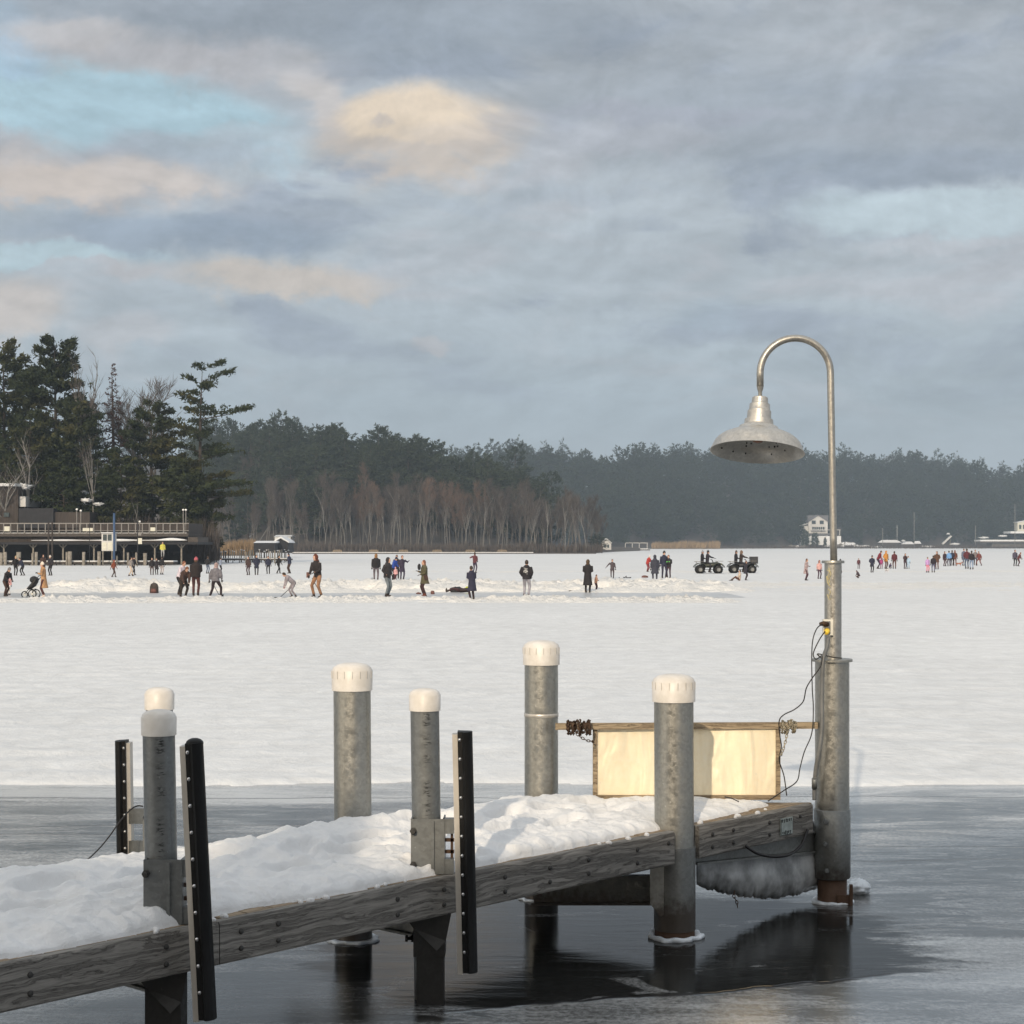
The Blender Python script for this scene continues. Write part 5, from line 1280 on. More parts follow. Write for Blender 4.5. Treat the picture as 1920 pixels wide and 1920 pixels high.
# brown building and dark garage behind the deck
bh1 = thing('brown_building', 'brown timber building with a snow edged roof at the left edge', 'building', tuple(P(5, 985, 197)))
bx(MB(), -140, 34, 912, 992, 197, 206).build('wall', 'brown_wall', bh1); bx(MB(), -140, 28, 906, 911.5, 196.3, 206).build('roof', 'snow_load', bh1); bx(MB(), 7, 17, 961, 969, 196.8, 196.95).build('window', 'window_dark', bh1)
bh2 = thing('garage', 'low building with a wide near black front left of the brown wall', 'building', tuple(P(68, 985, 196)))
bx(MB(), 35, 100, 953, 990, 196, 203).build('front', 'dark_wall', bh2); bx(MB(), 100.2, 168, 960, 990, 196.4, 203).build('side_wall', 'brown_wall', bh2)
bx(MB(), 35, 48, 931, 950, 197.5, 203).build('gable', 'white_paint', bh2); o = bx(MB(), 55, 88, 935, 950, 204, 207).build('roof_snow', 'snow_load', bh2)
for px, py, r_, lab in ((162, 938, .34, 'patch of snow lodged in brush, left one under the slender birch'), (185, 945, .28, 'patch of snow lodged in brush, right one under the slender birch'), (44, 912, .5, 'scrap of snow on the roof edge behind the brown building')):
    o = blobmesh('snow_patch', P(px, py, 198.6), (r_ * 1.6, .3, r_ * .5), 'snow_load', None, px, 1.1, 24, 14, 5); tag(o, lab, 'snow')
# yellow jacket and boat seen beyond the dock
# docks right of the marina: many posts
dk2 = thing('boat_dock', 'long low dock with many posts right of the marina', 'dock', tuple(P(450, 1056, 215)))
bx(MB(), 350, 545, 1048, 1050.5, 212, 214).build('deck', 'marina_wood', dk2); bx(MB(), 350, 545, 1046.6, 1047.9, 212.1, 213.9).build('deck_snow', 'snow_load', dk2)
for x in range(352, 545, 12): bx(MB(), x, x + 1, 1050.6, 1056, 212.2, 212.4).build('support', 'marina_wood', dk2)
r7 = random.Random(5)
for k in range(46):
    x = 352 + k * 4.2 + r7.uniform(-1, 1); w_ = r7.choice([1.3, 1.8, 2.8, 2.2]); Y = r7.uniform(205, 250); y0 = r7.uniform(1029, 1036); a = P(x, y0, Y)
    mb = MB(); mb.tube([(a.x, Y, -.3), (a.x, Y, a.z)], w_ / 2 * Y / F, 8); tag(mb.build('wooden_piling', r7.choice(['pale_post', 'pale_post', 'marina_wood'])), 'weathered mooring piling in the crowd of posts right of the marina', 'piling', 'mooring pilings right of the marina')
    if r7.random() < .4:
        o = MB().box((a.x, Y, a.z + .05), (w_ * Y / F * 1.3, w_ * Y / F * 1.3, .1)).build('piling_snow', 'snow_load'); tag(o, 'cap of snow on a mooring piling right of the marina', 'snow', 'snow caps on the mooring pilings')
# finger pier running across in front of the point
jt = thing('footbridge', 'long low boardwalk with benches along the edge of the point', 'boardwalk', tuple(P(850, 1040, 430)))
bx(MB(), 548, 1118, 1036.6, 1038.4, 428, 430).build('deck', 'marina_wood', jt); bx(MB(), 548, 1000, 1035.2, 1036.5, 428.2, 430).build('deck_snow', 'snow_load', jt)
for x in range(555, 1118, 22): bx(MB(), x, x + 1, 1038.5, 1042, 428.2, 428.5).build('support', 'marina_wood', jt)
for x in (624, 692, 748, 811, 873, 933):
    mb = MB(); bx(mb, x, x + 17, 1031, 1032, 429, 429.2); bx(mb, x, x + 17, 1033, 1034, 428.9, 429.5); bx(mb, x, x + .8, 1031, 1036, 429, 429.3); bx(mb, x + 16.2, x + 17, 1031, 1036, 429, 429.3)
    tag(mb.build('bench', 'rail_timber'), 'wooden bench on the long boardwalk', 'bench', 'benches on the boardwalk')
# boathouse roofs behind the docks
def cottage(name, lab, x0, x1, y_eave, y_ridge, y_base, Y, wall, roof='snow_load', dep=8, windows=(), gable_front=True):
    t = thing(name, lab, 'building', tuple(P((x0 + x1) / 2, y_base, Y)))
    bx(MB(), x0, x1, y_eave, y_base, Y, Y + dep).build('wall', wall, t)
    a, b, r = P(x0 - 1.5, y_eave, Y - .3), P(x1 + 1.5, y_eave, Y - .3), P((x0 + x1) / 2, y_ridge, Y - .3); y2 = Y + dep + .3; th = .22
    if gable_front:
        mb = MB(); mb.add([(a.x + .3, Y, a.z), (b.x - .3, Y, a.z), (r.x, Y, r.z - .1), (a.x + .3, y2 - .3, a.z), (b.x - .3, y2 - .3, a.z), (r.x, y2 - .3, r.z - .1)], [(0, 1, 2), (3, 5, 4)]); mb.build('gable', wall, t)
        mb = MB(); mb.add([(a.x, Y - .3, a.z), (r.x, Y - .3, r.z), (b.x, Y - .3, b.z), (b.x, Y - .3, b.z + th), (r.x, Y - .3, r.z + th * 1.3), (a.x, Y - .3, a.z + th)] + [(a.x, y2, a.z), (r.x, y2, r.z), (b.x, y2, b.z), (b.x, y2, b.z + th), (r.x, y2, r.z + th * 1.3), (a.x, y2, a.z + th)],
            [(0, 1, 4, 5), (1, 2, 3, 4), (6, 11, 10, 7), (7, 10, 9, 8), (5, 4, 10, 11), (4, 3, 9, 10), (0, 6, 7, 1), (1, 7, 8, 2), (0, 5, 11, 6), (2, 8, 9, 3)]); mb.build('roof', roof, t)
    else:
        rm_ = (a.x + b.x) / 2; yc = Y + dep / 2
        mb = MB(); mb.add([(a.x, Y - .3, a.z), (b.x, Y - .3, a.z), (b.x, yc, r.z), (a.x, yc, r.z), (b.x, y2, a.z), (a.x, y2, a.z)], [(0, 1, 2, 3), (3, 2, 4, 5), (0, 3, 5), (1, 4, 2), (0, 5, 4, 1)]); mb.build('roof', roof, t)
    for (wx0, wx1, wy0, wy1) in windows: bx(MB(), wx0, wx1, wy0, wy1, Y - .12, Y - .02).build('window', 'window_dark', t)
    return t
cottage('boathouse', 'dark boathouse with a flat snowy roof behind the docks', 476, 515, 1018, 1014, 1036, 300, 'dark_wall', gable_front=False)
cottage('boathouse', 'dark gabled boathouse right of the flat roofed one', 512, 540, 1018, 1009, 1036, 305, 'dark_wall')
cottage('cottage', 'pale cottage half hidden behind the gabled boathouse', 515, 545, 1006, 1003, 1020, 470, 'white_paint', gable_front=False, windows=((520, 523, 1009, 1014), (528, 532, 1009, 1014)))
cottage('cottage', 'pale cottage half seen through the bare trees above the reeds', 428, 448, 972, 968, 982, 560, 'white_paint', gable_front=False, windows=((432, 435, 975, 979), (440, 443, 975, 979)))
cottage('pavilion', 'tiny white pavilion with a snowy roof at the tip of the point', 1129, 1146, 1019, 1011, 1031, 560, 'white_paint', windows=((1133, 1136, 1021, 1027), (1139, 1142, 1021, 1027)))
dk3 = thing('boat_dock', 'snowy dock with pale railings right of the tiny pavilion', 'dock', tuple(P(1190, 1032, 700)))
bx(MB(), 1128, 1219, 1030, 1033, 700, 704).build('deck', 'marina_wood', dk3); bx(MB(), 1128, 1215, 1028.4, 1029.9, 700, 704).build('deck_snow', 'snow_load', dk3)
mb = MB(); bx(mb, 1172, 1215, 1017.5, 1018.5, 703, 703.3)
for x in (1172, 1185, 1198, 1213): bx(mb, x, x + 1, 1017.5, 1028, 703, 703.3)
mb.build('railing', 'white_paint', dk3); 
# white house
YH = 1135; zH = 970
wh = thing('white_house', 'white gabled house with two dark windows and a balcony above the far shore', 'house', tuple(P(1533, 1022, YH)))
bx(MB(), 1516, 1552, 978, 1008, YH, YH + 12).build('wall', 'white_paint', wh)
a, b, r = P(1516, 978, YH), P(1552, 978, YH), P(1534, 967, YH)
MB().add([(a.x, YH, a.z), (b.x, YH, b.z), (r.x, YH, r.z), (a.x, YH + 12, a.z), (b.x, YH + 12, b.z), (r.x, YH + 12, r.z)], [(0, 1, 2), (3, 5, 4)]).build('gable', 'white_paint', wh)
mat('grey_roof', (.13, .13, .14), .8, 0, .2)
def slab(p, q, y0, y1, th): 
    mb = MB(); mb.add([(p.x, y0, p.z), (q.x, y0, q.z), (q.x, y0, q.z + th), (p.x, y0, p.z + th), (p.x, y1, p.z), (q.x, y1, q.z), (q.x, y1, q.z + th), (p.x, y1, p.z + th)], [(0, 1, 2, 3), (7, 6, 5, 4), (0, 4, 5, 1), (3, 2, 6, 7), (0, 3, 7, 4), (1, 5, 6, 2)]); return mb
slab(P(1514, 979.5, YH), P(1534, 966.5, YH), YH - .8, YH + 12.6, .5).build('roof', 'grey_roof', wh); slab(P(1534, 966.5, YH), P(1554, 979.5, YH), YH - .8, YH + 12.6, .5).build('roof', 'grey_roof', wh)
bx(MB(), 1514.5, 1553, 966.2, 979, YH + 8.2, YH + 12.8).build('cross_roof', 'grey_roof', wh)
for x0 in (1522, 1537): bx(MB(), x0, x0 + 7.5, 976, 982.5, YH - .3, YH - .05).build('window', 'window_dark', wh)
bx(MB(), 1523, 1546, 988, 994, YH - .25, YH - .04).build('window', 'window_dark', wh); mb = MB(); bx(mb, 1521, 1548, 993, 994.5, YH - 2, YH - .3)
for x in range(1522, 1549, 4): bx(mb, x, x + .7, 986, 993, YH - 2, YH - 1.8)
bx(mb, 1521, 1548, 986, 986.8, YH - 2, YH - 1.8); mb.build('balcony', 'white_paint', wh)
bx(MB(), 1504, 1515.8, 986, 1005, YH + 2, YH + 10).build('side_wing', 'white_paint', wh); slab(P(1502, 986.5, YH), P(1516, 982, YH), YH + 1, YH + 11, .4).build('wing_roof', 'snow_load', wh)
mb = MB(); bx(mb, 1497, 1577, 1005, 1022, YH - 3, YH + 8); mb.build('terrace_wall', 'snow_load', wh); bx(MB(), 1517, 1560, 1000, 1002.5, YH - 2.6, YH - .4).build('porch_roof', 'grey_roof', wh)
mb = MB(); bx(mb, 1552, 1576, 993, 994, YH - 2, YH + 2); 
for x in (1558, 1566, 1574): bx(mb, x, x + 1, 994, 1004, YH - 2, YH - 1.7)
mb.build('pergola', 'white_paint', wh)
def evergreen(px, yt, yb, Y, w_, lab, seed):
    a = P(px, yb, Y); h = (yb - yt) / F * Y; t = pine('conifer_shrub', h, w_ * Y / F, seed, 'far_needles', nb=26, tufts=26, size=h * .09, crown0=.03, shape='round' if seed % 2 else 'spruce', nl=.3); t.location = a; t['label'] = lab; t['category'] = 'shrub'; return t
evergreen(1510, 994, 1024, 1125, 8, 'dark cone shaped shrub left in front of the white house', 601); evergreen(1528, 999, 1024, 1125, 7, 'round dark shrub in front of the white house middle', 603); evergreen(1547, 1008, 1024, 1125, 3, 'small dark shrub beside the lamp pole in front of the white house', 605)
# rocks, covered boats and clutter on the far shore
r8 = random.Random(12)
for k in range(26):
    px = 1568 + k * 2.4 + r8.uniform(-1, 1) if k < 18 else 1483 + (k - 18) * 4; py = 1027 - (10 * math.exp(-((px - 1588) / 20) ** 2) if k < 18 else 3) * r8.random(); Y = 1120
    o = blobmesh('boulder', P(px, py, Y), (1.6, 1.2, .9), r8.choice(['snow_load', 'grey_bark', 'pale_bark']), None, k, .5, 12, 8); tag(o, 'boulder with snow on the far bank by the white house', 'rock', 'boulders by the white house')
mat('tarp', (.55, .56, .58), .6, 0, .15)
def covered_boat(px, py, wpx, Y, lab, mast=None):
    t = thing('covered_boat', lab, 'boat', tuple(P(px, py, Y))); w_ = wpx / F * Y; c = P(px, py, Y)
    rings = []
    for i in range(9):
        s_ = -1 + 2 * i / 8; rings.append(((c.x + s_ * w_ / 2, Y, c.z + .7), max(.15, (1 - abs(s_) ** 3) * 1.3), max(.1, (1 - abs(s_) ** 3) * .8), Matrix.Rotation(R(90), 3, 'Y')))
    MB().loft(rings, 10).build('hull', 'marina_wood', t)
    mb = MB(); mb.add([(c.x - w_ / 2, Y - 1.5, c.z + 1.2), (c.x + w_ / 2, Y - 1.5, c.z + 1.2), (c.x + w_ * .3, Y, c.z + 2.9), (c.x - w_ * .33, Y, c.z + 2.9), (c.x + w_ / 2, Y + 1.5, c.z + 1.2), (c.x - w_ / 2, Y + 1.5, c.z + 1.2)], [(0, 1, 2, 3), (3, 2, 4, 5), (0, 3, 5), (1, 4, 2)]); mb.build('cover', 'tarp', t)
    if mast: MB().tube([(c.x + mast[0] / F * Y, Y, c.z + 1), (c.x + mast[0] / F * Y, Y, P(0, mast[1], Y).z)], .12, 6).build('mast', 'white_paint', t)
    return t
covered_boat(1668, 1021, 44, 1110, 'long boat under a pale cover right of the lamp pole, with a mast', (14, 985)); covered_boat(1702, 1024, 24, 1120, 'low pale boat right of the long covered one'); covered_boat(1720, 1023, 14, 1125, 'small pale boat, rightmost of the three on the bank'); covered_boat(1592, 1026, 18, 1100, 'dark small boat under snow before the boulders')
t = thing('slide', 'striped white slide tilted against the far bank', 'slide', tuple(P(1775, 1024, 1120)))
mb = MB(); mb.bar(P(1767, 1020, 1120), P(1783, 1005, 1120), 3, .8); mb.build('chute', 'white_paint', t); MB().bar(P(1770, 1021, 1119), P(1785, 1006, 1119), .3, .5).build('stripe', 'dark_wall', t); MB().bar(P(1781, 1024, 1120), P(1782, 1007, 1120), .3, .3).build('leg', 'pale_post', t)
t = cottage('boathouse', 'tan boathouse with a snowy roof at the right edge', 1908, 1990, 980, 972, 996, 1180, 'cream_board', windows=((1911, 1915, 984, 992), (1918, 1923, 984, 992)))
dk4 = thing('boat_dock', 'snow covered quay under the tan boathouse at the right edge', 'dock', tuple(P(1900, 1026, 1165)))
bx(MB(), 1895, 1990, 996.2, 1000, 1165, 1185).build('terrace', 'snow_load', dk4); bx(MB(), 1838, 1990, 1012, 1015, 1160, 1175).build('deck_snow', 'snow_load', dk4); bx(MB(), 1838, 1990, 1015.1, 1018, 1160, 1175).build('deck', 'marina_wood', dk4); bx(MB(), 1860, 1990, 1018.2, 1026, 1162, 1175).build('lower_wall', 'grey_bark', dk4)
for x, y0 in ((1655, 990), (1714, 960), (1903, 945), (1829, 985)): pole(x, y0, 1026, 1.1, 1105, 'pale_bark', {1655: 'thin pale mast left of the long covered boat', 1714: 'tall thin pale pole before the far wood', 1903: 'tall pole at the right edge by the tan boathouse', 1829: 'thin pole left of the snow covered quay'}[x])
for k, (px, py, w_) in enumerate([(1778, 1001, 7), (1694, 1014, 8), (1620, 1024, 24), (1845, 1008, 20), (1790, 1020, 20), (1645, 1026, 30), (1555, 1024, 20), (1880, 1005, 18), (1740, 1025, 30)]):
    o = blobmesh('snow_patch', P(px, py, 1118), (w_ / 2 * 1118 / F * .8, 1, .45), 'snow_load', None, k + 40, .95, 22, 12, 4); tag(o, 'patch of snow lying on the far bank', 'snow', 'snow patches on the far bank')

# ------------------------------------------------------------------ haze
hz = MB().box((100, 2400, 79), (5200, 5100, 160)).build('haze', 'dark_wall'); hz.data.materials.clear()
m = bpy.data.materials.new('haze_air'); m.use_nodes = True; m.node_tree.nodes.remove(m.node_tree.nodes['Principled BSDF'])
pv = m.node_tree.nodes.new('ShaderNodeVolumePrincipled'); m.node_tree.links.new(pv.outputs[0], m.node_tree.nodes['Material Output'].inputs['Volume'])
pv.inputs['Color'].default_value = (.60, .75, .93, 1); pv.inputs['Density'].default_value = .00029; pv.inputs['Anisotropy'].default_value = 0.0
hz.data.materials.append(m); tag(hz, kind='stuff'); hz['label'] = 'thin blue haze over the lake'
# ------------------------------------------------------------------ people
CLR = {}
def cloth(rgb):
    k = 'cloth_%d_%d_%d' % rgb
    if k not in MATS: 
        l = tuple(x * .95 for x in lin(rgb)); mat(k, l, .85, 0, .3, 7)
    return k
mat('skin', (.50, .30, .22), .55, 0, .06); mat('hair_dark', (.03, .018, .012), .7, 0, .3, 20); mat('hair_red', (.16, .06, .03), .7, 0, .3, 20); mat('hair_brown', (.09, .045, .025), .7, 0, .3, 20)
mat('boot_dark', (.03, .02, .016), .6, 0, .2)
def ik(a, b, l1, l2, hint):
    a, b = Vector(a), Vector(b); d = b - a; L = min(d.length, (l1 + l2) * .999); d.normalize(); b = a + d * L
    x = (l1 * l1 - l2 * l2 + L * L) / (2 * L); h = math.sqrt(max(l1 * l1 - x * x, 0)); hv = Vector(hint); hv = (hv - d * hv.dot(d))
    if hv.length < 1e-5: hv = Vector((0, -1, 0))
    hv.normalize(); return a + d * x + hv * h, b
POSES = {
 #        hip z, lean, feet (l,r) , hands (l,r)
 'stand':  (.90, 3, ((-.11, .02), (.11, -.02)), ((-.27, -.03, .82), (.27, -.03, .82))),
 'pocket': (.90, 4, ((-.10, .0), (.10, .03)), ((-.20, -.12, .96), (.20, -.12, .96))),
 'front':  (.90, 6, ((-.10, .0), (.10, .03)), ((-.06, -.27, 1.12), (.06, -.27, 1.14))),
 'phone':  (.90, 4, ((-.10, .0), (.10, .05)), ((-.05, -.30, 1.20), (.07, -.28, 1.22))),
 'walk':   (.88, 5, ((-.10, -.26), (.10, .26)), ((-.26, .16, .88), (.26, -.20, .90))),
 'stride': (.85, 8, ((-.22, -.14), (.22, .16)), ((-.25, -.18, .86), (.28, .08, .84))),
 'stick':  (.88, 10, ((-.16, -.05), (.16, .05)), ((-.14, -.34, .84), (.10, -.30, 1.0))),
 'bend':   (.82, 48, ((-.14, -.06), (.16, .10)), ((-.14, -.55, .56), (.10, -.52, .62))),
 'lean':   (.86, 24, ((-.12, -.05), (.12, .10)), ((-.14, -.42, .86), (.14, -.40, .90))),
 'crouch': (.36, 30, ((-.16, -.02), (.16, -.10)), ((-.12, -.45, .42), (.12, -.45, .46))),
 'sit':    (.14, -6, ((-.14, -.72), (.16, -.66)), ((-.24, .10, .12), (.20, -.30, .42))),
 'armout': (.90, 2, ((-.10, .0), (.10, .03)), ((-.55, -.10, 1.02), (.30, -.05, .86))),
 'armup':  (.90, 2, ((-.10, .0), (.10, .03)), ((-.20, -.10, 1.0), (.42, -.18, 1.36))),
 'hold':   (.90, 2, ((-.10, .0), (.10, .03)), ((-.12, -.30, 1.22), (.10, -.26, 1.05))),
 'ride':   (.80, 4, ((-.30, -.16), (.30, -.16)), ((-.26, -.52, 1.08), (.26, -.52, 1.08))),
 'ride2':  (.84, 2, ((-.32, -.10), (.32, -.10)), ((-.16, -.34, 1.05), (.16, -.34, 1.05))),
}
PG_ = 'people out on the frozen lake'
def person(label, px, foot, top, face=0, pose='stand', jacket=(30, 28, 32), legs=(35, 32, 36), head='hat', hcol=(25, 22, 25), coat=0.0, loc=None, k=None, feet_z=0.0, gl=(25, 22, 24), boots=None, lie=False, bulk=1.0, parts=None):
    hipz, lean, feet, hands = POSES[pose]
    Lr = Matrix.Rotation(R(lean), 3, 'X')                       # +lean tips the upper body to -Y (forward)
    hip = Vector((0, 0, hipz))
    def U(x, y, z): return hip + Lr @ Vector((x, y, z - .90))   # upper body coordinates, built for hip height .90
    headc = U(0, -.02, 1.62); toph = headc.z + .13
    Y = DG(foot); base = W(px, foot); 
    if loc is not None: base = Vector(loc); Y = base.y
    if k is None: k = ((foot - top) / F * Y) / toph
    base.z = .02 + feet_z
    t = thing('person', label, 'person', tuple(base), R(face), PG_)
    if lie: t.rotation_euler = (R(-86), 0, R(face))
    detail = (foot - top) > 48
    vx = .026 if detail else .04
    def fin(mb, name, m, par=t, remesh=None, ang=None):
        mb.v = [(x * k, y * k, z * k) for x, y, z in mb.v]
        o = mb.build(name, m, par, world=False)
        if remesh:
            md = o.modifiers.new('Remesh', 'REMESH'); md.mode = 'VOXEL'; md.voxel_size = remesh * k; md.use_smooth_shade = True
            ms = o.modifiers.new('Smooth', 'SMOOTH'); ms.iterations = 2; ms.factor = .5
        return o
    RL = Lr
    # joints
    lj = []
    for sgn, (fx, fy) in zip((-1, 1), feet):
        h_ = Vector((sgn * .095, 0, hipz)); an = Vector((fx, fy, .09)); kn, an = ik(h_, an, .44, .42, (sgn * .15, -1, .1)); lj.append((h_, kn, an))
    aj = []
    for sgn, hd in zip((-1, 1), hands):
        s_ = U(sgn * .185, 0, 1.42); e_, h_ = ik(s_, hd, .29, .27, (sgn * .55, .6, -.5)); aj.append((s_, e_, h_))
    # body, one continuous surface
    mb = MB()
    mb.loft([(U(0, 0, .86), .15, .10, RL), (U(0, 0, 1.05), .13, .095, RL), (U(0, 0, 1.3), .16, .11, RL), (U(0, 0, 1.43), .14, .09, RL), (U(0, 0, 1.47), .06, .06, RL), (U(0, -.01, 1.56), .055, .058, RL)], 12)
    mb.ell(headc, (.076, .094, .118), 14, 10, RL); mb.ell(headc + RL @ Vector((0, -.095, -.012)), (.014, .022, .022), 8, 6); mb.ell(headc + RL @ Vector((0, -.06, -.075)), (.045, .04, .04), 8, 6)
    for sgn in (-1, 1): mb.ell(headc + RL @ Vector((sgn * .078, .01, -.01)), (.012, .02, .032), 6, 5)
    for h_, kn, an in lj: mb.tube([h_, kn, an], [.075, .052, .036], 8)
    for s_, e_, h_ in aj: mb.tube([s_, e_, h_], [.048, .038, .026], 8)
    fin(mb, 'body', 'skin', remesh=.022 if detail else .032)
    # jacket
    b = bulk; mb = MB()
    mb.loft([(U(0, 0, .84), .175 * b, .135 * b, RL), (U(0, 0, 1.0), .17 * b, .13 * b, RL), (U(0, -.005, 1.2), .185 * b, .14 * b, RL), (U(0, 0, 1.36), .195 * b, .14 * b, RL), (U(0, .005, 1.45), .13 * b, .11 * b, RL), (U(0, 0, 1.52), .082, .085, RL)], 14)
    for s_, e_, h_ in aj: mb.tube([s_ + Vector((0, 0, -.01)), e_, h_ + (e_ - h_) * .12], [.078 * b, .064 * b, .05], 9)
    if coat > 0:
        z0 = hipz - coat; hp = U(0, 0, .90)
        fy = sum(f[1] for f in feet) / 2
        mb.loft([((hp.x, hp.y, hipz + .04), .175 * b, .14 * b, None), ((0, fy * .5, hipz - coat * .5), .20 * b, .165 * b, None), ((0, fy, z0), .235 * b, .20 * b, None)], 14)
    jk = fin(mb, 'coat' if coat > .2 else 'jacket', cloth(jacket), remesh=vx)
    # trousers
    mb = MB(); mb.ell((0, .005, hipz), (.165, .125, .11), 12, 8)
    for h_, kn, an in lj: mb.tube([h_, h_.lerp(kn, .4), kn, an + (kn - an) * .08], [.095, .088, .068, .058], 9)
    fin(mb, 'trousers', cloth(legs), remesh=vx)
    for (h_, kn, an), sgn in zip(lj, (-1, 1)):
        mb = MB(); z = an.z - .045
        dn = Vector((0, -1, 0)) if pose != 'sit' else Vector((0, -.2, .97))
        mb.ell((an.x, an.y - .06, max(z, .045)), (.048, .135, .046), 10, 6); mb.tube([an + Vector((0, 0, -.03)), an + (kn - an) * .22], [.052, .056], 9)
        fin(mb, 'boot', boots or 'boot_dark')
    # gloves: palm, four fingers of unequal length, thumb off the side, gently curled
    for (s_, e_, h_), sgn in zip(aj, (-1, 1)):
        d = (h_ - e_).normalized(); side = d.cross(Vector((0, 0, 1)) if abs(d.z) < .9 else Vector((0, 1, 0))).normalized(); nrm = side.cross(d)
        M = Matrix((side, d, nrm)).transposed(); mb = MB(); c = h_ + d * .03; mb.ell(c, (.038, .052, .02), 10, 6, M)
        for i_, ln in enumerate((.062, .072, .068, .052)):
            o = c + side * (.026 - .0175 * i_) + d * .035; mb.tube([o, o + d * ln * .5 - nrm * .004, o + d * ln * .85 - nrm * .022], [.0105, .010, .007], 6)
        o = c + side * .032 * -sgn; mb.tube([o - d * .015, o + side * .022 * -sgn + d * .018, o + side * .03 * -sgn + d * .045 - nrm * .01], [.012, .011, .008], 6)
        fin(mb, 'glove', cloth(gl))
    # head wear and hair
    hm = {'hat': cloth(hcol or jacket), 'hood': cloth(jacket if hcol is None else hcol)}
    mb = MB()
    if head == 'hat':
        pr = [(.092, -.02), (.095, .02), (.088, .065), (.062, .105), (.03, .125), (.001, .13)]
        mb.lathe(headc + RL @ Vector((0, .01, .02)), [(.08, -.02)] + pr, 16, RL); mb.ell(headc + RL @ Vector((0, .01, .155)), (.026, .026, .024), 8, 6); fin(mb, 'hat', hm['hat'])
        mb = MB(); mb.ell(headc + RL @ Vector((0, .035, -.035)), (.078, .07, .085), 12, 8, RL); fin(mb, 'hair', 'hair_brown')
    elif head == 'hood':
        mb.ell(headc + RL @ Vector((0, .028, .008)), (.105, .105, .138), 14, 10, RL); mb.ell(headc + RL @ Vector((0, .04, -.13)), (.12, .10, .07), 12, 8, RL); fin(mb, 'hood', hm['hood'], jk)
    else:
        hmn = {'hair': 'hair_dark', 'redhair': 'hair_red', 'longhair': 'hair_brown', 'longred': 'hair_red'}[head]
        mb.ell(headc + RL @ Vector((0, .022, .022)), (.088, .092, .118), 14, 10, RL)
        if head.startswith('long'): mb.loft([(headc + RL @ Vector((0, .04, .02)), .085, .06, RL), (headc + RL @ Vector((0, .06, -.12)), .085, .05, RL), (headc + RL @ Vector((0, .075, -.26)), .06, .035, RL)], 12)
        fin(mb, 'hair', hmn)
    if detail:
        for sgn in (-1, 1):
            mb = MB(); mb.ell(headc + RL @ Vector((sgn * .030, -.088, .008)), (.010, .006, .007), 8, 5); fin(mb, 'eye', 'hair_dark')
        mb = MB(); mb.ell(headc + RL @ Vector((0, -.092, -.052)), (.022, .008, .006), 8, 5); fin(mb, 'mouth', 'red_brown')
    if parts: parts(t, k, fin, U, RL, aj)
    return t, k, aj
def world_of(t, k, p): return t.matrix_basis @ (Vector(p) * k)
def item(name, label, cat, m, mb, group=None): return tag(mb.build(name, m), label, cat, group)

K = (24, 22, 26); DK = (33, 30, 36); NV = (34, 38, 58); GY = (92, 90, 98); LG = (140, 140, 146); BR = (62, 44, 38); TAN = (158, 122, 88); MAR = (74, 34, 42); JN = (84, 96, 118); LB = (150, 176, 206); PK = (196, 150, 152); OL = (82, 78, 56); BLU = (38, 70, 150)
# left part
person('crouching person in a dark jacket and grey knitted hat at the left edge', 10, 1119, 1065, 60, 'lean', DK, BR, 'hat', (120, 116, 116))
person('small child in pink beside the crouching person at the left edge', 17, 1117, 1080, -20, 'stand', PK, (220, 215, 212), 'hat', PK)
person('person in black standing before the marina dock, left one of two close together', 29, 1080, 1043, 40, 'pocket', K, K, 'hat', (160, 140, 110))
person('person in dark blue leaning towards the one in black by the marina dock', 43, 1080, 1046, -50, 'lean', NV, K, 'hair')
person('woman in a tan coat and white cap behind the stroller', 82, 1122, 1055, -80, 'phone', TAN, (70, 40, 40), 'hat', (225, 212, 196), coat=.42, boots=cloth((205, 190, 180)))
person('person in dark clothes half hidden behind the woman in the tan coat', 81, 1078, 1040, 20, 'front', BR, K, 'hood', None)
person('person with a white cap beside the tall brown mooring pole', 95, 1080, 1042, -30, 'pocket', DK, K, 'hat', (215, 205, 195))
person('child in an orange brown jacket walking before the booth', 213, 1083, 1050, 70, 'walk', (120, 60, 38), BR, 'hood', None)
person('person in a grey jacket and beige trousers walking right', 245, 1081, 1045, 70, 'walk', (135, 128, 124), (188, 172, 156), 'hair')
person('dark figure close behind the walker in beige trousers', 250, 1079, 1044, 60, 'walk', K, K, 'hat')
person('person in black, left of a pair before the dock end', 285, 1079, 1046, 10, 'stand', K, BR, 'hair')
person('person in black beside a dark friend, wearing a long coat', 294, 1078, 1047, -10, 'pocket', DK, K, 'hair', coat=.35)
person('person in a dark jacket and light trousers turning away near the dock end', 303, 1078, 1044, 160, 'stand', K, (170, 160, 158), 'hair')
person('child in a white top leaning beside the bending skater', 336, 1116, 1053, 60, 'lean', (196, 186, 196), K, 'redhair')
person('bending skater in a brown jacket with one leg stretched back', 343, 1121, 1063, 30, 'bend', BR, (44, 36, 30), 'redhair', bulk=1.1)
person('broad man in a black puffy jacket and pink hat seen from behind', 367, 1118, 1046, 180, 'front', (34, 26, 26), (72, 40, 38), 'hat', (170, 90, 100), bulk=1.3)
person('person in black and blue jeans behind the broad man', 389, 1076, 1043, 150, 'pocket', K, (90, 100, 120), 'hair')
person('person in pale blue grey partly behind the skater in grey', 413, 1075, 1046, 120, 'stand', (128, 138, 158), K, 'hair')
t, k, aj = person('skater in a grey jacket bending forward with legs apart and a stick', 404, 1122, 1056, 165, 'stride', (104, 102, 108), (40, 30, 34), 'hood', (150, 130, 128), bulk=1.15)
person('person with long brown hair in a maroon jacket near the mooring posts', 466, 1079, 1044, -20, 'stand', (60, 44, 42), (58, 34, 38), 'longhair')
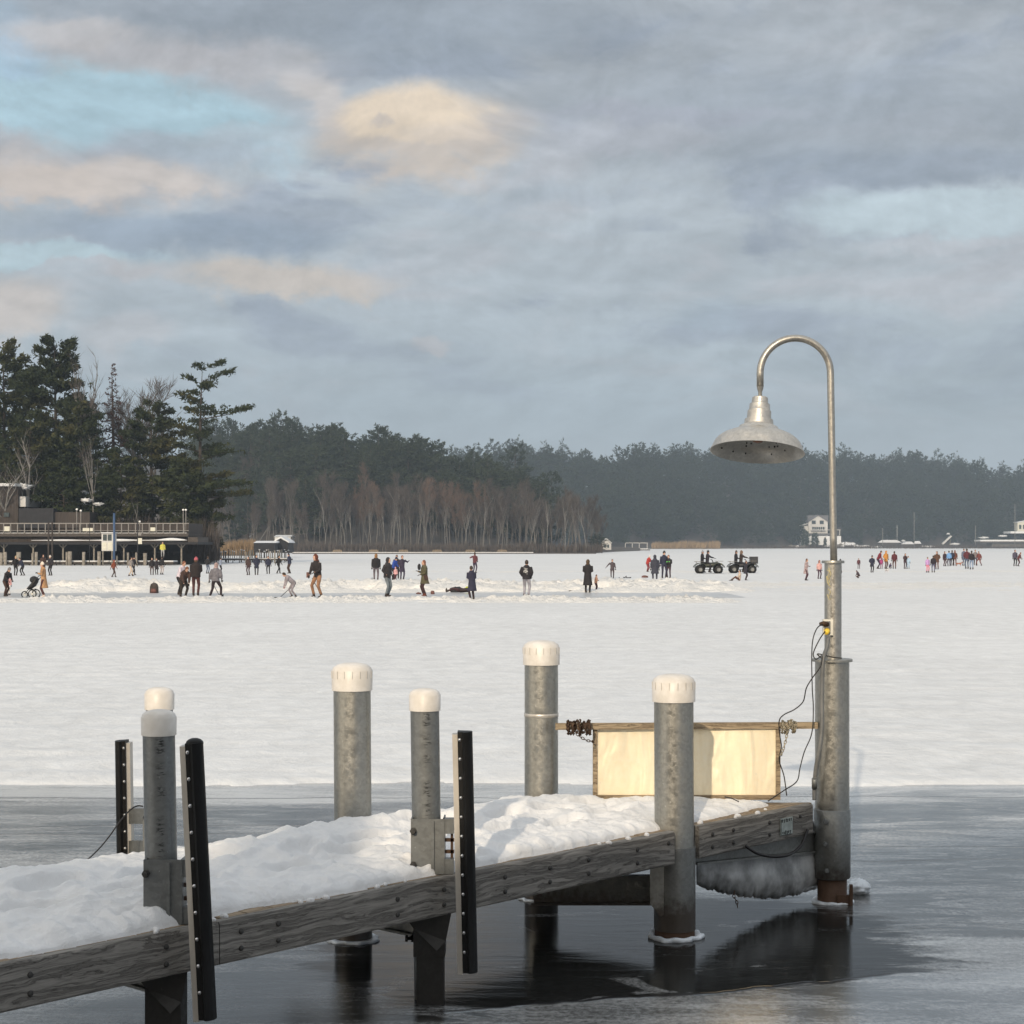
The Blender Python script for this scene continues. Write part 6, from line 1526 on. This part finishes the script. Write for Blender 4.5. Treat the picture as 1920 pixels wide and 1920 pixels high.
person('person in a long navy coat near the mooring posts', 481, 1079, 1041, 10, 'pocket', NV, K, 'hair', coat=.3)
person('person in navy near the thin leaning birch, first of three in dark clothes', 503, 1077, 1043, 0, 'stand', NV, K, 'hair')
person('person in black walking, last of three in dark clothes', 522, 1076, 1042, 60, 'walk', K, K, 'hair')
person('tall person in navy and a cap standing behind the bending child', 543, 1076, 1038, -60, 'front', (38, 44, 66), BR, 'hat', NV, bulk=1.2)
t1, k1, aj1 = person('child in grey bending over a hockey stick', 551, 1122, 1074, -70, 'bend', (140, 134, 140), (132, 126, 132), 'hair', gl=(120, 40, 38))
t2, k2, aj2 = person('man with a brown hood, black jacket and tan trousers holding a stick', 596, 1122, 1040, -40, 'stick', (36, 30, 32), (140, 104, 78), 'hood', (92, 48, 34))
person('person in a black jacket with a tan collar facing away', 705, 1090, 1039, 180, 'stand', K, (98, 90, 96), 'hood', (130, 96, 60), bulk=1.2)
person('person in a black hooded jacket and blue grey jeans standing sideways', 726, 1120, 1046, 60, 'pocket', (42, 40, 44), (104, 112, 118), 'hood', None, bulk=1.15)
person('person in a bright blue jacket bending to a child in pink', 737, 1088, 1045, 50, 'lean', BLU, K, 'hat', NV)
person('child in pink held by the person in the blue jacket', 742, 1091, 1064, -30, 'stand', PK, MAR, 'hat', PK)
person('dark haired person standing behind the blue jacket', 744, 1086, 1041, 0, 'stand', K, K, 'hair')
person('person in dark purple with one hand raised', 754, 1089, 1042, 20, 'armup', (48, 42, 60), (52, 44, 66), 'redhair', coat=.3)
def baby(t, k, fin, U, RL, aj):
    mb = MB(); mb.box((.20, .02, .93), (.13, .18, .24), Matrix.Rotation(.2, 3, 'X')); fin(mb, 'shoulder_bag', cloth(BR))
t3, k3, aj3 = person('woman in a green parka and dark leggings holding up a small dark bundle', 796, 1120, 1051, -75, 'hold', OL, (56, 34, 36), 'longred', coat=.28, boots=cloth((100, 52, 36)), bulk=1.15, parts=baby)
person('person in maroon standing far off above the one in the long navy coat', 890, 1075, 1036, 150, 'armup', (88, 44, 50), (54, 40, 62), 'hair')
person('person in a long navy quilted coat with hands in front', 885, 1126, 1062, -150, 'front', (38, 38, 58), (44, 28, 34), 'hair', coat=.44, bulk=1.1)
def back_print(t, k, fin, U, RL, aj):
    mb = MB()
    def st(pts, r): mb.tube([U(x, .165, z) for x, z in pts], r * 1.7, 5)
    st([(.10, 1.37), (.0, 1.34), (-.10, 1.32)], .007); st([(.06, 1.27), (.0, 1.28), (-.07, 1.27)], .010); st([(.10, 1.22), (.02, 1.235), (-.03, 1.22), (-.10, 1.225)], .012); st([(.11, 1.18), (.0, 1.17), (-.09, 1.18), (-.10, 1.21)], .009); st([(.02, 1.15), (-.03, 1.148)], .010); st([(-.05, 1.09), (-.09, 1.088)], .009)
    fin(mb, 'back_print', 'white_paint')
person('person in a black hoodie with a white print on the back and grey sweatpants', 987, 1121, 1051, 165, 'pocket', (30, 26, 32), (142, 140, 148), 'hair', bulk=1.12, parts=back_print)
person('woman in a long black coat with a brown fur collar', 1102, 1112, 1050, 170, 'front', (30, 26, 28), K, 'hood', (78, 60, 42), coat=.52, bulk=1.12)
person('small child in a tan snowsuit beside the long black coat', 1117, 1110, 1078, 60, 'front', (178, 136, 112), (66, 40, 42), 'hair', bulk=1.1)
person('child in dark grey holding one arm out', 1148, 1085, 1049, 0, 'armout', (70, 62, 66), (60, 44, 48), 'hair', coat=.15)
person('person in red leaning forward beside the dark grey coat', 1214, 1073, 1042, 40, 'lean', (168, 56, 50), (120, 50, 56), 'hat', (215, 205, 200), bulk=1.15)
person('person in a dark blue grey coat and hood with arms spread', 1228, 1092, 1041, 180, 'stand', (52, 54, 66), (60, 62, 74), 'hood', None, coat=.36, bulk=1.15)
person('tall person in navy and a beanie behind the black jacket with a green stripe', 1245, 1085, 1034, 10, 'stand', NV, (40, 38, 56), 'hat', K)
def stripe(t, k, fin, U, RL, aj):
    mb = MB(); mb.box(U(0, -.15, 1.25), (.26, .02, .07)); mb.box(U(0, .15, 1.25), (.26, .02, .07)); fin(mb, 'green_stripe', cloth((96, 190, 90)))
person('person in a black jacket with a bright green stripe', 1254, 1085, 1041, -20, 'front', (34, 32, 36), (64, 44, 54), 'redhair', bulk=1.15, parts=stripe)
person('person in brown standing before the second quad bike', 1398, 1089, 1052, 100, 'stand', (40, 38, 48), (44, 34, 40), 'hat', (110, 90, 84), coat=.3)
person('person in pale tan sitting on the snow before the second quad bike', 1386, 1090, 1069, -90, 'sit', (190, 172, 156), (88, 56, 44), 'hair')
person('woman in a long pale pink coat left of the lamp pole', 1511, 1089, 1048, 60, 'front', (158, 140, 140), (76, 50, 58), 'longhair', coat=.36)
person('person in pink and dark trousers half hidden by the lamp pole', 1536, 1086, 1051, 20, 'stand', (190, 150, 146), (66, 46, 62), 'hood', (120, 70, 60))
person('skater in black right of the lamp pole holding an arm out', 1575, 1082, 1049, 60, 'armout', BR, (52, 38, 36), 'hat', K)
person('small far child in maroon above the crouching dark figure', 1610, 1067, 1047, 0, 'stand', (84, 50, 56), (66, 42, 50), 'hair')
person('dark figure crouching low on the snow right of the lamp pole', 1611, 1085, 1070, -80, 'crouch', (66, 54, 60), BR, 'hood', None, bulk=1.2)
GRP = [
 (1635, 1074, 1042, 10, 'pocket', NV, K, 'hat', K, .3, 'person in a long navy coat, leftmost of the group with the mustard coat'),
 (1646, 1067, 1033, 60, 'lean', (112, 34, 46), (50, 34, 56), 'hair', K, 0, 'tall person in crimson bending their head beside the mustard coat'),
 (1652.5, 1067, 1046, 0, 'stand', (160, 70, 120), (130, 60, 100), 'hat', PK, 0, 'small child in magenta between the crimson and mustard coats'),
 (1661, 1067, 1033, 30, 'pocket', (184, 128, 58), (84, 52, 40), 'hood', None, .2, 'person in a mustard yellow coat'),
 (1668, 1067, 1056, 20, 'crouch', (66, 56, 90), K, 'hat', K, 0, 'tiny child in violet crouching by the mustard coat'),
 (1677, 1067, 1034, 170, 'stand', (84, 34, 42), (92, 60, 54), 'hair', K, 0, 'person in dark red with spread legs right of the mustard coat'),
 (1697, 1067, 1038, 10, 'front', (58, 42, 46), (60, 44, 54), 'longhair', K, 0, 'person in brown, left of a pair beside pale blue'),
 (1703, 1067, 1043, -20, 'stand', (160, 184, 206), (150, 178, 204), 'hair', K, .2, 'person in pale sky blue, right of a pair beside brown'),
 (1739, 1074, 1045, 20, 'stand', (176, 140, 190), (206, 120, 140), 'hair', K, 0, 'child in lilac with pink trousers'),
 (1750, 1074, 1042, 170, 'stand', (36, 32, 40), (88, 92, 116), 'hair', K, 0, 'person in a black jacket and jeans beside the child in lilac'),
 (1757, 1068, 1034, -30, 'pocket', (84, 58, 44), (96, 60, 46), 'longhair', K, .2, 'tall person in brown behind the child in lilac'),
 (1771, 1062, 1034, 30, 'stand', (52, 36, 44), (66, 40, 44), 'hair', K, 0, 'person in dark plum left of the light blue coat'),
 (1779.5, 1062, 1033, 180, 'stand', (110, 154, 204), (60, 54, 74), 'hair', K, 0, 'person in a light blue coat among dark ones'),
 (1785, 1061, 1032, 150, 'pocket', NV, K, 'hair', K, 0, 'person in navy right of the light blue coat'),
 (1790.5, 1061, 1032, 170, 'stand', (96, 56, 44), (100, 60, 50), 'longred', K, 0, 'person in rust brown beside the dog'),
 (1807, 1061, 1029, 20, 'stand', (92, 100, 120), (80, 88, 108), 'hair', K, .3, 'person in blue grey, leftmost of the crowd at the far right'),
 (1813, 1067, 1029, 180, 'pocket', (86, 38, 46), JN, 'hair', K, 0, 'person in dark red and jeans seen from behind in the crowd at the far right'),
 (1822, 1068, 1033, 180, 'stand', (36, 30, 34), (130, 148, 176), 'hair', K, 0, 'person in black and pale jeans in the crowd at the far right'),
 (1828.5, 1060, 1031, 0, 'stand', (120, 112, 112), NV, 'hair', K, 0, 'person in grey behind the pale jeans'),
 (1836, 1061, 1034, -50, 'stride', (108, 56, 52), (110, 60, 54), 'hair', K, .2, 'person in brick red leaning on the right of the crowd'),
 (1903, 1062, 1031, 10, 'stand', (70, 66, 82), K, 'hair', K, 0, 'person in slate near the right edge beside a seated one'),
 (1909, 1062, 1036, 50, 'lean', (96, 50, 50), (72, 40, 44), 'redhair', K, 0, 'person in dark red bending at the right edge'),
]
for (px, ft, tp, fc, ps, jc, lc, hd, hc, ct, lab) in GRP: person(lab, px, ft, tp, fc, ps, jc, lc, hd, hc, coat=ct)
# person in a yellow jacket on the marina dock
person('person in a bright yellow jacket on the marina dock', 305, 1050, 1029, 10, 'stand', (196, 190, 84), (150, 150, 150), 'hair', loc=P(305, 1050, 186), k=1.0, feet_z=.75)
# skater lying on the rink
t, k, aj = person('person in black with a yellow green hat lying on the rink', 868, 1114, 1070, -80, 'stand', (50, 38, 40), (66, 42, 44), 'hat', (170, 180, 60), k=.72, lie=True)
t.rotation_euler = (R(-88), 0, R(-82)); t.location.z = .13; t.location.x = W(837, 1113).x
# sticks, brushes, bags on the ice
def stick(a, b, bend, lab, r=.014, m='dark_wall'):
    a, b = Vector(a), Vector(b); t = thing('hockey_stick', lab, 'stick', tuple(b)); MB().tube([a, b], r, 6).build('shaft', m, t); MB().bar(b, b + Vector(bend), .02, .07).build('blade', m, t)
Y1 = DG(1121); stick(P(546, 1101, Y1 - .2), P(524, 1121, Y1 - .6), (-.22, -.05, .0), 'hockey stick held low by the bending child in grey')
stick(P(585, 1084, Y1 - .3), P(604, 1118, Y1 - .35), (.14, .0, .01), 'long stick leaning from the hand of the man in tan trousers')
stick(P(401, 1098, Y1 + .1), P(411, 1116, Y1 + .4), (.18, .0, .0), 'thin stick between the legs of the skater in grey')
stick(P(386, 1119, Y1 - .1), P(391, 1120.3, Y1 - .1), (-.22, .0, .0), 'black stick blade lying left of the skater in grey', .012)
item('camera_bag', 'small red brown bag carried left of the man in tan trousers', 'bag', 'red_brown', MB().box(P(577, 1078, Y1 - .2), (.10, .08, .22)))
bp = thing('backpack', 'dark brown backpack set down on the rink before the back snow bank', 'backpack', tuple(W(289, 1113)))
mb = MB(); mb.loft([((0, 0, .0), .17, .12, None), ((0, 0, .05), .20, .15, None), ((0, 0, .30), .19, .14, None), ((0, .01, .42), .15, .11, None), ((0, .02, .47), .07, .06, None)], 16); mb.build('bag', 'brown_wall', bp, world=False)
mb = MB(); mb.loft([((.0, -.13, .04), .12, .05, None), ((0, -.14, .12), .13, .06, None), ((0, -.13, .22), .11, .05, None)], 12); mb.build('pocket', 'red_brown', bp, world=False)
mb = MB(); mb.tube([(-.04, .02, .45), (-.03, .02, .51), (.03, .02, .51), (.04, .02, .45)], .012, 6); mb.build('handle', 'dark_wall', bp, world=False)
o = blobmesh('mitten', W(785, 1115) + Vector((0, 0, .05)), (.12, .08, .05), 'red_brown', None, 4, .3, 12, 8); tag(o, 'brown shoe lying on the ice left of the woman in the green parka', 'shoe'); o.name = 'shoe'
o = blobmesh('boot', W(811, 1115) + Vector((0, 0, .08)), (.09, .08, .10), 'red_brown', None, 7, .3, 12, 8); tag(o, 'brown boot standing on the ice right of the woman in the green parka', 'boot')
o = blobmesh('duffel_bag', W(1209, 1084) + Vector((0, 0, .08)), (.22, .12, .11), 'red_brown', None, 9, .25, 14, 10); tag(o, 'maroon bag on the snow left of the dark blue grey coat', 'bag')
item('plank', 'short brown plank lying left of the woman in the long black coat', 'plank', 'brown_wall', MB().box(W(1072, 1110) + Vector((0, 0, .05)), (.26, .12, .05)))
mb = MB(); c = W(1172, 1085); r9 = random.Random(2)
for k in range(7): a = c + Vector((r9.uniform(-.4, .4), r9.uniform(-.1, .1), .05)); mb.tube([a, a + Vector((r9.uniform(-.35, .35), 0, r9.uniform(0, .12)))], .03, 5)
item('driftwood', 'dark branches lying on the snow right of the child with an arm out', 'branch', 'dark_wall', mb)
o = blobmesh('bundle', P(786, 1063, DG(1120) - .1), (.07, .07, .13), 'dark_wall', None, 5, .3, 12, 8); tag(o, 'small dark bundle held up by the woman in the green parka', 'bundle')
# gear pile behind the lying skater
o = blobmesh('gear_bag', W(856, 1112) + Vector((0, .3, .12)), (.34, .16, .15), 'dark_wall', None, 15, .3, 14, 10); tag(o, 'black gear bag behind the skater who lies on the rink', 'bag')
o = blobmesh('sled', W(876, 1113) + Vector((0, .3, .18)), (.12, .10, .12), cloth((190, 200, 60)), None, 17, .3, 12, 8); tag(o, 'yellow green jacket crumpled left of the long navy coat', 'jacket'); o.name = 'crumpled_jacket'

# dogs
def dog(label, px, foot, col, face=90, s=.55):
    t = thing('dog', label, 'dog', tuple(W(px, foot)), R(face)); m = cloth(col); mb = MB()
    mb.loft([((0, .42, .48), .06, .07, Matrix.Rotation(R(90), 3, 'X')), ((0, .30, .47), .12, .13, Matrix.Rotation(R(90), 3, 'X')), ((0, .0, .46), .11, .12, Matrix.Rotation(R(90), 3, 'X')), ((0, -.25, .46), .14, .17, Matrix.Rotation(R(90), 3, 'X')), ((0, -.38, .52), .09, .11, Matrix.Rotation(R(90), 3, 'X')), ((0, -.48, .64), .07, .08, Matrix.Rotation(R(60), 3, 'X'))], 12)
    mb.ell((0, -.55, .70), (.075, .10, .075), 12, 8); mb.tube([(0, -.60, .69), (0, -.74, .66)], [.045, .032], 8)
    for sx in (-1, 1):
        mb.tube([(sx * .09, -.28, .42), (sx * .09, -.26, .22), (sx * .09, -.28, .0)], [.055, .035, .03], 8); mb.tube([(sx * .09, .34, .44), (sx * .10, .27, .28), (sx * .09, .40, .17), (sx * .09, .36, .0)], [.08, .055, .03, .03], 8)
        mb.ell((sx * .05, -.52, .78), (.02, .015, .045), 6, 5)
    mb.tube([(0, .42, .50), (0, .56, .56), (0, .64, .68)], [.03, .025, .015], 6)
    mb.v = [(x * s / .55 * .62, y * s / .55 * .62, z * s / .55 * .62) for x, y, z in mb.v]; o = mb.build('body', m, t, world=False)
    md = o.modifiers.new('Remesh', 'REMESH'); md.mode = 'VOXEL'; md.voxel_size = .016; md.use_smooth_shade = True
dog('tan dog standing between the rust brown person and the crowd', 1798, 1062, (150, 100, 80), 70); dog('small white and grey dog in front of the mustard coat', 1663, 1074, (200, 196, 196), 20, .45)

# stroller
sx = W(58, 1121); t = thing('stroller', 'black jogging stroller with three spoked wheels', 'stroller', tuple(sx), R(-8))
def wheel(c, r, par, name='wheel', w=.05, rim='white_plastic'):
    M = Matrix.Rotation(R(90), 3, 'X')
    root = thing(name, None, None, tuple(c)); root.parent = par
    mb = MB(); pts = [(c[0] + r * math.cos(2 * math.pi * i / 20), c[1], c[2] + r * math.sin(2 * math.pi * i / 20)) for i in range(21)]; mb.tube([Vector(p) - Vector(c) for p in pts], w * .42, 7, cap=False); o = mb.build('tyre', 'black_rubber', root, world=False)
    mb = MB(); mb.lathe((0, 0, 0), [(.02, -.02), (r * .22, -.02), (r * .22, .02), (.02, .02)], 12, M)
    for i in range(8): a = 2 * math.pi * i / 8; mb.tube([(0, 0, 0), (math.cos(a) * r * .95, 0, math.sin(a) * r * .95)], .007, 4, cap=False)
    mb.build('spokes', rim, root, world=False)
    return root
wheel((-.27, 0, .13), .13, t); wheel((.14, -.2, .165), .165, t); wheel((.14, .2, .165), .165, t)
mb = MB(); mb.tube([(-.27, 0, .16), (-.1, 0, .34), (.14, -.18, .36), (.14, -.2, .17)], .016, 6); mb.tube([(-.1, 0, .34), (.14, .18, .36), (.14, .2, .17)], .016, 6); mb.tube([(-.05, -.16, .34), (.18, -.16, .62), (.40, -.16, .90)], .014, 6); mb.tube([(-.05, .16, .34), (.18, .16, .62), (.40, .16, .90)], .014, 6); mb.tube([(.40, -.16, .90), (.40, .16, .90)], .018, 6); mb.build('frame', 'dark_wall', t, world=False)
mb = MB(); mb.loft([((-.08, 0, .36), .10, .16, None), ((.06, 0, .48), .15, .17, None), ((.18, 0, .64), .12, .17, None), ((.26, 0, .80), .07, .15, None)], 12); mb.build('seat', 'black_cable', t, world=False)
mb = MB(); mb.ell((.13, 0, .74), (.17, .18, .15), 14, 8); mb.build('canopy', 'dark_wall', t, world=False)

# quad bikes
mat('quad_green', (.035, .04, .028), .35, .1, .3, 5); mat('quad_black', (.02, .02, .024), .4, .1, .3, 5); mat('headlight', (.6, .5, .25), .2)
def quad(label, px, foot, col, face=0):
    base = W(px, foot); t = thing('quad_bike', label, 'quad bike', tuple(base), R(face), 'quad bikes parked on the snow')
    # local: forward +X
    for x in (-.68, .68):
        for y in (-.42, .42):
            root = thing('wheel', None, None, (x, y, .33)); root.parent = t; M = Matrix.Rotation(R(90), 3, 'X')
            mb = MB(); mb.lathe((0, 0, 0), [(.15, -.11), (.27, -.12), (.32, -.08), (.33, 0), (.32, .08), (.27, .12), (.15, .11)], 24, M)
            for i in range(16): a = 2 * math.pi * i / 16; mb.box((math.cos(a) * .325, 0, math.sin(a) * .325), (.03, .2, .035), Matrix.Rotation(-a, 3, 'Y'))
            mb.build('tyre', 'black_rubber', root, world=False)
            mb = MB(); mb.lathe((0, 0, 0), [(.001, -.07), (.06, -.09), (.14, -.06), (.155, -.11), (.155, .11), (.14, .06), (.06, .09), (.001, .07)], 20, M); mb.build('rim', 'conduit', root, world=False)
    mb = MB(); Mx = Matrix.Rotation(R(90), 3, 'Y')
    mb.loft([((-.75, 0, .62), .10, .20, Mx), ((-.3, 0, .62), .16, .24, Mx), ((.2, 0, .66), .20, .22, Mx), ((.62, 0, .74), .16, .26, Mx), ((.9, 0, .70), .09, .18, Mx)], 14); mb.build('body', col, t, world=False)
    for x in (-.66, .68):
        for y in (-.42, .42):
            mb = MB(); n = 9; vs = []; fs = []
            for i in range(n):
                a = R(15 + 150 * i / (n - 1)); 
                for yy in (-.17, .17):
                    for rr_ in (.43, .46): vs.append((x + math.cos(a) * rr_ * 1.08, y + yy, .36 + math.sin(a) * rr_))
            for i in range(n - 1): o_ = i * 4; p_ = o_ + 4; fs += [(o_, p_, p_ + 2, o_ + 2), (o_ + 1, o_ + 3, p_ + 3, p_ + 1), (o_, o_ + 1, p_ + 1, p_), (o_ + 2, p_ + 2, p_ + 3, o_ + 3)]
            fs += [(0, 2, 3, 1), (n * 4 - 4, n * 4 - 3, n * 4 - 1, n * 4 - 2)]; mb.add(vs, fs); mb.build('mudguard', col, t, world=False)
    mb = MB(); mb.loft([((-.62, 0, .80), .05, .16, Mx), ((-.3, 0, .82), .07, .18, Mx), ((.1, 0, .80), .06, .15, Mx)], 12); mb.build('seat', 'black_rubber', t, world=False)
    for x0, x1, z in ((-1.05, -.5, .92), (.5, 1.02, .95)):
        mb = MB()
        for y in (-.42, -.14, .14, .42): mb.tube([(x0, y, z), (x1, y, z)], .018, 6)
        for x in (x0, (x0 + x1) / 2, x1): mb.tube([(x, -.44, z), (x, .44, z)], .018, 6)
        mb.tube([(x0 + .1, -.3, z), (x0 + .18, -.25, .7)], .015, 5); mb.tube([(x0 + .1, .3, z), (x0 + .18, .25, .7)], .015, 5); mb.build('rack', 'grey_rail', t, world=False)
    mb = MB(); mb.tube([(.35, 0, .8), (.25, 0, 1.02)], .03, 8); mb.tube([(.16, -.38, 1.08), (.25, -.1, 1.04), (.25, .1, 1.04), (.16, .38, 1.08)], .018, 8); mb.build('handlebar', 'dark_wall', t, world=False)
    for y in (-.16, .16): mb = MB(); mb.ell((.92, y, .74), (.05, .07, .06), 10, 6); mb.build('headlight', 'headlight', t, world=False)
    mb = MB(); mb.bar((-.45, -.30, .32), (.45, -.30, .32), .2, .03); mb.bar((-.45, .30, .32), (.45, .30, .32), .2, .03); mb.tube([(.88, -.3, .45), (1.0, -.2, .5), (1.0, .2, .5), (.88, .3, .45)], .02, 6); mb.build('footrest', 'dark_wall', t, world=False)
    return t, base
q1, b1_ = quad('green and black quad bike, left one, with two riders', 1329, 1076, 'quad_green', 0)
q2, b2_ = quad('black quad bike, right one, carrying a box at its front', 1392, 1075.5, 'quad_black', 0)
mb = MB(); mb.box((.85, 0, 1.0), (.55, .8, .5)); mb.box((.85, 0, 1.265), (.58, .84, .03)); o = mb.build('cargo_box', 'quad_black', None); o.location = b2_; tag(o, 'black cargo box on the front rack of the right quad bike', 'box')
for (b_, n_) in ((b1_, 'left'), (b2_, 'right')):
    person('driver in black on the %s quad bike, gripping the handlebar' % n_, 0, 1076, 1036, 90, 'ride', (40, 38, 48) if n_ == 'left' else (54, 44, 40), DK, 'hat' if n_ == 'left' else 'hood', K if n_ == 'left' else (110, 90, 74), loc=b_ + Vector((-.12, 0, 0)), k=1.0, feet_z=.08)
    person('passenger in black behind the driver of the %s quad bike' % n_, 0, 1076, 1036, 90, 'ride2', (26, 26, 34), K, 'hat', (140, 140, 146) if n_ == 'left' else (90, 80, 80), loc=b_ + Vector((-.50, 0, 0)), k=.97, feet_z=.08)
